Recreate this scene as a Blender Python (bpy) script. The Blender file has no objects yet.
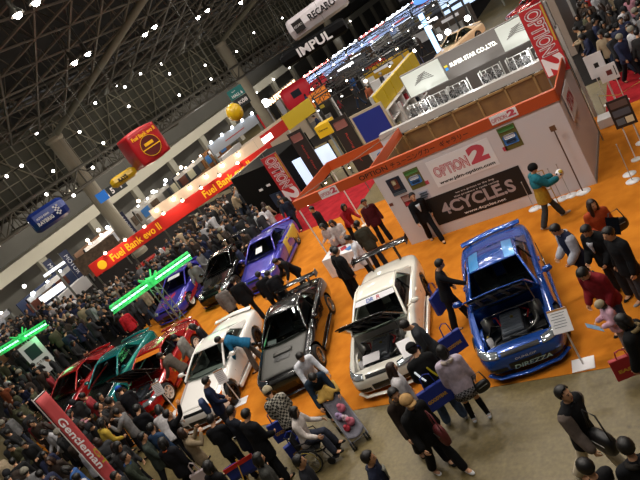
import bpy, bmesh, math, random
from math import pi, sin, cos, radians as rad
from mathutils import Vector, Matrix, Euler
from mathutils.bvhtree import BVHTree
random.seed(7)
# World axes: X runs along the white booth wall, Y runs away from the aisle into the hall, Z up; metres.
S = bpy.context.scene
COL = S.collection

# ------------------------------------------------------------------ materials
def lin(c):
    return c / 12.92 if c <= 0.04045 else ((c + 0.055) / 1.055) ** 2.4
def rgb(h):
    h = h.lstrip('#')
    return tuple(lin(int(h[i:i + 2], 16) / 255) for i in (0, 2, 4)) + (1,)
MATS = {}
def mat(name, col, rough=0.5, metal=0.0, emit=0.0, coat=0.0, noise=0.0, nscale=8.0, bump=0.0, alpha=1.0, objcol=False, col2=None, spec=0.5):
    if name in MATS: return MATS[name]
    m = bpy.data.materials.new(name); m.use_nodes = True
    nt = m.node_tree; b = nt.nodes['Principled BSDF']
    c = rgb(col) if isinstance(col, str) else col
    b.inputs['Base Color'].default_value = c
    b.inputs['Roughness'].default_value = rough
    b.inputs['Metallic'].default_value = metal
    b.inputs['Specular IOR Level'].default_value = spec
    if coat: b.inputs['Coat Weight'].default_value = coat; b.inputs['Coat Roughness'].default_value = 0.04
    if emit:
        b.inputs['Emission Color'].default_value = c; b.inputs['Emission Strength'].default_value = emit
    if alpha < 1: b.inputs['Alpha'].default_value = alpha
    if objcol:
        oi = nt.nodes.new('ShaderNodeObjectInfo'); nt.links.new(oi.outputs['Color'], b.inputs['Base Color'])
    if noise or bump or col2:
        tc = nt.nodes.new('ShaderNodeTexCoord'); n = nt.nodes.new('ShaderNodeTexNoise')
        n.inputs['Scale'].default_value = nscale; n.inputs['Detail'].default_value = 5
        nt.links.new(tc.outputs['Object'], n.inputs['Vector'])
        if noise or col2:
            mx = nt.nodes.new('ShaderNodeMixRGB')
            r = nt.nodes.new('ShaderNodeValToRGB'); r.color_ramp.elements[0].position = .35; r.color_ramp.elements[1].position = .65
            nt.links.new(n.outputs['Fac'], r.inputs['Fac']); nt.links.new(r.outputs['Color'], mx.inputs['Fac'])
            if objcol:
                mx.blend_type = 'MULTIPLY'; nt.links.new(oi.outputs['Color'], mx.inputs[1]); mx.inputs[2].default_value = (1 - noise,) * 3 + (1,)
            else:
                mx.inputs[1].default_value = c
                mx.inputs[2].default_value = rgb(col2) if col2 else tuple(max(0, v * (1 - noise)) for v in c[:3]) + (1,)
            nt.links.new(mx.outputs[0], b.inputs['Base Color'])
        if bump:
            bp = nt.nodes.new('ShaderNodeBump'); bp.inputs['Strength'].default_value = bump
            nt.links.new(n.outputs['Fac'], bp.inputs['Height']); nt.links.new(bp.outputs['Normal'], b.inputs['Normal'])
    MATS[name] = m
    return m
def glass(name, tint, dark=0.25):
    if name in MATS: return MATS[name]
    m = bpy.data.materials.new(name); m.use_nodes = True; nt = m.node_tree
    nt.nodes.clear(); out = nt.nodes.new('ShaderNodeOutputMaterial')
    t = nt.nodes.new('ShaderNodeBsdfTransparent'); t.inputs[0].default_value = tuple(v * dark for v in rgb(tint)[:3]) + (1,)
    g = nt.nodes.new('ShaderNodeBsdfGlossy'); g.inputs['Roughness'].default_value = .02; g.inputs[0].default_value = (.9, .9, .9, 1)
    fr = nt.nodes.new('ShaderNodeFresnel'); fr.inputs[0].default_value = 1.5
    mx = nt.nodes.new('ShaderNodeMixShader')
    nt.links.new(fr.outputs[0], mx.inputs[0]); nt.links.new(t.outputs[0], mx.inputs[1]); nt.links.new(g.outputs[0], mx.inputs[2])
    nt.links.new(mx.outputs[0], out.inputs[0]); MATS[name] = m
    return m
def paint(name, col, metal=0.0, rough=.28, noise=0.0, nscale=3):
    return mat(name, col, rough=rough, metal=metal, coat=1.0, noise=noise, nscale=nscale)
black_plastic = mat('black_plastic', '#141414', .5)
rubber = mat('rubber', '#0d0d0d', .75)
chrome = mat('chrome', '#c8c8c8', .2, 1)
steel = mat('steel_tube', '#8f8f88', .4, .8)
white_paint = mat('white_paint', '#d8d4d2', .6)
white_card = mat('white_card', '#e4e2e4', .6)
skin = mat('skin', '#cf9c78', .55)
hair_black = mat('hair_black', '#120e0c', .5, noise=.4, nscale=40)
hair_brown = mat('hair_brown', '#2e1a10', .5, noise=.4, nscale=40)

# ------------------------------------------------------------------ object helpers
def tag(o, label=None, cat=None, group=None, kind=None):
    if label: o['label'] = label
    if cat: o['category'] = cat
    if group: o['group'] = group
    if kind: o['kind'] = kind
    return o
def empty(name, loc=(0, 0, 0), rz=0):
    o = bpy.data.objects.new(name, None); COL.objects.link(o); o.location = loc; o.rotation_euler = (0, 0, rz)
    o.empty_display_size = .1
    return o
def link(name, me, parent=None, m=None):
    o = bpy.data.objects.new(name, me); COL.objects.link(o)
    if parent is not None: o.parent = parent
    if m is not None:
        for x in (m if isinstance(m, (list, tuple)) else [m]): me.materials.append(x)
    return o
def build(name, bm, m, parent=None, smooth=False):
    bmesh.ops.recalc_face_normals(bm, faces=bm.faces[:])
    me = bpy.data.meshes.new(name); bm.to_mesh(me); bm.free()
    if smooth: me.shade_smooth()
    return link(name, me, parent, m)
BAKE = bpy.data.scenes.new('bake')
def evaluated(o, name):
    """the mesh of one object with its modifiers applied, worked out in a scene of its own"""
    BAKE.collection.objects.link(o)
    with bpy.context.temp_override(scene=BAKE, view_layer=BAKE.view_layers[0]): dg = bpy.context.evaluated_depsgraph_get()
    dg.update()
    me = bpy.data.meshes.new_from_object(o.evaluated_get(dg), preserve_all_data_layers=False, depsgraph=dg)
    me.name = name; BAKE.collection.objects.unlink(o)
    return me
def drop(o):
    me = o.data; bpy.data.objects.remove(o)
    if me and me.users == 0: bpy.data.meshes.remove(me)
def box(bm, c, s, M=None, mi=0, bev=0):
    r = bmesh.ops.create_cube(bm, size=1, matrix=Matrix.Translation(c) @ Matrix.Diagonal((s[0], s[1], s[2], 1)))
    vs = r['verts']
    if bev:
        es = list({e for v in vs for e in v.link_edges})
        rb = bmesh.ops.bevel(bm, geom=es, offset=bev, segments=2, affect='EDGES', profile=.5)
        vs = list({v for f in rb['faces'] for v in f.verts} | {v for v in vs if v.is_valid})
    if M is not None: bmesh.ops.transform(bm, matrix=M, verts=vs)
    for f in {f for v in vs for f in v.link_faces}: f.material_index = mi
    return vs
def B3(x0, x1, y0, y1, z0, z1): return ((x0 + x1) / 2, (y0 + y1) / 2, (z0 + z1) / 2), (x1 - x0, y1 - y0, z1 - z0)
def span(bm, x0, x1, y0, y1, z0, z1, M=None, mi=0, bev=0):
    c, s = B3(x0, x1, y0, y1, z0, z1); return box(bm, c, s, M, mi, bev)
def frame_at(t, ref):
    t = t.normalized(); a = ref - t * ref.dot(t)
    if a.length < 1e-4: a = Vector((1, 0, 0)) - t * t.x
    if a.length < 1e-4: a = Vector((0, 1, 0))
    a.normalize(); return a, t.cross(a)
def tube(bm, pts, rads, n=8, ref=(1, 0, 0), round_caps=True, mi=0, closed=False):
    pts = [Vector(p) for p in pts]; ref = Vector(ref); rings = []
    R = [(r, r) if not isinstance(r, (tuple, list)) else r for r in (rads if isinstance(rads, list) else [rads] * len(pts))]
    P, Q, T = [], [], []
    for i, p in enumerate(pts):
        t = (pts[min(i + 1, len(pts) - 1)] - pts[max(i - 1, 0)])
        if closed: t = pts[(i + 1) % len(pts)] - pts[i - 1]
        P.append(p); Q.append(R[i]); T.append(t.normalized())
    if round_caps and not closed:
        r0, r1 = Q[0], Q[-1]; k0, k1 = min(r0) * .7, min(r1) * .7
        P = [P[0] - T[0] * k0] + P + [P[-1] + T[-1] * k1]
        Q = [(r0[0] * .6, r0[1] * .6)] + Q + [(r1[0] * .6, r1[1] * .6)]; T = [T[0]] + T + [T[-1]]
    for p, q, t in zip(P, Q, T):
        a, b = frame_at(t, ref)
        rings.append([bm.verts.new(p + a * (q[0] * cos(2 * pi * k / n)) + b * (q[1] * sin(2 * pi * k / n))) for k in range(n)])
    fs = []
    m = len(rings)
    for i in range(m if closed else m - 1):
        A, Bq = rings[i], rings[(i + 1) % m]
        for k in range(n):
            fs.append(bm.faces.new((A[k], A[(k + 1) % n], Bq[(k + 1) % n], Bq[k])))
    if not closed:
        fs.append(bm.faces.new(rings[0][::-1])); fs.append(bm.faces.new(rings[-1]))
    for f in fs: f.material_index = mi
    return rings
def bar(bm, a, b, r, n=6, mi=0): tube(bm, [a, b], r, n, round_caps=False, ref=(0.3, .9, .1), mi=mi)
def ball(bm, c, r, u=10, v=8, M=None, mi=0):
    r = (r, r, r) if not isinstance(r, (tuple, list)) else r
    mm = Matrix.Translation(c) @ (M.to_4x4() if M else Matrix()) @ Matrix.Diagonal((*r, 1))
    res = bmesh.ops.create_uvsphere(bm, u_segments=u, v_segments=v, radius=1, matrix=mm)
    for f in {f for x in res['verts'] for f in x.link_faces}: f.material_index = mi
    return res['verts']
def lathe(bm, prof, n=24, axis='z', c=(0, 0, 0), mi=0):
    c = Vector(c); rings = []
    for r, h in prof:
        ring = []
        for k in range(n):
            a = 2 * pi * k / n
            v = Vector((r * cos(a), r * sin(a), h)) if axis == 'z' else Vector((h, r * cos(a), r * sin(a)))
            ring.append(bm.verts.new(c + v))
        rings.append(ring)
    for A, Bq in zip(rings, rings[1:]):
        for k in range(n):
            f = bm.faces.new((A[k], A[(k + 1) % n], Bq[(k + 1) % n], Bq[k])); f.material_index = mi
    return rings
def cyl(bm, c, r, h, n=16, mi=0, axis='z'):
    rings = lathe(bm, [(r, -h / 2), (r, h / 2)], n, axis, c, mi)
    bm.faces.new(rings[0][::-1]).material_index = mi; bm.faces.new(rings[1]).material_index = mi
def quadgrid(bm, fn, nx, ny, mi=0):
    g = [[bm.verts.new(fn(i / nx, j / ny)) for i in range(nx + 1)] for j in range(ny + 1)]
    for j in range(ny):
        for i in range(nx):
            bm.faces.new((g[j][i], g[j][i + 1], g[j + 1][i + 1], g[j + 1][i])).material_index = mi
def thick(me_obj, t, off=0):
    md = me_obj.modifiers.new('thickness', 'SOLIDIFY'); md.thickness = t; md.offset = off
    return me_obj
def remesh(bm, name, vox, smooth_it=1):
    bmesh.ops.recalc_face_normals(bm, faces=bm.faces[:])
    me = bpy.data.meshes.new('tmp'); bm.to_mesh(me); bm.free()
    o = link('tmp', me); md = o.modifiers.new('r', 'REMESH'); md.mode = 'VOXEL'; md.voxel_size = vox; md.use_smooth_shade = True
    if smooth_it:
        sm = o.modifiers.new('s', 'SMOOTH'); sm.iterations = smooth_it; sm.factor = .5
    r = evaluated(o, name); drop(o)
    r.shade_smooth()
    return r
def plane_mat(origin, xdir, ydir):
    x = Vector(xdir).normalized(); y = Vector(ydir).normalized(); z = x.cross(y)
    M = Matrix((x, y, z)).transposed().to_4x4(); M.translation = origin
    return M
def text(name, body, w, h, m, parent, M, depth=.004, bold=0.0, shear=0.0, spacing=1.0):
    """lettering whose box is centred on M's origin, w wide and h high, running along M's x axis"""
    c = bpy.data.curves.new(name, 'FONT'); c.body = body; c.size = 1; c.extrude = 0; c.offset = bold; c.shear = shear
    c.align_x = 'LEFT'; c.space_character = spacing; c.resolution_u = 3; c.space_line = .9
    o = bpy.data.objects.new(name, c); COL.objects.link(o)
    me = evaluated(o, name); bpy.data.objects.remove(o)
    xs = [v.co.x for v in me.vertices] or [0, 1]; ys = [v.co.y for v in me.vertices] or [0, 1]
    x0, x1, y0, y1 = min(xs), max(xs), min(ys), max(ys)
    sx = w / max(x1 - x0, 1e-3); sy = h / max(y1 - y0, 1e-3)
    for v in me.vertices: v.co = ((v.co.x - (x0 + x1) / 2) * sx, (v.co.y - (y0 + y1) / 2) * sy, depth)
    me.materials.clear(); o = link(name, me, parent, m); o.matrix_local = M
    return o
ORD = 'first second third fourth fifth sixth seventh eighth ninth tenth eleventh twelfth thirteenth fourteenth fifteenth sixteenth seventeenth eighteenth nineteenth twentieth'.split()
def copy_tree(o, parent=None):
    c = o.copy(); COL.objects.link(c)
    if parent is not None: c.parent = parent
    for ch in o.children: copy_tree(ch, c)
    return c
# ------------------------------------------------------------------ camera
cam_d = bpy.data.cameras.new('camera'); cam = bpy.data.objects.new('camera', cam_d); COL.objects.link(cam)
cam_d.sensor_fit = 'HORIZONTAL'; cam_d.sensor_width = 36; cam_d.lens = 620 / 640 * 36; cam_d.clip_end = 400
PITCH, ROLL, YAW = .3021, .5727, math.atan2(.592, .806)
def cam_axes():
    fwd = Vector((0, cos(PITCH), -sin(PITCH))); up0 = Vector((0, sin(PITCH), cos(PITCH))); r0 = Vector((1, 0, 0))
    r = cos(ROLL) * r0 - sin(ROLL) * up0; u = sin(ROLL) * r0 + cos(ROLL) * up0
    Z = Matrix.Rotation(YAW, 3, 'Z')
    return Z @ r, Z @ u, Z @ fwd
_r, _u, _f = cam_axes()
cam.matrix_world = Matrix((( _r.x, _u.x, -_f.x, 8.917), (_r.y, _u.y, -_f.y, -16.145), (_r.z, _u.z, -_f.z, 7.5), (0, 0, 0, 1)))
S.camera = cam

# ------------------------------------------------------------------ floor and carpets
concrete = mat('concrete_floor', '#6f6a52', .55, col2='#5d5844', nscale=.9, bump=.05)
def concrete_nodes():
    m = bpy.data.materials.new('hall_floor_concrete'); m.use_nodes = True; nt = m.node_tree; b = nt.nodes['Principled BSDF']
    tc = nt.nodes.new('ShaderNodeTexCoord')
    n1 = nt.nodes.new('ShaderNodeTexNoise'); n1.inputs['Scale'].default_value = .55; n1.inputs['Detail'].default_value = 8; n1.inputs['Roughness'].default_value = .7
    n2 = nt.nodes.new('ShaderNodeTexNoise'); n2.inputs['Scale'].default_value = 14; n2.inputs['Detail'].default_value = 6
    n3 = nt.nodes.new('ShaderNodeTexVoronoi'); n3.inputs['Scale'].default_value = 1.1
    for n in (n1, n2, n3): nt.links.new(tc.outputs['Object'], n.inputs['Vector'])
    r = nt.nodes.new('ShaderNodeValToRGB'); e = r.color_ramp.elements
    e[0].position = .3; e[0].color = rgb('#5a4e30'); e[1].position = .72; e[1].color = rgb('#7c6d45')
    nt.links.new(n1.outputs['Fac'], r.inputs['Fac'])
    mx = nt.nodes.new('ShaderNodeMixRGB'); mx.blend_type = 'OVERLAY'; mx.inputs[0].default_value = .55
    nt.links.new(r.outputs[0], mx.inputs[1]); nt.links.new(n2.outputs['Fac'], mx.inputs[2])
    r3 = nt.nodes.new('ShaderNodeValToRGB'); r3.color_ramp.elements[0].position = .02; r3.color_ramp.elements[0].color = (.12, .1, .08, 1); r3.color_ramp.elements[1].position = .07
    nt.links.new(n3.outputs['Distance'], r3.inputs['Fac'])
    m2 = nt.nodes.new('ShaderNodeMixRGB'); m2.blend_type = 'MULTIPLY'; m2.inputs[0].default_value = .7
    nt.links.new(mx.outputs[0], m2.inputs[1]); nt.links.new(r3.outputs[0], m2.inputs[2])
    nt.links.new(m2.outputs[0], b.inputs['Base Color']); b.inputs['Roughness'].default_value = .5
    return m
bm = bmesh.new(); span(bm, -60, 60, -22, 120, -.2, 0)
tag(build('floor', bm, concrete_nodes()), kind='structure')
orange_carpet = mat('orange_carpet', '#c67a24', .95, col2='#b46a1c', nscale=2.2, spec=.1)
red_carpet = mat('red_carpet', '#a8252c', .95, col2='#8c1a22', nscale=2, spec=.1)
bm = bmesh.new(); span(bm, -14.6, 13.5, -7.27, 4.95, 0, .008)
tag(build('carpet', bm, orange_carpet), 'wide orange exhibition carpet under the parked show cars', 'carpet')
bm = bmesh.new(); span(bm, -11.0, -4.2, 4.97, 9.5, 0, .008)
tag(build('carpet', bm, red_carpet), 'red carpet behind the orange one, beside the black booth', 'carpet')
bm = bmesh.new(); span(bm, 5.9, 11, 4.97, 8.5, 0, .008)
tag(build('carpet', bm, red_carpet), 'red carpet beyond the white booth corner, under the two white signs', 'carpet')

# ------------------------------------------------------------------ hall shell
dark_deck = mat('roof_deck', '#262523', .9, noise=.3, nscale=.4)
wall_dark = mat('hall_wall_grey', '#77746c', .8, noise=.12, nscale=.3)
band_m = mat('gallery_band_cream', '#b4ae9c', .7, noise=.08, nscale=.6)
truss_m = mat('truss_steel', '#625d52', .6)
tube_m = mat('main_tube_steel', '#77725f', .6)
column_m = mat('column_concrete', '#a39a86', .7, noise=.1, nscale=.8)
UW = -35.0
bm = bmesh.new(); span(bm, UW - 3.2, UW - 3.0, -30, 118, 0, 14)
tag(build('wall_back', bm, wall_dark), kind='structure')
bm = bmesh.new(); span(bm, UW - 3, UW, -30, 118, 3.25, 4.2)
def tile_band():
    m = mat('gallery_band', '#d2ccba', .7); nt = m.node_tree; b = nt.nodes['Principled BSDF']
    tc = nt.nodes.new('ShaderNodeTexCoord'); mp = nt.nodes.new('ShaderNodeMapping'); mp.inputs['Rotation'].default_value = (pi / 2, 0, pi / 2)
    br = nt.nodes.new('ShaderNodeTexBrick'); br.offset = 0
    br.inputs['Color1'].default_value = rgb('#d6d0be'); br.inputs['Color2'].default_value = rgb('#c9c2ae'); br.inputs['Mortar'].default_value = rgb('#8a8472')
    br.inputs['Scale'].default_value = 1; br.inputs['Brick Width'].default_value = 1.6; br.inputs['Row Height'].default_value = .95; br.inputs['Mortar Size'].default_value = .015
    nt.links.new(tc.outputs['Object'], mp.inputs[0]); nt.links.new(mp.outputs[0], br.inputs['Vector']); nt.links.new(br.outputs['Color'], b.inputs['Base Color'])
    return m
tag(build('trim_1', bm, tile_band()), kind='structure')
# piers carrying the gallery, each its own
for k, v in enumerate(range(-6, 112, 6)):
    bm = bmesh.new(); span(bm, UW - .55, UW - .1, v - .4, v + .4, 0, 3.25, bev=.04)
    tag(build('pillar', bm, band_m), 'square cream pier under the far gallery band', 'pillar', 'piers under the far gallery', 'structure')
# clerestory behind the columns: a dark wall with a grid of rails
UC = -27.0
grid_m = mat('clerestory_panel', '#57564a', .8, noise=.25, nscale=.5)
bm = bmesh.new(); span(bm, UC - 1.3, UC - 1.2, -30, 118, 7.2, 11.2)
tag(build('wall_clerestory', bm, grid_m), kind='structure')
rail_m = mat('rail_grey', '#97917c', .5)
bm = bmesh.new()
for v in range(-30, 118):
    span(bm, UC - 1.2, UC - 1.1, v * 1.0 - .035, v * 1.0 + .035, 7.2, 11.2)
for z in (7.9, 8.7, 9.5, 10.3):
    span(bm, UC - 1.2, UC - 1.08, -30, 118, z - .03, z + .03)
for v in range(-30, 118, 6):
    bar(bm, (UC - 1.05, v, 7.2), (UC - 1.05, v + 3, 11.0), .05); bar(bm, (UC - 1.05, v + 3, 11.0), (UC - 1.05, v + 6, 7.2), .05)
tag(build('trim_2', bm, rail_m), kind='structure')
# soffit between clerestory and far wall
bm = bmesh.new(); span(bm, UW - 3.2, UC - 1.2, -30, 118, 7.0, 7.2)
tag(build('ceiling_soffit', bm, dark_deck), kind='structure')
# columns
def column(v):
    bm = bmesh.new(); lathe(bm, [(0, 0), (.62, 0), (.62, .3), (.52, .4), (.52, 9.6), (.66, 9.75), (.66, 9.95), (0, 9.95)], 20, c=(UC, v, 0))
    return build('column', bm, column_m, smooth=False)
for v in (-9.7, 13.3, 36.3, 59.3, 82.3):
    tag(column(v), 'round concrete column rising to the roof struts', 'column', 'round columns along the far side', 'structure')
# beam along the columns: two chords with diagonals
def lattice(bm, a, b, h, n, r1, r2, side=Vector((0, 0, 1))):
    a, b = Vector(a), Vector(b); d = (b - a) / n
    bar(bm, a, b, r1); bar(bm, a + side * h, b + side * h, r1)
    for i in range(n):
        p = a + d * i
        bar(bm, p, p + side * h, r2, 5)
        bar(bm, p + (side * h if i % 2 else Vector()), p + d + (Vector() if i % 2 else side * h), r2, 5)
bm = bmesh.new()
lattice(bm, (UC + .5, -30, 6.2), (UC + .5, 118, 6.2), 1.2, 100, .11, .06)
lattice(bm, (UC - .5, -30, 6.2), (UC - .5, 118, 6.2), 1.2, 100, .11, .06)
for i in range(100):
    v = -30 + 1.48 * i; bar(bm, (UC - .5, v, 6.2), (UC + .5, v, 6.2), .05, 5)
tag(build('ceiling_beam', bm, truss_m), kind='structure')
# beams from the columns back to the gallery
bm = bmesh.new()
for v in (-9.7, 1.8, 13.3, 24.8, 36.3, 47.8, 59.3):
    lattice(bm, (UC, v, 6.0), (UW - 3, v, 6.0), .9, 8, .08, .05)
tag(build('ceiling_beam', bm, truss_m), kind='structure')
# upper lattice over the clerestory
bm = bmesh.new()
lattice(bm, (UC + .2, -30, 11.2), (UC + .2, 118, 11.2), 1.5, 90, .1, .055)
lattice(bm, (UC + 1.6, -30, 11.5), (UC + 1.6, 118, 11.5), 1.5, 90, .1, .055)
tag(build('ceiling_truss', bm, truss_m), kind='structure')
# roof slope: z rises from the columns over the hall
def zr(u): return 9.9 + .235 * (u - UC) if u < 4 else 9.9 + .235 * 31
bm = bmesh.new()
bm.faces.new([bm.verts.new(p) for p in ((UC - 1.3, -30, 13.2), (UC - 1.3, 118, 13.2), (4, 118, zr(4) + 3.2), (4, -30, zr(4) + 3.2))])
bm.faces.new([bm.verts.new(p) for p in ((4, -30, zr(4) + 3.2), (4, 118, zr(4) + 3.2), (45, 118, zr(4) + 3.2), (45, -30, zr(4) + 3.2))])
tag(thick(build('ceiling', bm, dark_deck), .1), kind='structure')
# big raking tubes from each column head
for v in (-9.7, 13.3, 36.3, 59.3):
    bm = bmesh.new(); tube(bm, [(UC, v, 9.9), (4, v, zr(4)), (30, v, zr(4))], .23, 10)
    tag(build('ceiling_tube', bm, tube_m, smooth=True), kind='structure')
# triangulated space frame between the tubes, bottom layer and webs
bm = bmesh.new(); us = [UC + 2.2 + 2.15 * i for i in range(17)]
def node(i, j):
    u = us[i]; v = -9.7 - 23 + 2.3 * (j + (.5 if i % 2 else 0)); return Vector((u, v, zr(u) + .15))
NJ = 40
for i in range(len(us)):
    for j in range(NJ):
        p = node(i, j)
        bar(bm, p, node(i, j + 1), .06, 5)
        if i + 1 < len(us):
            if i % 2: bar(bm, p, node(i + 1, j), .075, 5); bar(bm, p, node(i + 1, j + 1), .075, 5)
            else: bar(bm, p, node(i + 1, j), .075, 5); bar(bm, p, node(i + 1, j - 1), .075, 5)
tag(build('ceiling_frame', bm, truss_m), kind='structure')
bm = bmesh.new()
for i in range(len(us) - 1):
    for j in range(NJ):
        p = node(i, j); q = (p + node(i, j + 1) + node(i + 1, j)) / 3 + Vector((0, 0, 1.9))
        bar(bm, p, q, .03, 4); bar(bm, node(i, j + 1), q, .03, 4); bar(bm, node(i + 1, j), q, .03, 4)
tag(build('ceiling_web', bm, truss_m), kind='structure')
# curved air ducts hanging at the lattice
for v in (17.5, 20.2, 27.5, 30.0):
    bm = bmesh.new(); tube(bm, [(UC + 3.2, v, 12.2), (UC + 3.3, v, 11.6), (UC + 3.0, v, 11.0), (UC + 2.4, v, 10.7)], .22, 10)
    tag(build('ceiling_duct', bm, steel, smooth=True), kind='structure')

# ------------------------------------------------------------------ hall lamps
lamp_glow = mat('lamp_glow', (1, .93, .86, 1), emit=60)
small_glow = mat('small_lamp_glow', (1, .95, .9, 1), emit=14)
warm_glow = mat('warm_spot_glow', (1, .78, .55, 1), emit=16)
cold_glow = mat('cold_spot_glow', (.8, .9, 1, 1), emit=16)
lamp_case = mat('lamp_case', '#5a5750', .5, .6)
def make_hall_lamp():
    t = empty('ceiling_lamp')
    bm = bmesh.new(); lathe(bm, [(0, .55), (.08, .55), (.1, .3), (.27, .06), (.29, .0), (.26, .0), (.09, .28), (0, .29)], 14)
    build('shade', bm, lamp_case, t, True)
    bm = bmesh.new(); ball(bm, (0, 0, .03), .16, 10, 8); build('bulb', bm, lamp_glow, t, True)
    bm = bmesh.new(); bar(bm, (0, 0, .5), (0, 0, 1.3), .03); build('rod', bm, lamp_case, t)
    return t
lamp0 = make_hall_lamp(); used = [False]
def hall_lamp(u, v, z, label, watts=900, group='roof lamps'):
    t = lamp0 if not used[0] else copy_tree(lamp0); used[0] = True
    t.location = (u, v, z); tag(t, label, 'lamp', group)
    if watts:
        ld = bpy.data.lights.new('hall_light', 'SPOT'); ld.energy = watts; ld.spot_size = rad(150); ld.spot_blend = .6; ld.shadow_soft_size = .3; ld.color = (1, .93, .84)
        lo = bpy.data.objects.new('hall_light', ld); COL.objects.link(lo); lo.location = (u, v, z - .22)
WATT = 700
for u, v, w in [(-9.5, 1.0, 'outermost in the top corner'), (-9.1, 1.7, 'beside its twin in the top corner'), (-14.9, 7.2, 'left of the first raking tube'), (-14.6, 8.0, 'touching the first raking tube'),
                (-15.3, 13.4, 'past the first raking tube'), (-14.9, 14.0, 'second past the first raking tube'), (-16.3, 20.2, 'before the second raking tube'), (-15.9, 21.0, 'closest before the second raking tube'), (-17.2, 27.4, 'at the top edge by the second raking tube')]:
    z = zr(u) - 1.1
    hall_lamp(u, v, z, 'bright hall lamp under the roof frame, ' + w, WATT)
# the same pairs continue over the stand, out of the picture
for u in (-5.5, 1.5, 8.5):
    for v in (-14.5, -7.5, -.5, 7.5, 15.5, 26):
        for d in (-.5, .5):
            hall_lamp(u + d, v + d * .5, 13.9 if u > 0 else zr(u) - 1.2 + (2.2 if u < 0 else 0), 'hall lamp of the rows over the stand', WATT * (1.3 if -10 < v < 10 and u < 0 else 1.1 if -10 < v and u < 5 else (.45 if u > 0 else .3) if v < -10 else .65 if u > 5 and v < 0 else .3 if u > 5 else .8), 'lamps over the stand')
wall_light_points = [(21.4, 11.0), (22.1, 10.6), (21.2, 9.2), (15.6, 9.4), (16.8, 7.9), (12.5, 10.7), (10, 9.4), (11.7, 8.1), (27.4, 10.8), (27.1, 7.9), (32.6, 8.9), (32.2, 7.6), (38.3, 8.5), (27.6, 9.8), (8.65, 9.3), (24.5, 10.9), (18.5, 10.6), (43, 9.2), (50, 9.0)]
bm = bmesh.new(); ball(bm, (0, 0, 0), .1, 8, 6); wl_bulb = bpy.data.meshes.new('bulb'); bm.to_mesh(wl_bulb); bm.free(); wl_bulb.materials.append(small_glow)
bm = bmesh.new(); span(bm, -1.0, -.1, -.04, .04, -.04, .04); wl_arm = bpy.data.meshes.new('bracket'); bm.to_mesh(wl_arm); bm.free(); wl_arm.materials.append(lamp_case)
def wall_lamp(u, v, z, label, group, cat='lamp'):
    t = empty('wall_lamp', (u, v, z)); link('bulb', wl_bulb, t); link('bracket', wl_arm, t); tag(t, label, cat, group); return t
for i, (v, z) in enumerate(sorted(wall_light_points)): wall_lamp(UC - .1, v, z, 'small white stand-in bulb on the railed wall, %s along from the picture corner' % ORD[i], 'stand-in bulbs on the railed wall')  # bulbs put in for glints on the glass and lamps beyond it
for i, (v, z) in enumerate(sorted([(13.5, 6.9), (9.2, 7.1), (10.8, 6.1), (7, 6.3), (4.4, 6.2), (18.5, 6.6)])): wall_lamp(UC + 1.2, v, z, 'small white lamp on the long lattice beam, %s along from the picture edge' % ORD[i], 'lamps on the lattice beam')
for v in (-4, 4.4, 13.5, 22, 31, 40, 50):
    ld = bpy.data.lights.new('band_fill_light', 'SPOT'); ld.energy = 800; ld.spot_size = rad(125); ld.spot_blend = .7; ld.shadow_soft_size = .15; ld.color = (1, .95, .85)
    lo = bpy.data.objects.new('band_fill_light', ld); COL.objects.link(lo); lo.location = (UC - .9, v, 6.0); lo.rotation_euler = (0, rad(68), 0)  # added spots with no lamp bodies, aimed to brighten the gallery band
for i in range(9): wall_lamp(UW + .1, 44 + 5 * i, 3.4, 'tiny lamp along the gallery band, %s past the second column' % ORD[i], 'lamps along the gallery band')

# ------------------------------------------------------------------ world, view
w = bpy.data.worlds.new('hall_air'); S.world = w; w.use_nodes = True
w.node_tree.nodes['Background'].inputs[0].default_value = (1, .95, .93, 1); w.node_tree.nodes['Background'].inputs[1].default_value = .045
S.view_settings.view_transform = 'Standard'; S.view_settings.look = 'None'; S.view_settings.gamma = 1; S.view_settings.exposure = 0.0
S.cycles.use_denoising = True; S.cycles.max_bounces = 6; S.cycles.transparent_max_bounces = 8; S.cycles.sample_clamp_indirect = 3
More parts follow.
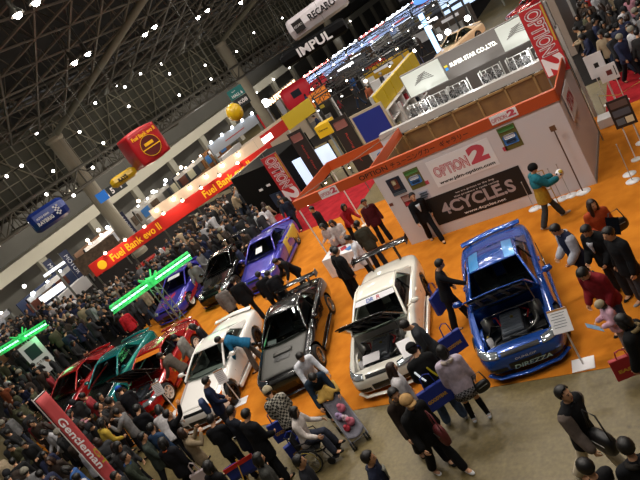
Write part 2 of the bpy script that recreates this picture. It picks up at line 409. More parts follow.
# ------------------------------------------------------------------ people
def cloth(col, name=None):
    return mat(name or 'cloth_' + col.strip('#'), col, .85, noise=.25, nscale=14, bump=.15, spec=.2)
eye_m = mat('eye_dark', '#1a1210', .3); lip_m = mat('lip', '#8c4a40', .5); sole_m = mat('shoe_sole', '#c9c6c0', .7)
def rotx(v, a): return Matrix.Rotation(a, 3, 'X') @ v
def skeleton(p):
    s = p.get('h', 1.7) / 1.7; g = p.get
    K = {'s': s}
    legs = {}
    for sd, key in ((-1, 'legL'), (1, 'legR')):
        f, o, k = g(key, (0, 3, 0)); f, o, k = rad(f), rad(o), rad(k)
        th = Vector((sd * sin(o), sin(f) * cos(o), -cos(f) * cos(o))); sh = Vector((sd * sin(o), sin(f - k) * cos(o), -cos(f - k) * cos(o)))
        hip = Vector((sd * .088, 0, 0)) * s; knee = hip + th * .42 * s; ank = knee + sh * .41 * s
        legs[sd] = [hip, knee, ank, f - k]
    low = min(l[2].z for l in legs.values())
    hz = g('seat_z', -low + .085 * s)
    K['hip'] = Vector((0, 0, hz))
    for sd, l in legs.items():
        K['leg%d' % sd] = [q + K['hip'] for q in l[:3]] + [l[3]]
    R = Matrix.Rotation(rad(g('twist', 0)), 3, 'Z') @ Matrix.Rotation(rad(g('side', 0)), 3, 'Y') @ Matrix.Rotation(-rad(g('lean', 2)), 3, 'X')
    K['R'] = R
    K['neck'] = K['hip'] + R @ Vector((0, -.01, .56)) * s
    K['chest'] = K['hip'] + R @ Vector((0, 0, .40)) * s
    K['waist'] = K['hip'] + R @ Vector((0, 0, .16)) * s
    HR = R @ Matrix.Rotation(rad(g('yaw', 0)), 3, 'Z') @ Matrix.Rotation(-rad(g('nod', 12)), 3, 'X') @ Matrix.Rotation(rad(g('tilt', 0)), 3, 'Y')
    K['HR'] = HR
    K['head'] = K['neck'] + R @ Vector((0, .015, .07)) * s + HR @ Vector((0, .02, .115)) * s
    for sd, key in ((-1, 'armL'), (1, 'armR')):
        f, o, e, i = (list(g(key, (5, 10, 15, 0))) + [0])[:4]
        f, o, e, i = rad(f), rad(o), rad(e), rad(i)
        sh = K['hip'] + R @ Vector((sd * .185, -.005, .505)) * s
        d = R @ Vector((sd * sin(o), sin(f) * cos(o), -cos(f) * cos(o)))
        d2 = R @ Vector((sd * (sin(o) * cos(i) - sin(i)), sin(f + e) * cos(o) * cos(i), -cos(f + e) * cos(o))); d2.normalize()
        el = sh + d * .285 * s; wr = el + d2 * .25 * s
        K['arm%d' % sd] = [sh, el, wr, d2]
    return K
def v_torso(bm, K, grow, top=True, hem=0.0, build_=1.0):
    s = K['s']; R = K['R']; side = R @ Vector((1, 0, 0)); up = R @ Vector((0, 0, 1)); h = K['hip']
    w = build_
    pts, rs = [], []
    for z, a, b in ((-.09 - hem, .182, .132), (-.03, .18, .13), (.06, .168, .122), (.16, .148, .105), (.28, .162, .115), (.40, .18, .118), (.49, .165, .095), (.535, .10, .075)):
        pts.append(h + up * z * s); rs.append(((a * w + grow) * s, (b * w + grow) * s))
    tube(bm, pts, rs, 14, ref=side, round_caps=False)
    # shoulders
    a, b = K['arm-1'][0], K['arm1'][0]
    tube(bm, [a, K['neck'] - up * .035 * s, b], [(.062 + grow) * s, (.085 + grow * .6) * s, (.062 + grow) * s], 10, ref=(0, 0, 1))
def v_arm(bm, K, sd, grow, end=1.0, n=9):
    s = K['s']; sh, el, wr, d2 = K['arm%d' % sd]
    e = el + (wr - el) * end
    tube(bm, [sh, sh.lerp(el, .35), el, el.lerp(e, .4), e], [(r + grow) * s for r in (.058, .054, .043, .041, .031)], n, ref=(.2, .3, 1))
def v_leg(bm, K, sd, grow, end=1.0, n=10, flare=0.0):
    s = K['s']; hp, kn, an, a = K['leg%d' % sd]
    e = kn + (an - kn) * end
    tube(bm, [hp + Vector((0, 0, .03)), hp.lerp(kn, .25), hp.lerp(kn, .65), kn, kn.lerp(e, .3), e], [(r + grow + fl) * s for r, fl in ((.092, 0), (.09, 0), (.068, 0), (.056, flare * .3), (.056, flare * .6), (.04, flare))], n, ref=(1, .1, 0))
def fingers(bm, K, sd, curl):
    s = K['s']; sh, el, wr, d = K['arm%d' % sd]
    a, b = frame_at(d, K['R'] @ Vector((0, 1, 0)))       # a: towards the thumb side, b: across the palm
    pn = b * (-sd if b.dot(K['R'] @ Vector((1, 0, 0))) > 0 else sd)
    palm = wr + d * .085 * s
    for i, L in enumerate((.072, .08, .075, .06)):
        base = wr + d * .07 * s + a * (.03 - .02 * i) * s
        pts = [base]; dd = d.copy()
        for q in range(3):
            dd = (dd * cos(curl) + pn * sin(curl)).normalized(); pts.append(pts[-1] + dd * L * s * (.45, .32, .25)[q])
        tube(bm, pts, [.0095 * s, .009 * s, .0082 * s, .007 * s], 6, ref=a)
    base = wr + d * .03 * s + a * .03 * s
    td = (d * .6 + a * .7 + pn * .3).normalized(); t2 = (d * .9 + a * .25 + pn * .3).normalized()
    tube(bm, [base, base + td * .035 * s, base + td * .035 * s + t2 * .03 * s], [.012 * s, .011 * s, .009 * s], 6, ref=a)
def v_palm(bm, K, sd):
    s = K['s']; sh, el, wr, d = K['arm%d' % sd]; a, b = frame_at(d, K['R'] @ Vector((0, 1, 0)))
    tube(bm, [wr - d * .02 * s, wr + d * .03 * s, wr + d * .08 * s], [(.027 * s, .02 * s), (.038 * s, .017 * s), (.04 * s, .015 * s)], 8, ref=a)
def v_head(bm, K):
    s = K['s']; H = K['HR']; c = K['head']; q = lambda x, y, z: c + H @ Vector((x, y, z)) * s
    ball(bm, q(0, -.012, .03), (.074 * s, .092 * s, .085 * s), 16, 12, H)
    tube(bm, [q(0, .012, .03), q(0, .022, -.03), q(0, .038, -.085), q(0, .045, -.108)], [(.066 * s, .07 * s), (.063 * s, .066 * s), (.045 * s, .042 * s), (.026 * s, .022 * s)], 12, ref=H @ Vector((1, 0, 0)))
    tube(bm, [q(0, .088, .022), q(0, .105, -.018), q(0, .1, -.03)], [.009 * s, .014 * s, .013 * s], 6, ref=H @ Vector((1, 0, 0)))
    for x in (-1, 1): ball(bm, q(x * .077, -.008, -.005), (.012 * s, .022 * s, .034 * s), 8, 6, H)
    tube(bm, [K['neck'] - K['R'] @ Vector((0, 0, .05)) * s, K['neck'] + K['R'] @ Vector((0, .005, .03)) * s, q(0, -.012, -.05)], [.058 * s, .052 * s, .05 * s], 10)
def face_marks(bm, K, mi_eye, mi_lip):
    s = K['s']; H = K['HR']; c = K['head']; q = lambda x, y, z: c + H @ Vector((x, y, z)) * s
    for x in (-1, 1):
        ball(bm, q(x * .031, .079, .012), (.013 * s, .006 * s, .007 * s), 8, 5, H, mi_eye)
        tube(bm, [q(x * .014, .086, .032), q(x * .032, .083, .036), q(x * .05, .072, .03)], [.004 * s] * 3, 5, mi=mi_eye)
    tube(bm, [q(-.024, .078, -.058), q(0, .086, -.058), q(.024, .078, -.058)], [.004 * s, .0065 * s, .004 * s], 5, mi=mi_lip)
def v_shoe(bm, K, sd, big=1.0):
    s = K['s']; hp, kn, an, a = K['leg%d' % sd]
    pitch = min(0, a) * .7 if not K.get('flat') else 0
    F = Matrix.Rotation(pitch, 3, 'X'); q = lambda x, y, z: an + F @ Vector((x, y, z)) * s * big
    tube(bm, [q(0, -.055, -.045), q(0, 0, -.04), q(0, .07, -.05), q(0, .15, -.058), q(0, .19, -.06)], [(.038 * s, .035 * s), (.042 * s, .045 * s), (.046 * s, .034 * s), (.045 * s, .026 * s), (.03 * s, .02 * s)], 10, ref=(1, 0, 0))
    tube(bm, [q(0, -.01, .02), q(0, 0, -.03)], [.045 * s, .045 * s], 8)
def hair_bm(K, style):
    s = K['s']; H = K['HR']; c = K['head']; bm = bmesh.new(); q = lambda x, y, z: c + H @ Vector((x, y, z)) * s
    vs = ball(bm, (0, 0, 0), 1, 18, 14)
    for v in vs:
        x, y, z = v.co
        rag = 1 + .03 * sin(13 * x + 7 * y) * cos(11 * z)
        v.co = q(x * .087 * rag, (-.018 + y * .103 * rag), .035 + z * .098 * rag)
    lowf = {'short': -.3, 'long': -.5, 'bald': .9}.get(style, -.3)
    kill = []
    for f in bm.faces:
        l = (H.transposed() @ (f.calc_center_median() - c)) / s
        front = l.y > (.012 if l.z < .03 else .03) and l.z < (.1 if l.y > .045 else .085)
        low = l.z < (-.055 if l.y < -.045 else -.0)
        if front or low: kill.append(f)
    bmesh.ops.delete(bm, geom=kill, context='FACES')
    ed = [e for e in bm.edges if e.is_boundary]
    if style == 'long':
        for x in (-1, 1):
            tube(bm, [q(x * .06, 0, .05), q(x * .078, .0, -.04), q(x * .075, .01, -.14), q(x * .08, .03, -.26), q(x * .07, .05, -.36)], [(.03 * s, .04 * s), (.03 * s, .045 * s), (.034 * s, .04 * s), (.03 * s, .035 * s), (.012 * s, .02 * s)], 8, ref=H @ Vector((1, 0, 0)))
        tube(bm, [q(0, -.07, .05), q(0, -.09, -.04), q(0, -.09, -.15), q(0, -.1, -.3)], [(.07 * s, .035 * s), (.08 * s, .04 * s), (.08 * s, .04 * s), (.05 * s, .02 * s)], 10, ref=H @ Vector((1, 0, 0)))
    elif style == 'bob':
        for x in (-1, 1):
            tube(bm, [q(x * .06, -.01, .05), q(x * .08, -.01, -.03), q(x * .07, 0, -.1)], [(.03 * s, .05 * s), (.03 * s, .055 * s), (.018 * s, .04 * s)], 8, ref=H @ Vector((1, 0, 0)))
        tube(bm, [q(0, -.07, .05), q(0, -.09, -.03), q(0, -.08, -.11)], [(.07 * s, .04 * s), (.08 * s, .04 * s), (.06 * s, .02 * s)], 10, ref=H @ Vector((1, 0, 0)))
    return bm
def cap_bm(K, brim=True, low=False):
    s = K['s']; H = K['HR']; c = K['head']; bm = bmesh.new(); q = lambda x, y, z: c + H @ Vector((x, y, z)) * s
    vs = ball(bm, (0, 0, 0), 1, 18, 14)
    for v in vs: x, y, z = v.co; v.co = q(x * .106, -.014 + y * .122, .042 + z * .112)
    bmesh.ops.delete(bm, geom=[f for f in bm.faces if (H.transposed() @ (f.calc_center_median() - c)).z / s < (.0 if low else .035)], context='FACES')
    if brim:
        quadgrid(bm, lambda a, b: q((a - .5) * .17 * (1 - .25 * b), .075 + .095 * b * (1 - (2 * a - 1) ** 2 * .35), .045 - .03 * b - .02 * (2 * a - 1) ** 2), 8, 4)
    return bm
PN = [0]
def person(label, xy, face, P=None, coat='#1a1a1c', legs='#1c1d22', shoes='#1a1a1a', hair='short', hair_m=None, hat=None, hat_brim=True, group=None, skirt=None, coat_len=.05, collar=None, fur=None, sleeves=None, vox=.018, z0=0.0, sk=None, socks=None, shirt=None):
    """one visitor: continuous body with hair and clothing as children; face = heading in degrees (0 looks along +Y)"""
    P = dict(P or {}); K = skeleton(P); s = K['s']
    bm = bmesh.new(); v_torso(bm, K, 0); v_head(bm, K)
    for sd in (-1, 1): v_arm(bm, K, sd, 0); v_palm(bm, K, sd); v_leg(bm, K, sd, 0); v_shoe(bm, K, sd, .8)
    me = remesh(bm, 'person', vox, 1)
    b2 = bmesh.new(); b2.from_mesh(me)
    for f in b2.faces: f.material_index = 0
    for sd in (-1, 1): fingers(b2, K, sd, rad(P.get('curl', 28)))
    face_marks(b2, K, 1, 2)
    for f in b2.faces: f.smooth = True
    me.materials.clear()
    for m in (sk or skin, eye_m, lip_m): me.materials.append(m)
    b2.to_mesh(me); b2.free()
    o = link('person', me); o.location = (xy[0], xy[1], z0); o.rotation_euler = (0, 0, rad(face))
    tag(o, label, 'person', group)
    hm = hair_m or hair_black
    h = thick(build('hair', hair_bm(K, hair), hm, o, True), .012 * s, 1)
    cg = P.get('bulk', .022)
    bm = bmesh.new(); v_torso(bm, K, cg, hem=coat_len, build_=P.get('build', 1))
    for sd in (-1, 1): v_arm(bm, K, sd, cg * .9, .97)
    if fur or collar:
        up = K['R'] @ Vector((0, 0, 1))
    link('jacket', remesh(bm, 'jacket', .02, 2), o, coat if not isinstance(coat, str) else cloth(coat))
    if sleeves:
        for sd in (-1, 1):
            bm = bmesh.new(); v_arm(bm, K, sd, cg * 1.25, .96); link('sleeve', remesh(bm, 'sleeve', .02, 1), o, cloth(sleeves))
    if collar or fur:
        R = K['R']; c = K['neck'] + R @ Vector((0, .0, .0)) * s; bm = bmesh.new()
        rr = .1 if fur else .075
        tube(bm, [c + R @ Vector((rr * cos(a), rr * 1.05 * sin(a) + (-.03 if fur else 0), .02 + (.03 if fur else .01) * -sin(a))) * s for a in [2 * pi * i / 14 for i in range(14)]], (.035 if fur else .022) * s, 8, closed=True)
        build('fur_collar' if fur else 'collar', bm, cloth(fur or collar), o, True)
    if shirt:
        R = K['R']; bm = bmesh.new(); yy = .118 + cg + .008
        quadgrid(bm, lambda a, b: K['hip'] + R @ Vector(((a - .5) * (.02 + .11 * b), yy + .012 * (1 - abs(2 * a - 1)) - (.02 if b > .8 else 0) + .01 * (b > .5), .27 + .25 * b)) * s, 4, 5)
        thick(build('shirt_front', bm, cloth(shirt), o, True), .012)
    if skirt:
        R = K['R']; bm = bmesh.new(); h0 = K['hip']
        lathe(bm, [(.15 * s, .1 * s), (.185 * s, 0), (.22 * s, -.12 * s), (.25 * s, -.26 * s), (.235 * s, -.25 * s), (.17 * s, 0)], 20, c=h0)
        for v in bm.verts: v.co.y = h0.y + (v.co.y - h0.y) * .85; a = math.atan2(v.co.y - h0.y, v.co.x - h0.x); k = 1 + .05 * sin(10 * a) * max(0, (h0.z - v.co.z)); v.co.x = h0.x + (v.co.x - h0.x) * k
        build('skirt', bm, skirt, o, True)
        if socks:
            for sd in (-1, 1):
                hp, kn, an, a = K['leg%d' % sd]; bm = bmesh.new()
                tube(bm, [kn.lerp(an, .02), kn.lerp(an, .35), an], [.06 * s, .062 * s, .046 * s], 10); build('sock', bm, cloth(socks), o, True)
    else:
        bm = bmesh.new(); R = K['R']; h0 = K['hip']
        tube(bm, [h0 + R @ Vector((0, 0, .12)) * s, h0 + Vector((0, 0, .0)), h0 + Vector((0, 0, -.07)) * s], [(.16 * s, .118 * s), (.17 * s, .125 * s), (.13 * s, .1 * s)], 14)
        for sd in (-1, 1): v_leg(bm, K, sd, .013, .98, flare=.03)
        link('trousers', remesh(bm, 'trousers', .02, 2), o, cloth(legs) if isinstance(legs, str) else legs)
    for sd in (-1, 1):
        bm = bmesh.new(); v_shoe(bm, K, sd, 1.03); link('shoe', remesh(bm, 'shoe', .014, 1), o, cloth(shoes))
    if hat:
        thick(build('hat', cap_bm(K, hat_brim, not hat_brim), cloth(hat), o, True), .008, 1)
    o['_k'] = 0; del o['_k']
    return o, K
def at_hand(o, K, sd, off=(0, 0, 0)):
    """world point of a hand"""
    Mx = Matrix.Translation(o.location) @ Matrix.Rotation(o.rotation_euler.z, 4, 'Z')
    return Mx @ (K['arm%d' % sd][2] + K['arm%d' % sd][3] * .09 * K['s'] + Vector(off))
def near_person(o, p):
    return (Matrix.Translation(o.location) @ Matrix.Rotation(o.rotation_euler.z, 4, 'Z')) @ Vector(p)
# common poses
STAND = dict(legL=(2, 4, 2), legR=(-3, 4, 2), armL=(4, 8, 14), armR=(0, 8, 12))
WALK = dict(legL=(24, 2, 6), legR=(-18, 2, 12), armL=(-16, 8, 10), armR=(22, 8, 18), lean=4)
LOOK = dict(legL=(4, 5, 4), legR=(-4, 5, 2), armL=(10, 8, 40, 20), armR=(12, 8, 50, 20), nod=28, lean=6)
LEAN = dict(legL=(12, 5, 8), legR=(-6, 5, 4), armL=(45, 8, 25), armR=(48, 8, 25), lean=40, nod=10)
HOLD = dict(legL=(3, 4, 3), legR=(-4, 4, 2), armL=(15, 10, 80, 25), armR=(15, 10, 80, 25), nod=25, lean=4)
CAMERA = dict(legL=(5, 5, 3), legR=(-5, 5, 3), armL=(50, 18, 95, 35), armR=(50, 18, 95, 35), nod=2, lean=2)
# ------------------------------------------------------------------ cars (built nose towards -Y)
tyre_m = mat('tyre', '#101010', .8); win_glass = glass('car_glass', '#c4d0cc', .8); lens_glass = glass('lamp_lens', '#e8eef0', .9)
carbon = mat('carbon_black', '#0c0c0d', .22, coat=.6); carbon_matt = mat('carbon_grey', '#4b4a46', .5, noise=.12, nscale=60)
trim_black = mat('trim_black', '#0b0b0b', .35); seat_m = mat('seat_cloth', '#3e3e46', .9); engine_m = mat('engine_alloy', '#8a8a86', .35, .9); engine_dark = mat('engine_dark', '#3a3e44', .5, .4)
hose_m = mat('hose_black', '#0f0f10', .5); brass_m = mat('cap_brass', '#a08a3a', .35, .8); tail_red = mat('tail_red', '#8a1010', .2, coat=.6); amber_m = mat('amber_lens', '#d8701a', .2, coat=.6); bay_red = mat('hose_red', '#a01c1c', .4)
def wheel_meshes(r=.315, w=.235, spokes=5, rim_m=None, key='a'):
    bm = bmesh.new()
    lathe(bm, [(r * .66, -w / 2), (r * .9, -w / 2), (r * .985, -w * .38), (r, -w * .2), (r, w * .2), (r * .985, w * .38), (r * .9, w / 2), (r * .66, w / 2)], 28, axis='x')
    ty = bpy.data.meshes.new('tyre'); bm.to_mesh(ty); bm.free(); ty.shade_smooth(); ty.materials.append(tyre_m)
    bm = bmesh.new()
    lathe(bm, [(r * .66, -w / 2), (r * .70, -w / 2 - .004), (r * .70, w / 2 + .004), (r * .63, w / 2 + .002), (r * .6, w * .2), (r * .6, -w * .4), (0.001, -w * .42)], 28, axis='x')
    for k in range(spokes):
        a = 2 * pi * k / spokes; M = Matrix.Rotation(a, 4, 'X')
        box(bm, (w * .30, 0, r * .35), (.03, .052 if spokes < 8 else .03, r * .58), M)
        if spokes < 8:
            for s2 in (-1, 1): box(bm, (w * .30, s2 * .035, r * .5), (.025, .02, r * .3), M)
    cyl(bm, (w * .33, 0, 0), .05, .05, 14, axis='x')
    for k in range(5):
        a = 2 * pi * k / 5; cyl(bm, (w * .36, .032 * cos(a), .032 * sin(a)), .008, .03, 6, axis='x')
    ri = bpy.data.meshes.new('rim'); bm.to_mesh(ri); bm.free(); ri.materials.append(rim_m or chrome)
    bm = bmesh.new(); cyl(bm, (0, 0, 0), r * .5, .03, 20, axis='x'); di = bpy.data.meshes.new('brake_disc'); bm.to_mesh(di); bm.free(); di.materials.append(engine_m)
    return ty, ri, di
RIMS = {}
def rims(style):
    if style not in RIMS:
        m, n = {'silver5': (mat('rim_silver', '#a8a8a8', .25, .9), 5), 'dark10': (mat('rim_dark', '#3a3b3d', .3, .9), 10), 'white6': (mat('rim_white', '#e2ded8', .35), 6), 'black6': (mat('rim_black', '#1c1c1e', .3, .6), 6), 'silver10': (mat('rim_silver', '#a8a8a8', .25, .9), 10)}[style]
        RIMS[style] = wheel_meshes(spokes=n, rim_m=m)
    return RIMS[style]
PROFILE = [  # y as a share of half length, width share, underside, deck height
    (-1.0, .66, .27, .50), (-.985, .76, .20, .58), (-.93, .87, .16, .645), (-.84, .945, .15, .69), (-.70, .985, .16, .735), (-.52, 1.0, .17, .79), (-.33, 1.0, .17, .87), (-.1, .985, .17, .90), (.15, .985, .17, .92), (.38, 1.0, .17, .94), (.56, 1.0, .18, .955), (.74, .985, .2, .95), (.9, .945, .24, .94), (.965, .89, .28, .92), (1.0, .80, .34, .82)]
def cast(bvh, pts, d, off):
    out = []
    for p in pts:
        h = bvh.ray_cast(Vector(p), Vector(d), 3)
        out.append(None if h[0] is None else h[0] - Vector(d).normalized() * off)
    return out
def skin_patch(bvh, quad, d, nx, ny, off=.006, mask=None):
    """a panel lying on the body: quad = 4 corner points off the body, cast along d"""
    a, b, c, e = [Vector(q) for q in quad]; bm = bmesh.new(); V = {}
    for j in range(ny + 1):
        for i in range(nx + 1):
            s, t = i / nx, j / ny
            if mask and not mask(s, t): continue
            p = a.lerp(b, s).lerp(e.lerp(c, s), t); h = bvh.ray_cast(p, Vector(d), 3)
            if h[0] is not None: V[i, j] = bm.verts.new(h[0] - Vector(d).normalized() * off)
    for j in range(ny):
        for i in range(nx):
            k = [(i, j), (i + 1, j), (i + 1, j + 1), (i, j + 1)]
            if all(q in V for q in k):
                co = [V[q].co for q in k]
                if max((co[m] - co[m - 1]).length for m in range(4)) < .35: bm.faces.new([V[q] for q in k])
    return bm
def car(name, label, loc, rearward, L=4.5, W=1.76, body_m=None, roof_m=None, hood_m=None, hood_open=None, wheel='silver5', wing=None, cat='car', group=None, bay_m=None, hood_scoop=False, drop_y=0.0, tinted=None, scale=1.0, engine=True, nose_lamp=None, skirts=True, roof_h=1.31):
    th = math.atan2(-rearward[0], rearward[1]); root = empty(name, (loc[0], loc[1], .008), th); root.scale = (scale,) * 3
    tag(root, label, cat, group)
    hl, hw = L / 2, W / 2; fy, ry = -hl + .86, hl - 1.02
    # ---- lower body
    bm = bmesh.new(); rings = []
    for yy, wf, zb, zt in PROFILE:
        w = hw * wf; y = yy * hl
        half = [(0, zb), (.8 * w, zb), (.965 * w, zb + .05), (w, zb + .2), (.99 * w, zt - .16), (.935 * w, zt - .035), (.62 * w, zt + .012), (0, zt + .03)]
        ring = [bm.verts.new((x, y, z)) for x, z in half] + [bm.verts.new((-x, y, z)) for x, z in half[1:-1][::-1]]
        rings.append(ring)
    n = len(rings[0])
    for A, Bq in zip(rings, rings[1:]):
        for k in range(n): bm.faces.new((A[k], A[(k + 1) % n], Bq[(k + 1) % n], Bq[k]))
    bm.faces.new(rings[0]); bm.faces.new(rings[-1][::-1])
    tmp = build('tmp', bm, None, None); md = tmp.modifiers.new('s', 'SUBSURF'); md.levels = 2; md.render_levels = 2
    full = evaluated(tmp, 'tmpfull'); bf = bmesh.new(); bf.from_mesh(full); bvh = BVHTree.FromBMesh(bf); bf.free()
    cb = bmesh.new()
    for y in (fy, ry):
        for sd in (-1, 1): cyl(cb, (sd * (hw - .02), y, .335), .365, .52, 24, axis='x')
    r_ = span(cb, -.66, .66, -.62, 1.0, .40, 1.3)
    if hood_open is not None:
        vs = span(cb, -.71, .71, -hl + .25, -.86, .30, 1.3)
        for v in vs:
            if v.co.y < -1.2: v.co.x *= .9
    bmesh.ops.recalc_face_normals(cb, faces=cb.faces[:])
    cut = build('cut', cb, None, None)
    bo = tmp.modifiers.new('b', 'BOOLEAN'); bo.object = cut; bo.operation = 'DIFFERENCE'; bo.solver = 'EXACT'
    me = evaluated(tmp, 'body'); drop(tmp); drop(cut); bpy.data.meshes.remove(full)
    me.materials.clear(); me.shade_smooth()
    body = link('body', me, root, body_m)
    try: me.set_sharp_from_angle(angle=rad(40))
    except Exception: pass
    # ---- greenhouse
    zb = .90; At = (.545, -.04, roof_h - .03); Ab = (.72, -.83, zb - .01); Ct = (.53, .78, roof_h - .05); Cb = (.66, 1.42, .95); Bs = (.735, .95, .925)
    rm = roof_m or body_m
    bm = bmesh.new()
    def roof_fn(s, t):
        x = (2 * s - 1) * (At[0] + (Ct[0] - At[0]) * t + .012); y = At[1] + (Ct[1] - At[1]) * t + (-.05 * (1 - (2 * s - 1) ** 2) if t == 0 else (.05 * (1 - (2 * s - 1) ** 2) if t == 1 else 0))
        return (x, y, roof_h - .03 - .02 * t + .045 * (1 - (2 * s - 1) ** 4) + .03 * sin(pi * t))
    quadgrid(bm, roof_fn, 14, 10); roof = thick(build('roof', bm, rm, root, True), .03, -1)
    for sd in (-1, 1):
        bm = bmesh.new(); P_ = lambda q: Vector((sd * q[0], q[1], q[2]))
        tube(bm, [P_(Ab), P_(At)], [(.035, .05), (.03, .04)], 8); tube(bm, [P_(At), P_((At[0] + .005, .35, roof_h + .005)), P_(Ct)], [.03, .028, .03], 8)
        build('windscreen_pillar', bm, rm, root, True)
        bm = bmesh.new()
        fs = [P_(Ct), P_(Cb), P_((.74, 1.35, .945)), P_(Bs), P_((.575, .62, roof_h - .04))]
        f = bm.faces.new([bm.verts.new(q) for q in fs]); build_o = thick(build('rear_pillar', bm, body_m, root), .05, 0)
        # side glass
        bm = bmesh.new()
        quadgrid(bm, lambda s, t: P_(Vector(Ab).lerp(Vector(Bs), s).lerp(Vector(At).lerp(Vector((.575, .62, roof_h - .04)), s), t)) + Vector((sd * (.02 * sin(pi * t) + .012), 0, -.01)), 8, 5)
        build('side_window', bm, tinted or win_glass, root, True)
        bm = bmesh.new(); bar(bm, P_((.75, .30, .92)), P_((.585, .33, roof_h - .04)), .022); build('door_pillar', bm, trim_black, root)
        # mirror
        bm = bmesh.new(); ball(bm, (sd * (hw + .08), -.55, .99), (.11, .06, .07), 12, 8); tube(bm, [(sd * .76, -.56, .93), (sd * hw, -.55, .97)], .022, 6)
        mr = build('door_mirror', bm, body_m, root, True)
        bm = bmesh.new(); quadgrid(bm, lambda a, b: (sd * (hw + .08) + (a - .5) * .17, -.488 + .0, .99 + (b - .5) * .1), 2, 2); build('mirror_glass', bm, chrome, mr)
        # door seam and handle
        bm = bmesh.new()
        for pl in ([(-.72, .9), (-.74, .6), (-.70, .3), (.5, .28), (.58, .6), (.55, .9)],):
            pts = cast(bvh, [(sd * 1.6, y, z) for y, z in pl for _ in (0,)], (-sd, 0, 0), .001); pts = [q for q in pts if q]
            if len(pts) > 2: tube(bm, pts, .006, 4, round_caps=False)
        build('door_seam', bm, trim_black, root)
        hp = cast(bvh, [(sd * 1.6, .36, .78)], (-sd, 0, 0), .01)[0]
        if hp: bm = bmesh.new(); box(bm, hp, (.03, .16, .035), bev=.008); build('door_handle', bm, body_m, root)
        if skirts:
            bm = bmesh.new(); span(bm, min(sd * (hw - .05), sd * (hw + .03)), max(sd * (hw - .05), sd * (hw + .03)), fy + .4, ry - .4, .11, .24, bev=.03); build('side_skirt', bm, body_m, root)
    bm = bmesh.new()
    quadgrid(bm, lambda s, t: Vector(((2 * s - 1) * (Ab[0] + (At[0] - Ab[0]) * t), Ab[1] + (At[1] - Ab[1]) * t - .16 * (1 - t * .65) * (1 - (2 * s - 1) ** 2), Ab[2] + (At[2] - Ab[2]) * t + .035 * t * (1 - (2 * s - 1) ** 2) + .012 * sin(pi * t))), 12, 8)
    ws = build('windscreen', bm, win_glass, root, True)
    bm = bmesh.new()
    quadgrid(bm, lambda s, t: Vector(((2 * s - 1) * (Cb[0] + (Ct[0] - Cb[0]) * t), Cb[1] + (Ct[1] - Cb[1]) * t + .08 * (1 - (2 * s - 1) ** 2), Cb[2] + (Ct[2] - Cb[2]) * t + .04 * t * (1 - (2 * s - 1) ** 2))), 10, 6)
    build('rear_window', bm, tinted or win_glass, root, True)
    bm = bmesh.new(); tube(bm, [(-.60, -.84, .92), (-.1, -.98, .925), (.1, -.97, .93)], .011, 5); tube(bm, [(-.02, -.985, .925), (.5, -.9, .92)], .011, 5); build('wiper', bm, trim_black, root)
    # interior
    bm = bmesh.new(); span(bm, -.64, .64, -.6, .98, .402, .42); span(bm, -.64, .64, -.72, -.44, .66, .87, bev=.05); build('dashboard', bm, trim_black, root)
    for sx in (-.34, .34):
        bm = bmesh.new(); span(bm, sx - .24, sx + .24, -.08, .42, .42, .60, bev=.05)
        M = Matrix.Translation((sx, .42, .55)) @ Matrix.Rotation(rad(-16), 4, 'X'); box(bm, (0, .02, .28), (.46, .13, .58), M, bev=.05); box(bm, (0, .02, .63), (.25, .1, .16), M, bev=.04)
        build('car_seat', bm, seat_m, root)
    bm = bmesh.new(); M = Matrix.Translation((.34, -.3, .84)) @ Matrix.Rotation(rad(-65), 4, 'X')
    tube(bm, [M @ Vector((.17 * cos(a), .17 * sin(a), 0)) for a in [2 * pi * i / 18 for i in range(18)]], .016, 6, closed=True); bar(bm, M @ Vector((-.16, 0, 0)), M @ Vector((.16, 0, 0)), .014); build('steering_wheel', bm, trim_black, root)
    # ---- wheels
    ty, ri, di = rims(wheel)
    for y in (fy, ry):
        for sd in (-1, 1):
            o = link('wheel', ty, root); o.location = (sd * (hw - .13), y, .312); o.rotation_euler = (0, 0, 0 if sd > 0 else pi)
            r2 = link('rim', ri, o); d2 = link('brake_disc', di, o)
    # ---- nose
    for sd in (-1, 1):
        q = lambda x, z: (sd * x, -hl - .5, z)
        b = skin_patch(bvh, [q(.42, .555), q(hw * .93, .56), q(hw * .9, .655), q(.42, .64)], (0, 1, 0), 10, 4, .008)
        hlp = build('headlight', b, nose_lamp or mat('lamp_silver', '#b9c2c8', .12, .7, coat=1), root, True); thick(hlp, .012, 1)
        b = skin_patch(bvh, [q(.47, .575), q(.57, .58), q(.57, .635), q(.47, .63)], (0, 1, 0), 3, 3, .022); build('lamp_reflector', b, chrome, hlp, True)
        b = skin_patch(bvh, [(sd * (hw + .5), -hl + .22, .56), (sd * (hw + .5), -hl + .48, .585), (sd * (hw + .5), -hl + .46, .64), (sd * (hw + .5), -hl + .24, .63)], (-sd, 0, 0), 5, 3, .006); build('corner_lamp', b, amber_m, root, True)
        b = skin_patch(bvh, [q(.34, .245), q(.72, .26), q(.7, .36), q(.36, .35)], (0, 1, 0), 6, 3, .005); build('side_intake', b, trim_black, root, True)
        b = skin_patch(bvh, [(sd * .3, hl + .5, .68), (sd * hw * .95, hl + .5, .7), (sd * hw * .93, hl + .5, .83), (sd * .3, hl + .5, .83)], (0, -1, 0), 8, 3, .007); build('tail_light', b, tail_red, root, True)
    b = skin_patch(bvh, [(-.37, -hl - .5, .565), (.37, -hl - .5, .565), (.37, -hl - .5, .625), (-.37, -hl - .5, .625)], (0, 1, 0), 10, 2, .006); build('grille', b, trim_black, root, True)
    b = skin_patch(bvh, [(-.31, -hl - .5, .24), (.31, -hl - .5, .24), (.31, -hl - .5, .40), (-.31, -hl - .5, .40)], (0, 1, 0), 10, 3, .006); build('bumper_intake', b, trim_black, root, True)
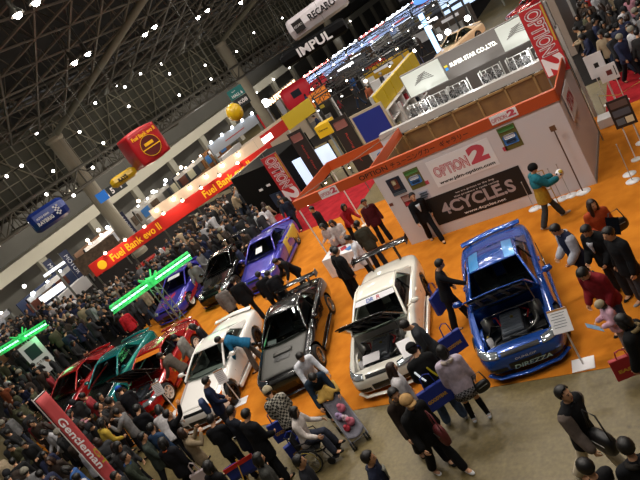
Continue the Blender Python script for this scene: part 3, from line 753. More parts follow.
    bm = bmesh.new(); tube(bm, [(-hw * .86, -hl + .22, .135), (-hw * .62, -hl + .02, .13), (0, -hl - .05, .13), (hw * .62, -hl + .02, .13), (hw * .86, -hl + .22, .135)], [(.06, .022)] * 5, 8, ref=(0, 1, 0)); build('front_lip', bm, body_m if not hood_m else (hood_m if hood_m in (carbon, carbon_matt) and False else body_m), root, True)
    # ---- bonnet
    hm = hood_m or body_m
    if hood_open is None:
        quad = [(-.62, -hl + .17, 1.6), (.62, -hl + .17, 1.6), (.70, -.84, 1.6), (-.70, -.84, 1.6)]
        b = skin_patch(bvh, quad, (0, 0, -1), 16, 16, .007); hood = build('bonnet', b, hm, root, True); thick(hood, .008, -1)
        if hood_scoop:
            b = skin_patch(bvh, [(-.24, -1.62, 1.6), (.24, -1.62, 1.6), (.24, -1.32, 1.6), (-.24, -1.32, 1.6)], (0, 0, -1), 6, 4, .02); build('bonnet_vent', b, trim_black, hood, True)
            b = skin_patch(bvh, [(-.28, -1.40, 1.6), (.28, -1.40, 1.6), (.28, -1.26, 1.6), (-.28, -1.26, 1.6)], (0, 0, -1), 6, 3, .05); thick(build('vent_lip', b, hm, hood, True), .04, -1)
    else:
        LH = hl - .84 - .24; a = rad(hood_open)
        bm = bmesh.new()
        def hf(s, t):
            x = (2 * s - 1) * (.70 - .1 * t); d = LH * t + .08 * t * (1 - (2 * s - 1) ** 2); c_ = .035 * (1 - (2 * s - 1) ** 2) * (1 - .3 * t) - .05 * t ** 3
            return Vector((x, -.84 - d * cos(a) - c_ * sin(a), .935 + d * sin(a) - c_ * cos(a) * -1))
        quadgrid(bm, hf, 14, 12); hood = thick(build('bonnet', bm, hm, root, True), .022, 0)
        bm = bmesh.new()
        for x in (-.45, -.15, .15, .45):
            tube(bm, [hf(.5 + x / 1.4, .08) - Vector((0, sin(a), cos(a))) * .03, hf(.5 + x / 1.5, .92) - Vector((0, sin(a), cos(a))) * .03], [(.05, .02)] * 2, 6)
        for t in (.1, .9): tube(bm, [hf(.06, t) - Vector((0, sin(a), cos(a))) * .03, hf(.94, t) - Vector((0, sin(a), cos(a))) * .03], [(.045, .02)] * 2, 6)
        build('bonnet_frame', bm, engine_dark if hm is carbon else mat('bonnet_liner', '#5c6066', .5), hood, True)
        bm = bmesh.new(); bar(bm, (.58, -1.35, .78), hf(.92, .45), .01); build('prop_rod', bm, steel, root)
        if engine:
            y0 = -hl + .28; yc = (y0 - .9) / 2
            bm = bmesh.new(); span(bm, -.62, .62, y0, -.88, .305, .33); build('bay_floor', bm, engine_dark, root)
            bm = bmesh.new(); span(bm, -.27, .24, yc - .4, yc + .42, .34, .66, bev=.04); eng = build('engine_block', bm, engine_dark, root)
            bm = bmesh.new(); span(bm, -.23, .2, yc - .34, yc + .36, .655, .74, bev=.03)
            for i in range(6): span(bm, -.2, .17, yc - .30 + .11 * i, yc - .27 + .11 * i, .738, .752)
            build('engine_cover', bm, mat('engine_cover_grey', '#3b4048', .5) if bay_m is None else bay_m, eng)
            bm = bmesh.new(); tube(bm, [(.22, yc - .3, .62), (.38, yc - .32, .64), (.46, yc - .1, .62), (.44, yc + .3, .6)], .05, 10); tube(bm, [(.2, yc + .2, .6), (.3, yc + .22, .6), (.42, yc + .3, .6)], .04, 8); build('intake_pipe', bm, engine_m, root, True)
            bm = bmesh.new(); tube(bm, [(-.25, yc - .2, .6), (-.42, yc - .3, .58), (-.5, yc - .5, .5), (-.3, yc - .62, .5)], .035, 8); tube(bm, [(-.26, yc + .1, .64), (-.45, yc + .2, .62), (-.55, yc, .55)], .025, 8); tube(bm, [(-.1, yc - .38, .66), (.1, yc - .5, .68), (.4, yc - .5, .6)], .02, 6); build('coolant_hose', bm, hose_m, root, True)
            bm = bmesh.new(); tube(bm, [(-.55, yc + .42, .7), (-.3, yc + .3, .72), (-.2, yc - .1, .7)], .018, 6); tube(bm, [(.3, yc + .05, .66), (.36, yc + .2, .7), (.2, yc + .4, .7)], .018, 6); build('red_hose', bm, bay_red, root, True)
            bm = bmesh.new(); span(bm, -.5, .5, y0 + .02, y0 + .1, .36, .62, bev=.01); build('radiator', bm, engine_m, root)
            for sd in (-1, 1):
                bm = bmesh.new(); lathe(bm, [(.13, .5), (.12, .74), (.05, .76), (.05, .79), (0, .79)], 14, c=(sd * .5, yc + .3, 0)); build('strut_tower', bm, engine_m, root, True)
            bm = bmesh.new(); tube(bm, [(-.5, yc + .3, .79), (0, yc + .34, .80), (.5, yc + .3, .79)], .022, 8); build('strut_bar', bm, chrome, root, True)
            bm = bmesh.new(); span(bm, .36, .6, y0 + .16, y0 + .34, .4, .62, bev=.01); build('battery', bm, hose_m, root)
            bm = bmesh.new(); lathe(bm, [(.06, .45), (.06, .66), (.03, .68), (.03, .71), (0, .71)], 12, c=(-.52, y0 + .3, 0)); build('coolant_tank', bm, white_card, root, True)
            bm = bmesh.new(); cyl(bm, (.02, yc + .1, .75), .035, .03, 10); cyl(bm, (-.52, y0 + .3, .72), .03, .02, 10); build('filler_cap', bm, brass_m, root)
            bm = bmesh.new(); lathe(bm, [(.04, -.09), (.1, -.06), (.12, 0), (.1, .06), (.05, .1)], 14, axis='x', c=(.34, yc - .05, .52)); build('turbo', bm, chrome, root, True)
    # ---- rear wing
    if wing:
        zz, sp, ch, wm = wing
        bm = bmesh.new(); tube(bm, [(-sp, hl - .2, zz), (0, hl - .22, zz + .03), (sp, hl - .2, zz)], [(ch, .02)] * 3, 10, ref=(0, 1, .12)); wg = build('rear_wing', bm, wm, root, True)
        bm = bmesh.new()
        for sd in (-1, 1):
            bm = bmesh.new(); span(bm, sd * sp - .012, sd * sp + .012, hl - .2 - ch * 1.1, hl - .2 + ch * 1.1, zz - .1, zz + .07); build('wing_end_plate', bm, wm, wg)
            bm = bmesh.new(); span(bm, sd * .42 - .014, sd * .42 + .014, hl - .3, hl - .14, .9, zz); build('wing_stay', bm, trim_black, wg)
    else:
        bm = bmesh.new(); tube(bm, [(-hw * .82, hl - .2, 1.0), (0, hl - .14, 1.02), (hw * .82, hl - .2, 1.0)], [(.1, .022)] * 3, 8, ref=(0, 1, .2)); tube(bm, [(-hw * .6, hl - .2, .93), (-hw * .6, hl - .19, 1.01)], .03, 6); tube(bm, [(hw * .6, hl - .2, .93), (hw * .6, hl - .19, 1.01)], .03, 6); build('boot_spoiler', bm, body_m, root, True)
    return root, bvh, dict(hl=hl, hw=hw, ws=lambda s, t: Vector(((2 * s - 1) * (Ab[0] + (At[0] - Ab[0]) * t), Ab[1] + (At[1] - Ab[1]) * t - .16 * (1 - t * .65) * (1 - (2 * s - 1) ** 2), Ab[2] + (At[2] - Ab[2]) * t + .035 * t * (1 - (2 * s - 1) ** 2) + .012 * sin(pi * t))), roof=roof_fn, fy=fy, ry=ry)
def surf_strip(name, fn, s0, s1, t0, t1, m, parent, off=(0, -.006, .008), nx=8, ny=3):
    bm = bmesh.new(); quadgrid(bm, lambda a, b: Vector(fn(s0 + (s1 - s0) * a, t0 + (t1 - t0) * b)) + Vector(off), nx, ny); return build(name, bm, m, parent, True)
def plate_on(bvh, root, name, quad, d, m, nx=8, ny=4, off=.007, mask=None):
    return build(name, skin_patch(bvh, quad, d, nx, ny, off, mask), m, root, True)
def text_on(name, body, root, bvh, c, w, h, m, d, xdir, ydir, off=.012, **kw):
    """lettering wrapped on the body: flat letters centred at c, cast along d"""
    M = plane_mat(Vector(c), xdir, ydir); o = text(name, body, w, h, m, root, Matrix(), 0, **kw); me = o.data
    bm = bmesh.new(); bm.from_mesh(me); bm.transform(M)
    for v in bm.verts:
        hh = bvh.ray_cast(v.co, Vector(d), 3)
        if hh[0] is not None: v.co = hh[0] - Vector(d).normalized() * off
    bm.to_mesh(me); bm.free(); return o

blue_p = paint('paint_blue', '#0c469c', .3, .25); blue_light = paint('paint_sky_blue', '#3f8fd0', .2, .28); white_p = paint('paint_white', '#efece0', 0, .25); black_p = paint('paint_black', '#0b0b0d', .2, .2); red_p = paint('paint_red', '#9a1216', .2, .25); violet_p = paint('paint_violet', '#3d3aa8', .3, .28); teal_p = paint('paint_teal', '#0f6e70', .3, .25); gold_d = mat('decal_gold', '#b8a23c', .4); pale_d = mat('decal_white', '#d8d8dc', .4); red_d = mat('decal_red', '#b02a3c', .4); blue_d = mat('decal_blue', '#2450a8', .4)
white_pearl = paint('paint_pearl', '#f0ede8', 0, .25)

# blue coupe, bonnet up
root, bvh, g = car('car', 'bright blue coupe with raised bonnet, engine on show, and sky blue roof stripes', (4.16, -4.94), (-.26, .965), 4.5, 1.80, blue_p, hood_open=39, wheel='silver5', bay_m=mat('engine_cover_blue_grey', '#666e78', .45))
for s0, s1 in ((.04, .24), (.76, .96)): surf_strip('roof_stripe', g['roof'], s0, s1, .01, .99, blue_light, root, (0, 0, .006), 4, 10)
text_on('lettering', 'DIREZZA', root, bvh, (0.12, -g['hl'] - .5, .285), .72, .1, mat('decal_pale_green', '#b8d8d0', .4), (0, 1, 0), (1, 0, 0), (0, 0, 1), .02, bold=.02, shear=.2)
text_on('lettering', 'DUNLOP', root, bvh, (0.05, -g['hl'] - .5, .46), .4, .04, pale_d, (0, 1, 0), (1, 0, 0), (0, 0, 1), .012)
# white coupe, bonnet up
root, bvh, g = car('car', 'white coupe with raised black bonnet and tall black rear wing', (1.04, -4.75), (-.24, .97), 4.55, 1.78, white_p, hood_m=carbon, hood_open=39, wheel='dark10', wing=(1.42, .82, .16, carbon), bay_m=mat('engine_cover_silver', '#8a9096', .35, .8))
surf_strip('sun_strip', g['ws'], .03, .97, .8, .98, pale_d, root, (0, -.008, .008), 12, 3)
Mw = lambda s, t: plane_mat(Vector(g['ws'](s, t)) + Vector((0, -.02, .014)), (1, 0, 0), (0, .79, .38))
text('lettering', 'DR', .2, .12, blue_d, root, Mw(.42, .88), .004, .02); text('lettering', 'R', .1, .12, red_d, root, Mw(.62, .88), .004, .02)
# black and grey coupe with bare carbon bonnet
root, bvh, g = car('car', 'black coupe with matt grey carbon bonnet and vent', (-2.28, -4.27), (-.307, .952), 4.5, 1.80, black_p, hood_m=carbon_matt, wheel='silver10', hood_scoop=True, wing=(1.12, .72, .14, carbon), nose_lamp=mat('lamp_dark', '#50565a', .12, .7, coat=1))
surf_strip('windscreen_card', g['ws'], .12, .33, .06, .22, white_card, root, (0, .02, -.03), 3, 2)
# white wedge coupe with orange corner lamps
root, bvh, g = car('car', 'low white coupe with orange corner lamps and bare rear wheel', (-4.89, -4.95), (-.24, .97), 4.5, 1.74, white_pearl, wheel='black6', roof_h=1.24, nose_lamp=amber_m)
# red coupe with carbon bonnet
root, bvh, g = car('car', 'dark red coupe with white wheels and raised black bonnet', (-8.32, -4.25), (-.24, .97), 4.45, 1.76, red_p, hood_m=carbon, hood_open=40, wheel='white6')
surf_strip('sun_strip', g['ws'], .03, .97, .78, .98, mat('strip_orange', '#c8701c', .4), root, (0, -.008, .008), 12, 3)
plate_on(bvh, root, 'side_stripe', [(1.6, -.6, .5), (1.6, .9, .5), (1.6, .9, .56), (1.6, -.6, .56)], (-1, 0, 0), gold_d)
# second row
root, bvh, g = car('car', 'violet blue coupe with gold flank and gold doors behind the black coupe', (-7.13, 2.26), (-.243, .97), 4.5, 1.80, violet_p, wheel='silver5')
plate_on(bvh, root, 'gold_decal', [(1.6, -.35, .25), (1.6, 1.9, .25), (1.6, 1.7, .9), (1.6, -.1, .9)], (-1, 0, 0), gold_d, 14, 8, mask=lambda s, t: sin(9 * s + 4 * t) + 1.3 * t > -.2)
surf_strip('windscreen_mark', g['ws'], .38, .62, .3, .6, pale_d, root, (0, -.008, .01), 6, 4)
root, bvh, g = car('car', 'glossy black coupe between the violet and the purple cars', (-9.69, 2.41), (-.24, .97), 4.5, 1.78, black_p, wheel='silver10', wing=(1.25, .78, .15, carbon))
root, bvh, g = car('car', 'purple rally-striped car in red and white graphics beside the green truss', (-12.5, 2.26), (-.24, .97), 4.4, 1.76, violet_p, wheel='white6')
plate_on(bvh, root, 'red_decal', [(1.6, -1.9, .3), (1.6, 1.6, .3), (1.6, 1.6, .85), (1.6, -1.9, .7)], (-1, 0, 0), red_d, 16, 8, mask=lambda s, t: sin(11 * s - 6 * t) > -.3)
plate_on(bvh, root, 'white_decal', [(1.6, -.2, .45), (1.6, .8, .45), (1.6, .8, .75), (1.6, -.2, .75)], (-1, 0, 0), pale_d, 8, 5, .011, mask=lambda s, t: sin(14 * s + 5 * t) > .1)
plate_on(bvh, root, 'red_decal', [(-.5, -1.9, 1.6), (.1, -2.0, 1.6), (.3, -1, 1.6), (-.4, -1, 1.6)], (0, 0, -1), red_d, 6, 6)
surf_strip('windscreen_mark', g['ws'], .2, .8, .75, .95, pale_d, root, (0, -.008, .01), 8, 3)
# far left group
car('car', 'teal green coupe parked between two red cars', (-11.1, -3.9), (-.24, .97), 4.3, 1.72, teal_p, wheel='silver5', hood_m=carbon)
car('car', 'red coupe with black bonnet at the carpet edge by the crowd', (-13.5, -4.1), (-.24, .97), 4.3, 1.72, red_p, hood_m=carbon, wheel='silver10')
# ------------------------------------------------------------------ the white booth
XF = lambda u, v, z: plane_mat((u, v, z), (1, 0, 0), (0, 0, 1))        # lettering facing -Y
wall_w = mat('booth_white', '#cfc9cc', .6); orange_f = mat('fascia_orange', '#b24a1c', .5); ply = mat('plywood', '#7a5c34', .7, col2='#64482a', nscale=1.6); ply_edge = mat('plywood_batten', '#8c6e42', .7)
ink = mat('ink_black', '#14100e', .6); red_ink = mat('ink_red', '#b02834', .5); pink_ink = mat('ink_pink', '#c04858', .5); white_ink = mat('ink_white', '#e6e2e4', .5); skirting_m = mat('skirting_grey', '#8b8d92', .5)
t = empty('booth_wall', (2.87, 0, 0)); tag(t, 'long white booth wall with orange fascia beside the show cars', 'booth wall', kind='thing')
def child_of(o, t):
    o.matrix_parent_inverse = Matrix.Translation(-Vector(t.location)); return o
bm = bmesh.new(); span(bm, 0, 5.73, 0, .08, .0, 2.55, bev=.006); child_of(build('panel', bm, wall_w, t), t)
bm = bmesh.new(); span(bm, 5.65, 5.73, .08, 3.45, 0, 2.55, bev=.006); child_of(build('end_panel', bm, wall_w, t), t)
bm = bmesh.new(); span(bm, -3.05, 5.76, -.04, .0, 2.55, 2.85); span(bm, -3.05, 5.76, -.04, .1, 2.85, 2.865); fa = child_of(build('fascia', bm, orange_f, t), t)
bm = bmesh.new(); span(bm, 5.73, 5.77, -.04, 3.45, 2.55, 2.85); child_of(build('fascia', bm, orange_f, t), t)
bm = bmesh.new(); span(bm, 5.73, 5.745, 0, 3.45, 0, .12); child_of(build('skirting', bm, skirting_m, t), t)
def wall_text(body, u, z, w, h, m, depth=.006, v=-.0, name='lettering', **k):
    o = text(name, body, w, h, m, None, XF(u, v - depth, z), 0, **k); o.parent = t; o.matrix_parent_inverse = Matrix.Translation(-Vector(t.location)); return o
wall_text('OPTION', .12, 2.70, 1.02, .16, ink, v=-.04, bold=.012)
wall_text('\u30c1\u30e5\u30fc\u30cb\u30f3\u30b0\u30ab\u30fc', 1.5, 2.70, 1.5, .17, ink, v=-.04, bold=.01)
wall_text('\u30ae\u30e3\u30e9\u30ea\u30fc', 2.85, 2.70, .88, .17, ink, v=-.04, bold=.01)
# small white logo plate on the fascia
def flat_thing(name, label, cat, u0, u1, z0, z1, v, m, group=None, th=.012):
    q = empty(name, ((u0 + u1) / 2, v, z0)); tag(q, label, cat, group, 'thing')
    bm = bmesh.new(); span(bm, u0 - q.location.x, u1 - q.location.x, -th, 0, 0, z1 - z0); build('sheet', bm, m, q); return q
def q_text(q, body, du, z, w, h, m, depth=.016, **k): return text('lettering', body, w, h, m, q, XF(du, -depth, z - q.location.z), 0, **k)
def logo(q, uc, zc, w, h, front=True, two=True):
    q_text(q, 'OPTION', -w * .19, zc - h * .08, w * .62, h * .62, red_ink, .014, bold=.06); q_text(q, 'OPTION', -w * .19, zc - h * .08, w * .59, h * .56, white_ink, .017, bold=.012)
    q_text(q, 'OPTION', -w * .19, zc - h * .08, w * .57, h * .52, pink_ink, .0185, bold=-.022)
    if two: q_text(q, '2', w * .31, zc + h * .08, w * .32, h * .92, pink_ink, .017, bold=.06)
q = flat_thing('logo_plate', 'small white logo plate on the orange fascia near its far end', 'sign', 3.98, 4.72, 2.62, 2.86, -.042, white_card); logo(q, 0, 2.74, .7, .2)
q = flat_thing('logo_plate', 'white logo plate at the open corner of the orange canopy', 'sign', -1.95, -1.25, 2.56, 2.84, -.042, white_card); logo(q, 0, 2.70, .66, .22)
q = flat_thing('poster', 'white poster with big red and pink magazine logo and web address', 'poster', 1.74, 3.68, 1.5, 2.36, 0, white_card, 'posters on the white booth wall'); logo(q, 0, 2.0, 1.75, .58); q_text(q, 'www.jdm-option.com', 0, 1.60, 1.74, .13, ink, bold=.035)
black_bn = mat('banner_black', '#121214', .6); silver_ink = mat('ink_silver', '#a89ca0', .5)
q = flat_thing('banner', 'long black banner with silver lettering low on the white wall', 'banner', 1.15, 4.1, .34, 1.28, 0, black_bn)
q_text(q, '4CYCLE.S', 0, .79, 2.3, .40, silver_ink, bold=.03); q_text(q, 'we are groups to the dog', .1, 1.16, 1.2, .07, white_ink); q_text(q, 'that produce a cycle racing', .1, 1.05, 1.4, .07, white_ink); q_text(q, 'www.4cycles.net', .1, .45, 1.3, .11, white_ink, bold=.015)
def poster(label, u0, u1, z0, z1, base, blobs, group='posters on the white booth wall'):
    q = flat_thing('poster', label, 'poster', u0, u1, z0, z1, 0, base, group); c = q.location
    for k, (x0, x1, y0, y1, m) in enumerate(blobs):
        bm = bmesh.new(); w_, h_ = u1 - u0, z1 - z0; span(bm, -w_ / 2 + w_ * x0, -w_ / 2 + w_ * x1, -.016 - .001 * k, -.012, h_ * y0, h_ * y1, bev=min(.03, (x1 - x0) * w_ * .2)); build('print', bm, m, q)
navy = mat('print_navy', '#1c2536', .5); olive = mat('print_olive', '#6a6430', .5); cyan_i = mat('print_blue', '#3f78b8', .5); cream_i = mat('print_cream', '#cfc8a8', .5); brown_i = mat('print_brown', '#6d3b2c', .5)
poster('dark blue portrait poster on the white wall, first from the open end', .33, .80, 1.74, 2.32, navy, [(.3, .75, .35, .9, brown_i), (.35, .6, .6, .85, cream_i), (.05, .95, .04, .18, mat('print_grey', '#55606a', .5))])
poster('green magazine poster with blue and white car beside the dark one', .97, 1.46, 1.71, 2.36, olive, [(.05, .95, .78, .95, mat('print_green', '#4a7a3c', .5)), (.12, .9, .25, .62, cyan_i), (.22, .8, .48, .66, white_card), (.25, .75, .3, .4, navy)])
poster('small reddish photo print half behind the man in a black suit', .5, .82, 1.28, 1.66, brown_i, [(.1, .9, .5, .9, mat('print_pinkish', '#b08a80', .5)), (.1, .6, .1, .4, red_ink)])
poster('pale printed notice pinned under the green magazine poster', 1.08, 1.4, 1.3, 1.58, mat('print_lilac', '#b8b4c4', .6), [(.1, .9, .7, .85, mat('print_grey', '#55606a', .5)), (.1, .9, .45, .55, mat('print_grey', '#55606a', .5)), (.1, .7, .2, .3, mat('print_grey', '#55606a', .5))])
poster('green magazine poster with blue and white car, alone past the logo', 4.0, 4.49, 1.78, 2.47, olive, [(.05, .95, .8, .96, mat('print_green', '#4a7a3c', .5)), (.1, .9, .22, .62, cyan_i), (.2, .8, .46, .64, white_card), (.22, .78, .28, .4, navy)])
q = flat_thing('leaflet', 'small pink star sticker at the corner of the green poster by the portrait', 'sticker', 1.44, 1.56, 1.72, 1.84, 0, pink_ink)
q = flat_thing('leaflet', 'small pink star sticker under the lone green poster', 'sticker', 3.93, 4.05, 1.8, 1.92, 0, pink_ink)
q = flat_thing('switch_plate', 'tiny brown plate on the bare end of the white wall', 'plate', -.02 + .05, .16, 1.48, 1.58, 0, brown_i)
# sign on the end wall
q = empty('side_sign', (5.78, .5, 1.72)); tag(q, 'white sign with red logo on the end wall of the booth', 'sign', kind='thing')
bm = bmesh.new(); span(bm, 0, .02, -.08, 1.2, 0, .8); build('sheet', bm, white_card, q)
text('lettering', 'OPTION', 1.0, .42, red_ink, q, plane_mat((.024, .55, .4), (0, 1, 0), (0, 0, 1)), 0, bold=.05)
# plywood backs inside the booth
t2 = empty('plywood_wall', (2.6, 3.5, 0)); tag(t2, 'bare plywood back of the next booth behind the white wall', 'booth wall', kind='thing')
bm = bmesh.new(); span(bm, -2.6, 3.05, 0, .03, 0, 2.55); build('panel', bm, ply, t2)
for k in range(7):
    bm = bmesh.new(); x = -2.57 + .93 * k; span(bm, x - .03, x + .03, -.05, 0, 0, 2.55); build('batten', bm, ply_edge, t2)
bm = bmesh.new(); span(bm, -2.6, 3.05, -.05, 0, 1.75, 1.81); span(bm, -2.6, 3.05, -.05, 0, 2.49, 2.55); build('rail', bm, ply_edge, t2)
t3 = empty('plywood_partition', (0, 1.75, 0)); tag(t3, 'short plywood partition at the open end of the white booth', 'partition', kind='thing')
bm = bmesh.new(); span(bm, -.02, .02, -1.65, 1.7, 0, 2.5); build('panel', bm, ply, t3)
bm = bmesh.new(); span(bm, .02, .06, -1.65, 1.7, 1.7, 1.76); build('rail', bm, ply_edge, t3)
for v in (-1.6, -.5, .6, 1.6):
    bm = bmesh.new(); span(bm, .02, .06, v - .03, v + .03, 0, 2.5); build('batten', bm, ply_edge, t3)
bm = bmesh.new(); span(bm, -.06, -.02, -1.65, 1.7, 2.5, 2.82); build('fascia', bm, orange_f, t3)
# open canopy frame
t4 = empty('booth_canopy', (-1.6, 1.6, 0)); tag(t4, 'orange canopy frame on white posts at the open end of the booth', 'canopy', kind='thing')
bm = bmesh.new(); span(bm, -1.45, -1.41, -1.6, 1.5, 2.5, 2.85); build('fascia', bm, orange_f, t4)
bm = bmesh.new(); span(bm, -1.45, .9, 1.46, 1.5, 2.5, 2.85); build('fascia', bm, orange_f, t4)
for x, y in ((-1.42, -1.57), (-1.42, 1.48), (.3, 1.48)):
    bm = bmesh.new(); cyl(bm, (x, y, 1.25), .025, 2.5, 10); cyl(bm, (x, y, .01), .14, .03, 16); build('post', bm, white_paint, t4)
bm = bmesh.new(); bar(bm, (-1.42, -1.57, 2.84), (1.6, 1.6, 2.84), .012); build('stay', bm, steel, t4)
for k, (x, y) in enumerate(((-1.43, -.9), (-1.43, -.1), (-1.43, .8), (-.6, 1.4))):
    bm = bmesh.new(); lathe(bm, [(.03, .1), (.05, .06), (.06, 0)], 10, c=(x - .06, y, 2.36)); sp = build('spotlight', bm, lamp_case, t4); bm = bmesh.new(); ball(bm, (x - .06, y, 2.36), .045, 8, 6); build('bulb', bm, warm_glow, sp)
# clips along the top of the white wall are lamps inside the booth
# counter table under the canopy
t5 = empty('display_table', (-2.0, .2, 0)); tag(t5, 'white cloth-covered counter under the orange canopy', 'table')
bm = bmesh.new(); span(bm, -.95, .75, -.75, -.1, .70, .74, bev=.01); build('table_top', bm, white_card, t5)
bm = bmesh.new()
quadgrid(bm, lambda a, b: (-.95 + 1.7 * a, -.76 + .012 * sin(40 * a), .72 - .7 * b), 40, 3); quadgrid(bm, lambda a, b: (-.96 + .01 * sin(30 * a), -.75 + .65 * a, .72 - .7 * b), 14, 3); build('table_cloth', bm, white_card, t5, True)
for k, (x, y, c) in enumerate(((-2.6, -.2, red_ink), (-2.4, -.35, pink_ink), (-2.2, -.15, red_ink), (-1.9, -.3, cyan_i), (-1.6, -.2, white_card))):
    bm = bmesh.new(); box(bm, (0, 0, .01), (.21, .28, .02), Matrix.Rotation(.3 * k, 4, 'Z'), bev=.003); box(bm, (0, 0, .0205), (.16, .1, .002), Matrix.Rotation(.3 * k, 4, 'Z'))
    o = build('magazine', bm, c, None); o.location = (x, y, .741); tag(o, ['red magazine at the open corner of the white counter', 'pink magazine beside the red one on the white counter', 'red magazine in the middle of the white counter', 'blue magazine on the white counter', 'white magazine at the inner end of the counter'][k], 'magazine', 'magazines on the counter')
# tall red logo banners
def tall_banner(label, u, v, w, z0, z1, post=True):
    q = empty('tall_banner', (u, v, 0)); tag(q, label, 'banner', 'tall red logo banners')
    bm = bmesh.new(); span(bm, -w / 2, w / 2, -.015, .015, z0, z1); build('cloth', bm, mat('banner_red', '#b8262c', .6), q)
    bm = bmesh.new(); bar(bm, (-w / 2, .03, 0), (-w / 2, .03, z1 + .05), .02); bar(bm, (w / 2, .03, 0), (w / 2, .03, z1 + .05), .02); bar(bm, (-w / 2, .03, z1), (w / 2, .03, z1), .02); build('frame', bm, steel, q)
    h = z1 - z0
    V = lambda zc, up, dx=0, y=-.02: plane_mat((dx, y, zc), (0, 0, -1), (1, 0, 0))
    text('lettering', 'OPTION', h * .66, w * .66, red_ink, q, V(z0 + h * .63, 0), 0, bold=.0).location.y = -.018
    text('lettering', 'OPTION', h * .67, w * .72, white_ink, q, V(z0 + h * .63, 0, 0, -.018), 0, bold=.05)
    text('lettering', 'OPTION', h * .65, w * .60, red_ink, q, V(z0 + h * .63, 0, 0, -.022), 0, bold=-.015)
    text('lettering', '2', h * .27, w * .9, white_ink, q, V(z0 + h * .15, 0, 0, -.02), 0, bold=.05)
    bm = bmesh.new(); span(bm, w * .40, w * .47, -.018, -.012, z0 + h * .45, z1 - .05); build('side_stripe', bm, gold_d, q)
    return q
tall_banner('tall red logo banner standing behind the white booth corner', 5.52, 2.72, .66, 2.45, 4.52)
tall_banner('tall red logo banner beside the black booth and red carpet', -8.35, 7.5, .95, .75, 3.25)

# ------------------------------------------------------------------ rope posts, notice boards and sign stands along the wall
def rope_post(label, u, v, h=1.0):
    q = empty('rope_post', (u, v, .008)); tag(q, label, 'post', 'low posts along the white wall')
    bm = bmesh.new(); lathe(bm, [(0, 0), (.17, 0), (.17, .015), (.03, .04), (0, .04)], 20); build('foot', bm, white_card, q, True)
    bm = bmesh.new(); bar(bm, (0, 0, .03), (0, 0, h), .009); ball(bm, (0, 0, h), .02, 8, 6); build('stem', bm, mat('post_grey', '#9a9690', .4), q)
for k, u in enumerate((5.06, 4.82, 4.58, 4.34, 4.06)):
    rope_post('thin rope post with white round foot by the wall, number %s from the wall corner' % ['one', 'two', 'three', 'four', 'five'][k], u, -.22 - .02 * k, 1.0 - .03 * k)
q = empty('sign_stand', (5.38, -.24, .008)); tag(q, 'tall brown sign post with white round foot at the wall corner', 'sign stand')
bm = bmesh.new(); lathe(bm, [(0, 0), (.2, 0), (.2, .015), (.03, .04), (0, .04)], 24); build('foot', bm, white_card, q, True)
bm = bmesh.new(); bar(bm, (0, 0, .03), (0, 0, 1.95), .018); build('post', bm, mat('post_brown', '#5a4030', .5), q)
bm = bmesh.new(); box(bm, (0, -.02, 1.98), (.15, .02, .15)); build('plate', bm, mat('plate_brown', '#6a4a30', .5), q)
# gold ladder-like stool frames by the wall
q = empty('folding_easel', (4.62, -.5, .008)); tag(q, 'folded gold metal easel leaning at the white wall', 'easel')
gold_metal = mat('gold_metal', '#b8923c', .35, .8)
for s_ in (-1, 1):
    bm = bmesh.new(); bar(bm, (s_ * .16, -.08, 0), (s_ * .1, .12, 1.05), .013); build('leg', bm, gold_metal, q)
bm = bmesh.new(); bar(bm, (-.13, .02, .5), (.13, .02, .5), .012); bar(bm, (-.1, .12, 1.05), (.1, .12, 1.05), .012); build('crossbar', bm, gold_metal, q)
# right hand boards
def sign_board(label, u, v, z0, w, h, m, art, rz=0.0, feet=True, group='white square sign boards past the wall corner'):
    q = empty('sign_board', (u, v, .008), rz); tag(q, label, 'sign', group)
    bm = bmesh.new(); span(bm, -w / 2, w / 2, -.01, .01, z0, z0 + h); build('board', bm, m, q)
    for b in art:
        bm = bmesh.new(); span(bm, -w / 2 + w * b[0], -w / 2 + w * b[1], -.014, -.01, z0 + h * b[2], z0 + h * b[3]); build('print', bm, b[4], q)
    for x in (-w * .25, w * .25):
        bm = bmesh.new(); bar(bm, (x, .03, 0), (x, .03, z0 + h * .8), .014); cyl(bm, (x, .03, .012), .13, .024, 16); build('post', bm, white_paint, q)
    return q
sign_board('white square board with small dark picture, behind its twin', 6.1, 5.6, 1.02, .55, .8, white_card, [(.4, .65, .4, .6, ink)])
sign_board('white square board with small red picture, in front of its twin', 6.38, 5.3, .84, .55, .55, white_card, [(.4, .7, .35, .65, mat('print_maroon', '#6a2a2a', .5)), (.85, .9, .2, .8, ink)])
q = sign_board('dark photo board on two posts at the orange carpet edge', 6.86, .6, 1.0, .52, .8, mat('board_dark', '#1d1a1c', .5), [(.1, .9, .7, .92, mat('print_dusk', '#5a4a48', .5)), (.1, .9, .4, .62, mat('print_slate', '#48505c', .5)), (.12, .5, .1, .32, mat('print_grey', '#55606a', .5)), (.55, .9, .1, .32, cream_i)], group=None)
for k, (u, v) in enumerate(((6.62, -.55), (6.55, -.1), (6.9, 1.6))): rope_post('rope post with white foot near the dark photo board, ' + ['closest to the cars', 'second from the cars', 'behind the board'][k], u, v, .9)
# rope of the posts past the corner
bm = bmesh.new(); tube(bm, [(5.95, 4.6, .75), (6.5, 4.4, .6), (7.2, 4.5, .72)], .012, 5); tag(build('rope', bm, mat('rope_yellow', '#b09a3c', .7), None), 'yellow barrier rope past the wall corner', 'rope')
for k, (u, v) in enumerate(((5.95, 4.6), (7.2, 4.5))): rope_post('rope post holding the yellow barrier rope, ' + ['by the wall corner', 'by the crowd'][k], u, v, .8)
q = empty('low_plinth', (5.95, 3.9, 0)); tag(q, 'low white plinth box against the booth end wall', 'plinth')
bm = bmesh.new(); span(bm, -.2, .3, -.25, .3, 0.008, .3, bev=.02); build('box', bm, white_paint, q)
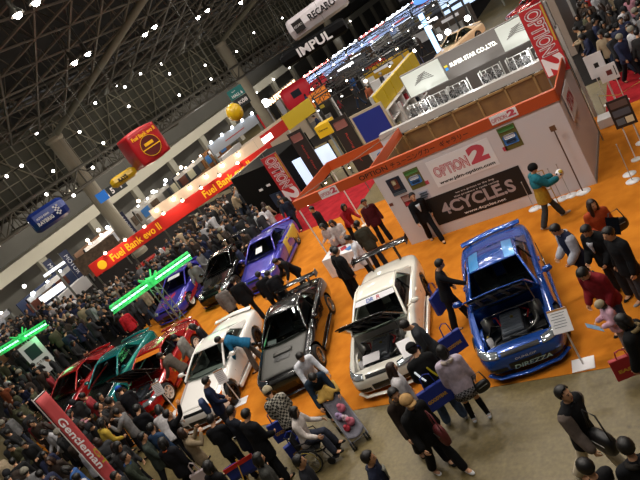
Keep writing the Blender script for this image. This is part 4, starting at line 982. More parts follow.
# info stands by the cars
def info_stand(label, base, top, rz, w=.34, h=.42, slant=-35):
    q = empty('info_stand', (base[0], base[1], .008), rz); tag(q, label, 'sign stand', 'white card stands beside the cars')
    bm = bmesh.new(); span(bm, -.2, .2, -.17, .17, 0, .015, bev=.004); build('base_plate', bm, white_card, q)
    bm = bmesh.new(); bar(bm, (0, 0, .01), (0, 0, top), .017, 8); build('post', bm, white_paint, q)
    bm = bmesh.new(); M = Matrix.Translation((0, -.03, top + .06)) @ Matrix.Rotation(rad(slant), 4, 'X')
    box(bm, (0, 0, 0), (w, .018, h), M, bev=.003); cd = build('card', bm, white_card, q)
    bm = bmesh.new()
    for k in range(6): box(bm, (-.01 * (k % 3), -.0105, h * .32 - .048 * k), (w * (.7 - .1 * (k % 2)), .002, .01), M)
    build('print', bm, mat('print_grey', '#55606a', .5), cd)
    bm = bmesh.new(); box(bm, (0, -.0005, h * .5 - .02), (w, .02, .035), M); build('header_strip', bm, mat('strip_tan', '#a8743c', .5), cd)
info_stand('white card on a post with square foot beside the blue coupe', (5.66, -7.08), .98, .1)
info_stand('white card on a post with square foot at the wheel of the low white coupe', (-3.62, -6.2), .92, .35, .3, .4, -15)
info_stand('white card on a post by the dark red coupe wheel', (-6.45, -6.05), .92, .35, .3, .4, -15)

# ------------------------------------------------------------------ booth of frames and wheels behind
grey_p = mat('booth_grey', '#7c7874', .6); grey_l = mat('booth_light_grey', '#a8a4a0', .6); lit_panel = mat('logo_box_lit', (.62, .66, .6, 1), .5, emit=.22)
t6 = empty('exhibit_booth', (2.3, 5, 0)); tag(t6, 'grey booth with company name and lit logo boxes behind the plywood', 'booth', kind='thing')
bm = bmesh.new(); span(bm, -3.2, 3.2, -1.4, -1.15, 2.56, 2.82); build('ledge', bm, grey_l, t6)
bm = bmesh.new(); span(bm, -2.05, 3.3, 0, .15, 3.2, 4.12, bev=.01); build('fascia', bm, grey_p, t6)
bm = bmesh.new(); span(bm, -2.0, 2.5, 1.6, 1.7, 0, 3.3); build('back_panel', bm, mat('booth_back_grey', '#6d6a68', .7), t6)
for x in (-2.55, 3.28):
    bm = bmesh.new(); span(bm, x - .05, x + .05, 0, .12, 0, 3.3); build('post', bm, grey_l, t6)
for x0, x1 in ((-2.0, -.5), (1.6, 2.85)):
    bm = bmesh.new(); span(bm, x0, x1, -.05, 0, 3.25, 4.08, bev=.01); bx = build('logo_box', bm, lit_panel, t6)
    bm = bmesh.new(); cx = (x0 + x1) / 2
    for k in range(5): tube(bm, [(cx - .4 + .06 * k, -.06, 3.6 + .06 * k), (cx - .1 + .05 * k, -.06, 3.68 + .05 * k), (cx + .35 - .05 * k, -.06, 3.62 + .07 * k)], .012, 4)
    build('emblem', bm, grey_p, bx)
text('lettering', 'SUPER STAR CO.,LTD.', 1.72, .17, mat('letters_lit', (1, .98, .9, 1), emit=1.4), t6, XF(.62, -.012, 3.66), 0, bold=.03)
bm = bmesh.new(); box(bm, (-.38, -.012, 3.6), (.1, .012, .1)); build('emblem', bm, mat('emblem_blue', '#3a8ad0', .4, emit=.6), t6)
bm = bmesh.new(); box(bm, (-.38, -.012, 3.7), (.12, .012, .07)); build('emblem', bm, mat('emblem_yellow', '#d8c03a', .4, emit=.6), t6)
rack_m = mat('rack_white', '#d4d4d0', .4)
# shelves of wheels behind the opening
def wheel_rack(x, label, n=2):
    q = empty('display_rack', (x, 4.6, 0)); tag(q, label, 'rack', 'white display racks of the grey booth')
    for sx in (-.35, .35):
        for sy in (-.15, .15):
            bm = bmesh.new(); bar(bm, (sx, sy, 0), (sx, sy, 3.1), .022); build('upright', bm, rack_m, q)
    bm = bmesh.new()
    for sx in (-.35, -.1, .15, .35): bar(bm, (sx, -.17, 2.62), (sx, -.17, 3.12), .014); bar(bm, (-.35, -.17, 3.12), (.35, -.17, 3.12), .014)
    build('front_tubes', bm, rack_m, q)
    for z in (1.1, 2.0, 2.62):
        bm = bmesh.new(); span(bm, -.37, .37, -.17, .17, z, z + .02); build('shelf', bm, rack_m, q)
for k, x in enumerate((.55, 1.35, 2.1, 3.3, 4.25, 5.0)): wheel_rack(x, 'white tube display rack of the grey booth, ' + ['below the first lit logo box', 'second from the yellow wall', 'third from the yellow wall', 'beside the company name', 'below the second lit logo box', 'behind the tall red logo banner'][k])
for x in (.9, 2.7, 4.6):
    ld = bpy.data.lights.new('booth_light', 'POINT'); ld.energy = 22; ld.shadow_soft_size = .05; lo = bpy.data.objects.new('booth_light', ld); COL.objects.link(lo); lo.location = (x, 4.15, 3.0)  # added points without fittings, put in to light the racks
ty, ri, di = rims('silver10')
k = 0
for j, x in enumerate((.35, .75, 1.2, 1.55, 1.95, 2.3, 3.15, 3.5, 4.1, 4.45, 5.0)):
    for z in (2.02, 2.66):
        o = link('wheel_rim', ri, None); o.location = (x, 4.48, z + .19); o.scale = (.8, .8, .8); o.rotation_euler = (0, 0, -pi / 2 + .2 * (k % 3 - 1)); k += 1
        tag(o, 'polished wheel rim in the %s row of white racks, %s from the yellow wall' % ('lower' if z < 2.5 else 'upper', ORD[j]), 'wheel rim', 'wheel rims on the white racks')
# yellow topped shelf wall at the side
yel = mat('panel_yellow', '#c8a818', .5)
t7 = empty('shelf_wall', (-2.0, 10, 0)); tag(t7, 'white shelf wall with yellow top row behind the blue display', 'shelf wall', kind='thing')
bm = bmesh.new(); span(bm, -.15, 0, -3, 3.2, 0, 3.6); build('back_panel', bm, grey_l, t7)
for k in range(6):
    bm = bmesh.new(); y = -3 + 1.03 * k; span(bm, 0.0, .16, y + .03, y + 1.0, 2.85, 3.6, bev=.02); build('top_box', bm, yel, t7)
for z in (1.2, 1.75, 2.3, 2.8):
    bm = bmesh.new(); span(bm, 0, .35, -3, 3.2, z, z + .03); build('shelf', bm, white_paint, t7)
for k in range(7):
    bm = bmesh.new(); y = -3 + 1.03 * k; span(bm, 0, .35, y - .015, y + .015, .6, 2.85); build('divider', bm, white_paint, t7)
n = 0
for z in (1.23, 1.78, 2.33):
    for j in range(12):
        y = 7.2 + .5 * j
        if random.random() < .25: continue
        bm = bmesh.new(); w_ = random.uniform(.12, .22); h_ = random.uniform(.2, .4); box(bm, (0, 0, h_ / 2), (.16, w_, h_), bev=.015); box(bm, (.081, 0, h_ / 2), (.004, w_ * .7, h_ * .4))
        o = build('product_box', bm, random.choice([brown_i, cream_i, navy, red_ink, pale_d]), None); o.location = (-1.82, y, z); tag(o, 'small product box on the %s white shelf under the yellow row, %s place along' % ({1.23: 'lowest', 1.78: 'middle', 2.33: 'top'}[z], ORD[j]), 'box', 'boxes on the shelf wall')
# blue display
t8 = empty('blue_display', (-2.3, 6.5, 0)); tag(t8, 'large blue screen panel in a cream frame before the shelf wall', 'display')
bm = bmesh.new(); span(bm, -.78, .78, -.03, .03, 1.98, 3.36); build('frame', bm, mat('frame_cream', '#b0a48c', .5), t8)
bm = bmesh.new(); span(bm, -.68, .68, -.045, -.03, 2.08, 3.26); build('screen', bm, mat('screen_blue', '#1c2c78', .4, emit=.12), t8)
bm = bmesh.new(); span(bm, -.78, .78, -.03, .03, .5, 1.9); build('lower_panel', bm, mat('panel_pale', '#b4b8c4', .5), t8)
bm = bmesh.new(); span(bm, -.5, .4, -.045, -.03, .9, 1.5, bev=.1); build('car_picture', bm, cyan_i, t8)
for x in (-.72, .72):
    bm = bmesh.new(); span(bm, x - .03, x + .03, .03, .09, 0, 3.3); build('post', bm, steel, t8)
# two dark banners with red writing
for k, (u, v, lb) in enumerate(((-3.65, 6.6, 'tall black banner with red script beside the blue display'), (-7.1, 8.55, 'tall black banner with red script between the white screens'))):
    q = empty('tall_banner', (u, v, 0)); tag(q, lb, 'banner')
    bm = bmesh.new(); span(bm, -.42, .42, -.015, .015, .9, 3.55); build('cloth', bm, mat('banner_charcoal', '#26211f', .6), q)
    bm = bmesh.new()
    for x in (-.42, .42): bar(bm, (x, .03, 0), (x, .03, 3.6), .02)
    build('frame', bm, steel, q)
    text('lettering', 'Racing Gear', 1.4, .14, mat('script_red', '#a83a34', .5), q, plane_mat((0, -.02, 2.1), (0, 0, -1), (1, 0, 0)), 0, bold=.01)
    bm = bmesh.new(); span(bm, -.3, .3, -.02, -.015, 3.05, 3.4, bev=.03); build('emblem', bm, mat('emblem_rose', '#8a5a54', .5), q)
# bright projection screens
scr = mat('screen_white', (.6, .74, .95, 1), emit=.95)
for k, (u0, u1, z0, z1) in enumerate(((-9.9, -8.35, .45, 2.0), (-7.6, -6.7, .85, 2.02))):
    q = empty('projection_screen', ((u0 + u1) / 2, 10, 0)); tag(q, ['bright white projection screen behind the red logo banner', 'narrow bright screen between the black banners'][k], 'screen')
    w_ = u1 - u0; bm = bmesh.new(); span(bm, -w_ / 2, w_ / 2, 0, .05, z0, z1); build('screen', bm, scr, q)
    for x in (-w_ / 2, w_ / 2):
        bm = bmesh.new(); span(bm, x - .04, x + .04, .05, .12, 0, z1 + .1); build('frame', bm, black_plastic, q)
# yellow box sign
q = empty('hanging_box_sign', (-6.6, 10.5, 2.35)); q.scale = (.7, .7, .7); tag(q, 'yellow square box sign above the bright screens', 'sign')
bm = bmesh.new(); span(bm, -.6, .6, -.5, .5, 0, .9, bev=.03); build('box', bm, mat('sign_yellow', '#d0a818', .5, emit=.15), q); bm = bmesh.new(); span(bm, -.06, .06, -.06, .06, -3.35, 0); build('post', bm, steel, q)
text('lettering', 'Garage', .8, .18, ink, q, XF(0, -.51, .5), 0, bold=.02)
# black booth
bb = mat('booth_black', '#0d0d0d', .85, spec=.1)
t9 = empty('black_booth', (-12.6, 9.3, 0), -.2); tag(t9, 'plain black booth block with small white notices', 'booth', kind='thing')
bm = bmesh.new(); span(bm, 0, 3.3, 0, 3.4, 0, 2.7, bev=.02); build('wall', bm, bb, t9)
bm = bmesh.new(); span(bm, -.03, .05, -.03, 3.43, 2.7, 2.74); build('edge_trim', bm, mat('cap_pale', '#b4a894', .5), t9)
for x, z in ((1.5, 1.5), (2.2, 1.6)):
    bm = bmesh.new(); span(bm, x, x + .3, -.012, 0, z, z + .12); build('notice', bm, white_card, t9)
bm = bmesh.new(); span(bm, 2.0, 2.9, -.03, 0, .35, 1.15); build('picture', bm, mat('screen_dim_blue', '#24344c', .4), t9)
# ------------------------------------------------------------------ far booths, hanging signs, light trusses
def spot_row(pts, label, group, glow, r=.07):
    for i_, p in enumerate(pts):
        lb = label if len(pts) == 1 else '%s, %s along' % (label, ORD[i_])
        q = empty('spotlight', p); bm = bmesh.new(); lathe(bm, [(.03, .16), (.06, .1), (.075, 0.0)], 8); build('shade', bm, lamp_case, q); bm = bmesh.new(); ball(bm, (0, 0, -.01), r, 8, 6); build('bulb', bm, glow, q); tag(q, lb, 'lamp', group)
def lerp_pts(a, b, n): a, b = Vector(a), Vector(b); return [a.lerp(b, i / (n - 1)) for i in range(n)]
# red fuel booth
fr = mat('fascia_red', '#b81c14', .5); fy_ink = mat('letters_yellow', '#e0a818', .5, emit=.25)  # printed letters; their slight glow stands in for lamplight
A, Bp = Vector((-21.4, 5.2, 0)), Vector((-12.9, 14.6, 0)); dv = (Bp - A); Lf = dv.length; ang = math.atan2(dv.y, dv.x)
t = empty('fuel_booth', A, ang); tag(t, 'long red booth fascia with yellow lettering and white back wall', 'booth', kind='thing')
bm = bmesh.new(); span(bm, 0, Lf, -.06, .06, 1.9, 2.7, bev=.01); build('fascia', bm, fr, t)
bm = bmesh.new(); span(bm, 4.5, Lf, 1.5, 1.6, 2.5, 3.15); build('header_wall', bm, mat('booth_cream', '#c8b8a4', .6), t)
for x in (4.6, Lf - .1):
    bm = bmesh.new(); span(bm, x - .05, x + .05, 1.6, 1.7, 0, 3.1); build('post', bm, lamp_case, t)
for k in range(6):
    bm = bmesh.new(); x = .05 + 2.28 * k; span(bm, x - .04, x + .04, -.04, .04, 0, 1.9); build('post', bm, lamp_case, t)
for x, w_ in ((2.9, 3.3), (9.3, 3.4)):
    text('lettering', 'Fuel Bank evo II', w_, .46, fy_ink, t, XF(x, -.066, 2.3), 0, bold=.02)
bm = bmesh.new(); cyl(bm, (.0, 0, 0), .26, .012, 24); o = build('emblem', bm, fy_ink, t); o.matrix_local = Matrix.Translation((.65, -.066, 2.3)) @ Matrix.Rotation(pi / 2, 4, 'X')
bm = bmesh.new(); span(bm, 2, 4.5, .2, .8, 0, 1.0, bev=.02); build('counter', bm, mat('counter_red', '#a8241c', .5), t)
Mt = Matrix.Translation(A) @ Matrix.Rotation(ang, 4, 'Z')
spot_row([Mt @ Vector((1.2 + 1.3 * i, -.4, 2.8)) for i in range(8)], 'warm spotlight above the long red fascia', 'spotlights of the red booth', warm_glow, .09)
spot_row([Mt @ Vector((4.9 + 1.2 * i, 1.35, 2.95)) for i in range(6)], 'warm spotlight on the cream wall behind the red fascia', 'spotlights on the cream wall', warm_glow, .11)
for i, x in enumerate((1.5, 6, 10)):
    ld = bpy.data.lights.new('booth_light', 'POINT'); ld.energy = 160; ld.color = (1, .82, .62); ld.shadow_soft_size = .2; lo = bpy.data.objects.new('booth_light', ld); COL.objects.link(lo); lo.location = Mt @ Vector((x, -1.0, 3.3))
# second red-orange booth end
t = empty('orange_booth', (-16.6, 19.6, 0), 1.1); tag(t, 'red and yellow booth beyond the black block', 'booth', kind='thing')
bm = bmesh.new(); span(bm, -1.2, 2, -.06, .06, 1.8, 2.6); build('fascia', bm, fr, t)
bm = bmesh.new(); span(bm, 2, 4.8, -.06, .06, 1.7, 2.8); build('fascia', bm, yel, t)
bm = bmesh.new(); span(bm, 4.9, 6.6, -.06, .06, 1.9, 2.9); build('fascia', bm, mat('fascia_tangerine', '#d87818', .5, emit=.15), t)
bm = bmesh.new(); span(bm, -1.2, 6.6, 1.6, 1.7, 0, 2.6); build('back_wall', bm, mat('booth_cream', '#c8b8a4', .6), t)
for x in (-1.2, 2, 4.85, 6.6):
    bm = bmesh.new(); span(bm, x - .05, x + .05, -.05, .05, 0, 1.8); build('post', bm, white_paint, t)
bm = bmesh.new(); span(bm, -.6, .6, -.1, -.06, 2.0, 2.4); build('lit_sign', bm, mat('sign_white_lit', (1, 1, 1, 1), emit=2.5), t)
# red rounded show structure
t = empty('display_arch', (-24.8, 40.2, 0), .5); tag(t, 'big rounded red display structure below the lit marquee', 'display')
bm = bmesh.new(); span(bm, -1.6, 1.6, -1, 1, .6, 2.9, bev=.5); build('shell', bm, mat('display_red', '#c82834', .4, emit=.25), t, True)
bm = bmesh.new(); span(bm, -.5, .5, -1.03, -.98, 1.6, 2.3, bev=.01); build('picture', bm, navy, t)
bm = bmesh.new(); span(bm, 1.4, 3.4, -.7, .7, .6, 2.0, bev=.3); build('wing', bm, mat('display_red', '#c82834', .4), t, True)
bm = bmesh.new(); span(bm, -1.2, 1.2, -.8, .8, 0, .62); build('plinth', bm, white_paint, t)
t = empty('panel_display', (-26.8, 37.5, 0), .9); tag(t, 'narrow red and white panels beside the rounded red display', 'display')
for k in range(4):
    bm = bmesh.new(); span(bm, -1.6 + .8 * k, -1.0 + .8 * k, -.05, .05, .6, 2.3); build('panel', bm, [mat('display_red', '#c82834', .4), pale_d, ink, pale_d][k], t)
bm = bmesh.new(); span(bm, -1.6, 1.5, .05, .4, 0, .6); build('plinth', bm, white_paint, t)
# blue-grey lit walls along the gallery, each bay its own booth
lit_grey = mat('bay_wall_grey', '#7c86a0', .6); bay_red_m = mat('bay_band_red', '#a83428', .5)
wa, wb = Vector((-28.6, 48.6, 0)), Vector((-16.2, 69.0, 0)); wd = (wb - wa); wang = math.atan2(wd.y, wd.x); wl = wd.length / 5
for k in range(5):
    p0 = wa + wd * (k / 5); t = empty('wall_booth', p0, wang); tag(t, 'blue-lit grey wall booth under the gallery, ' + ['first past the lit marquee', 'second past the lit marquee', 'third past the lit marquee', 'fourth past the lit marquee', 'fifth and last past the lit marquee'][k], 'booth', 'lit wall booths under the gallery', 'thing')
    bm = bmesh.new(); span(bm, .05, wl - .05, 0, .1, 0, 2.1); build('wall', bm, lit_grey, t)
    bm = bmesh.new(); span(bm, .05, wl - .05, -.6, .1, 2.1, 2.3); build('header', bm, bay_red_m if k % 2 == 0 else grey_l, t)
    bm = bmesh.new(); span(bm, 1.4, 3.4, -.02, 0, 1.1, 1.22); build('stripe', bm, bay_red_m, t)
    bm = bmesh.new(); span(bm, .6, 3.8, -1.6, -1.0, 0, .9, bev=.02); build('counter', bm, white_paint, t)
    Mw2 = Matrix.Translation(p0) @ Matrix.Rotation(wang, 4, 'Z')
    spot_row([Mw2 @ Vector((.5 + .95 * i, -.7, 2.3)) for i in range(5)], 'spotlight of the %s grey wall booth' % ORD[k], 'spotlights of the wall booths', cold_glow if k else warm_glow, .11)
    ld = bpy.data.lights.new('booth_light', 'AREA'); ld.energy = 150; ld.size = 4; ld.size_y = .2; ld.shape = 'RECTANGLE'; ld.color = (.75, .85, 1); lo = bpy.data.objects.new('booth_light', ld); COL.objects.link(lo); lo.location = Mw2 @ Vector((wl / 2, -.9, 2.25)); lo.rotation_euler = Euler((rad(35), 0, wang))
# lit marquee letters
t = empty('lit_marquee', (-31, 48, 2.0)); tag(t, 'orange lit marquee lettering on the far wall', 'sign')
text('lettering', 'AUTOMOBILE', 7.5, .62, mat('marquee_glow', (1, .62, .35, 1), emit=5), t, plane_mat((0, 0, 0), (0, 1, 0), (0, 0, 1)), 0, bold=.05)
bm = bmesh.new(); span(bm, -.2, -.05, -4, 4, -.45, .45); build('back_board', bm, wall_dark, t)
bm = bmesh.new(); span(bm, -.2, -.1, -3.9, -3.8, -2.0, -.4); span(bm, -.2, -.1, 3.8, 3.9, -2.0, -.4); build('post', bm, steel, t)
spot_row([(-30.7, 43.2, 2.3)], 'large bright round lamp at the start of the lit marquee', None, mat('big_lamp_glow', (1, 1, 1, 1), emit=25), .45)
# grey box with lamps left of the teal hall sign
t = empty('light_box_booth', (-25.6, 28.6, 0), 1.2); tag(t, 'pale grey raised box wall with five lamps along the top', 'booth', kind='thing')
bm = bmesh.new(); span(bm, -2.9, 2.9, -.1, .1, 2.1, 3.1); build('wall', bm, mat('box_grey', '#9a9ca0', .5), t)
for x in (-3, 3):
    bm = bmesh.new(); span(bm, x * .95 - .08, x * .95 + .08, -.08, .08, 0, 2.1); build('post', bm, steel, t)
bm = bmesh.new(); span(bm, -1.2, 1.2, -.12, -.1, 2.5, 2.58); build('stripe', bm, bay_red_m, t)
Mt2 = Matrix.Translation((-25.6, 28.6, 0)) @ Matrix.Rotation(1.2, 4, 'Z')
spot_row([Mt2 @ Vector((-2.6 + 1.3 * i, -.35, 3.2)) for i in range(5)], 'cold spotlight along the raised grey box wall', 'spotlights of the grey box wall', cold_glow, .13)
# black lighting gantries over the middle booths
gm = mat('gantry_black', '#1c1b1a', .5)
def gantry(label, a, b, h, depth=.4):
    a, b = Vector(a), Vector(b); mid = (a + b) / 2; q = empty('lighting_gantry', (mid.x, mid.y, 0)); tag(q, label, 'gantry', 'black lighting gantries'); A2, B2 = a - mid, b - mid
    bm = bmesh.new(); lattice(bm, (A2.x, A2.y, h), (B2.x, B2.y, h), depth, 12, .035, .02); lattice(bm, (A2.x + .3, A2.y + .2, h), (B2.x + .3, B2.y + .2, h), depth, 12, .035, .02); build('beam', bm, gm, q)
    for p in (A2, B2):
        bm = bmesh.new(); bar(bm, (p.x, p.y, 0), (p.x, p.y, h), .09, 8); build('leg', bm, gm, q)
    return q
gspots = []; GN = ['closest to the yellow and red booth', 'in the second row', 'before the red display', 'behind the bright screens', 'before the grey wall booths', 'farthest back', 'over the peach stage']
for k, (a, b, h) in enumerate((((-13, 22, 0), (-5, 27, 0), 2.9), ((-16, 28, 0), (-5, 33, 0), 3.0), ((-20, 37, 0), (-6, 40, 0), 3.0), ((-9, 15, 0), (-3.5, 18, 0), 3.2), ((-20, 45, 0), (-8, 50, 0), 2.6), ((-15, 54, 0), (-5, 58, 0), 2.6), ((-4, 33, 0), (4, 36, 0), 3.6))):
    gantry('black lattice lighting gantry ' + GN[k], a, b, h)
    gspots += [(k, p, n_) for n_, p in enumerate(lerp_pts((a[0], a[1], h - .12), (b[0], b[1], h - .12), 8 if k != 3 else 5))]
random.seed(3)
for k, (gi, p, n_) in enumerate(gspots):
    spot_row([p + Vector((0, -.15, -.1))], 'spotlight on the black gantry %s, %s along' % (GN[gi], ORD[n_]), 'spotlights on the black gantries', [cold_glow, small_glow, warm_glow][k % 3], random.choice((.05, .07, .1)))
for k, (u, v) in enumerate(((-8, 24), (-11, 32), (-14, 42), (-5, 18), (-16, 54), (0, 30), (-22, 26), (-26, 16), (-28, 30))):
    ld = bpy.data.lights.new('booth_light', 'POINT'); ld.energy = 210; ld.color = (1, .93, .85); ld.shadow_soft_size = .3; lo = bpy.data.objects.new('booth_light', ld); COL.objects.link(lo); lo.location = (u, v, 4.4)
# booth blocks in the middle of the hall
random.seed(12)
blocks = [(-14.5, 25, 2.6, 1.2, 1.9, '#2a2826', 'low charcoal booth'), (-10, 29, 3.5, 1.4, 1.8, '#b08a18', 'yellow canopy booth'), (-6.5, 22.5, 2.5, 1.4, 1.7, '#1a2a6e', 'deep blue booth'), (-13, 35, 4, 1.6, 1.6, '#3a3d44', 'slate booth'), (-20, 44, 4, 1.5, 1.7, '#8a8e98', 'silver grey booth'), (-10, 43, 4, 1.6, 1.6, '#26262a', 'black panel booth'), (-12.5, 50, 4, 1.6, 1.6, '#7c8494', 'pale blue-grey booth'), (-6, 55, 4, 1.6, 1.8, '#38302a', 'brown booth'), (-21, 49.5, 3, 1.4, 1.5, '#98785c', 'tan booth'), (-2, 47, 4, 2, 2.4, '#8fa4c0', 'icy blue booth'), (-6, 36, 3, 1.5, 1.8, '#44382e', 'umber booth')]
for k, (u, v, w_, d_, h_, c_, lb) in enumerate(blocks):
    t = empty('exhibit_booth', (u, v, 0), random.uniform(-.05, .05)); tag(t, lb + ' in the rows behind the white booth', 'booth', kind='thing'); m = mat('booth_' + c_[1:], c_, .5)
    bm = bmesh.new(); span(bm, -w_ / 2, w_ / 2, d_ / 2, d_ / 2 + .08, 0, h_); build('back_wall', bm, m, t)
    bm = bmesh.new(); span(bm, -w_ / 2, w_ / 2, -d_ / 2, -d_ / 2 + .08, h_ - .4, h_, bev=.01); build('fascia', bm, m, t)
    bm = bmesh.new(); span(bm, -w_ / 2, w_ / 2 - .8, -d_ / 2 + .1, -d_ / 2 + .5, 0, .95, bev=.01); build('counter', bm, white_paint if k % 2 else grey_p, t)
    for x in (-w_ / 2, w_ / 2):
        bm = bmesh.new(); span(bm, x - .05, x + .05, -d_ / 2, -d_ / 2 + .1, 0, h_); build('post', bm, steel, t)
    bm = bmesh.new(); span(bm, -w_ * .25, w_ * .25, -d_ / 2 - .02, -d_ / 2, h_ - .32, h_ - .08); build('sign_strip', bm, random.choice([pale_d, mat('sign_white_lit', (1, 1, 1, 1), emit=2.5), gold_d, bay_red_m]), t)
for k, (x0, x1, y0, y1, lb) in enumerate(((-24, -4.5, 20.5, 34, 'black sheet added to darken the floor under the middle booth rows'), (-26, -5, 34.2, 56, 'black sheet added to darken the floor under the far booth rows'), (3.4, 13, 8.6, 26, 'black sheet added to darken the floor under the crowd past the white booth'), (-34, -14.8, -4, 19, 'black sheet added to darken the floor under the packed crowd'))):
    bm = bmesh.new(); span(bm, x0, x1, y0, y1, 0, .006); tag(build('carpet', bm, mat('floor_darkener', '#221f1e', .95, spec=.1), None), lb, 'carpet')  # dark sheets added to put shade on the brightly lit concrete
# peach stage with cars beyond the grey booth
t = empty('car_stage', (-1.2, 25.5, 0)); tag(t, 'peach coloured low stage beyond the grey booth', 'stage')
bm = bmesh.new(); span(bm, -4, 5, -3, 3, 0, .35, bev=.03); build('deck', bm, mat('stage_peach', '#c09474', .6), t)
bm = bmesh.new(); span(bm, -4.02, 5.02, -3.02, -2.9, .33, .4); build('edge', bm, white_paint, t)
for k, p in enumerate(((-3, 25.5), (1.6, 26))):
    ld = bpy.data.lights.new('booth_light', 'POINT'); ld.energy = 260; ld.color = (1, .85, .7); ld.shadow_soft_size = .3; lo = bpy.data.objects.new('booth_light', ld); COL.objects.link(lo); lo.location = (p[0], p[1], 4.2)
r_, b_, g_ = car('car', 'cream off-road style car with bright lamps on the peach stage', (-3.6, 26.0), (.5, .86), 4.2, 1.8, paint('paint_cream', '#c8b090', 0, .3), wheel='silver5', engine=False); r_.location.z = .36
r_, b_, g_ = car('car', 'dark red sports car at the back of the peach stage', (1.8, 26.6), (.9, .43), 4.2, 1.75, red_p, wheel='silver5'); r_.location.z = .36
spot_row([(-5.2, 28.2, 1.6), (-4.6, 28.5, 1.6), (-3.2, 29.3, 1.7)], 'dazzling white lamp at the back of the peach stage', 'dazzling lamps at the stage', mat('big_lamp_glow', (1, 1, 1, 1), emit=25), .2)
t = empty('blue_light_tower', (-6.6, 31, 0)); tag(t, 'leaning blue-white light column behind the stage', 'light column')
bm = bmesh.new(); span(bm, -.16, .16, -.16, .16, .2, 3.4, bev=.02); build('tube', bm, mat('tube_blue_lit', (.35, .6, 1, 1), emit=2.2), t); bm = bmesh.new(); span(bm, -.4, .4, -.4, .4, 0, .2); build('foot', bm, gm, t)
for k, (u, v, w_, z0, z1, lb) in enumerate(((-4.6, 37.5, 4.5, 1.6, 3.4, 'large pale blue lit screen wall at the top of the hall'), (1.5, 33.5, 2.6, 1.2, 2.6, 'icy lit panel wall beyond the stage'))):
    t = empty('lit_screen_wall', (u, v, 0), .35); tag(t, lb, 'screen'); bm = bmesh.new(); span(bm, -w_ / 2, w_ / 2, 0, .1, z0, z1); build('screen', bm, mat('screen_ice', (.55, .72, .95, 1), emit=.9), t)
    bm = bmesh.new(); span(bm, -w_ / 2, w_ / 2, -.02, .0, z0 + .5, z0 + .75); span(bm, -w_ * .2, w_ * .3, -.02, 0, z1 - .4, z1 - .2); build('print', bm, navy, t)
    for x in (-w_ / 2, w_ / 2): bm = bmesh.new(); span(bm, x - .06, x + .06, 0, .12, 0, z1); build('post', bm, steel, t)
t = empty('hanging_oval_sign', (-7.2, 36, 4.0), .5); tag(t, 'blue oval sign hung above the pale screen wall', 'sign')
bm = bmesh.new(); ball(bm, (0, 0, 0), (1.1, .12, .4), 20, 10); build('oval', bm, mat('sign_blue_lit', (.1, .3, .8, 1), emit=.9), t, True); bm = bmesh.new(); bar(bm, (-.6, 0, .3), (-.6, 0, zr(-7.2) - 3.85), .015); bar(bm, (.6, 0, .3), (.6, 0, zr(-7.2) - 3.85), .015); build('cable', bm, steel, t)
# white ribbed kiosk at the top of the wide aisle
t = empty('ribbed_kiosk', (4.15, 18.2, 0), 0); tag(t, 'white ribbed kiosk wall at the edge of the dark crowd', 'kiosk')
bm = bmesh.new(); span(bm, -.5, .5, -.9, .9, 0, 2.2); build('wall', bm, white_paint, t)
for k in range(7):
    bm = bmesh.new(); y = -.85 + .27 * k; span(bm, .5, .54, y, y + .05, .1, 2.2); build('rib', bm, grey_p, t)
t = empty('pale_partition', (4.6, 15.2, 0)); tag(t, 'pale beige partition behind the tall red logo banner', 'partition', kind='thing')
bm = bmesh.new(); span(bm, -.5, .0, -1.6, 1.6, 0, 3.0, bev=.02); build('panel', bm, mat('partition_beige', '#a08e82', .6), t)
t = empty('display_case', (5.6, 21, 0)); tag(t, 'lit blue glass case on a red base at the top of the aisle', 'display')
bm = bmesh.new(); span(bm, -.7, .7, -.7, .7, 0, .7); build('base', bm, mat('counter_red', '#a8241c', .5), t); bm = bmesh.new(); span(bm, -.65, .65, -.65, .65, .7, 1.9, bev=.05); build('case', bm, mat('case_lit', '#8fb0d0', .2, emit=.35), t)

# ------------------------------------------------------------------ hanging balloons and signs
def hang(name, label, loc, cat='sign'):
    q = empty(name, loc); tag(q, label, cat, kind='thing'); return q
def cables(q, pts, top):
    for p in pts:
        bm = bmesh.new(); bar(bm, p, (p[0], p[1], zr(q.location.x) + .16 - q.location.z), .012, 4); build('cable', bm, steel, q)
def camera_dir(loc): d = Vector((8.917 - loc[0], -16.145 - loc[1], 0)); return math.atan2(d.x, -d.y)
# positions: 32 m out
def W2(x, y, z): return (x * .806 - y * .592 - (2.37 * .806 - 18.29 * .592), x * .592 + y * .806 - (2.37 * .592 + 18.29 * .806), z)
L_ = W2(-4.85, 32, 5.65); q = hang('balloon', 'big red cube balloon with yellow lettering and round emblem', L_, 'balloon'); q.rotation_euler = (0, 0, camera_dir(L_) + .35)
bm = bmesh.new(); bmesh.ops.create_cube(bm, size=1.0); bmesh.ops.subdivide_edges(bm, edges=bm.edges[:], cuts=8, use_grid_fill=True)
for v in bm.verts:
    c = v.co.copy(); k = 1 + .16 * (1 - (2 * abs(c.x)) ** 2) * (1 - (2 * abs(c.y)) ** 2) * 0 ; n_ = c.normalized() * .62; v.co = c.lerp(n_, .28) * 1.72; v.co.z += .95
build('shell', bm, mat('balloon_red', '#b01820', .4), q, True)
text('lettering', 'Fuel Bank evo II', 1.35, .2, fy_ink, q, XF(0, -.94, 1.48), 0, bold=.03)
text('lettering', 'Fuel', .8, .2, fy_ink, q, plane_mat((.94, 0, 1.48), (0, 1, 0), (0, 0, 1)), 0, bold=.03)
bm = bmesh.new(); cyl(bm, (0, 0, 0), .52, .02, 30); e_ = build('emblem', bm, mat('emblem_maroon', '#5c1414', .5), q); e_.matrix_local = Matrix.Translation((0, -.93, .85)) @ Matrix.Rotation(pi / 2, 4, 'X')
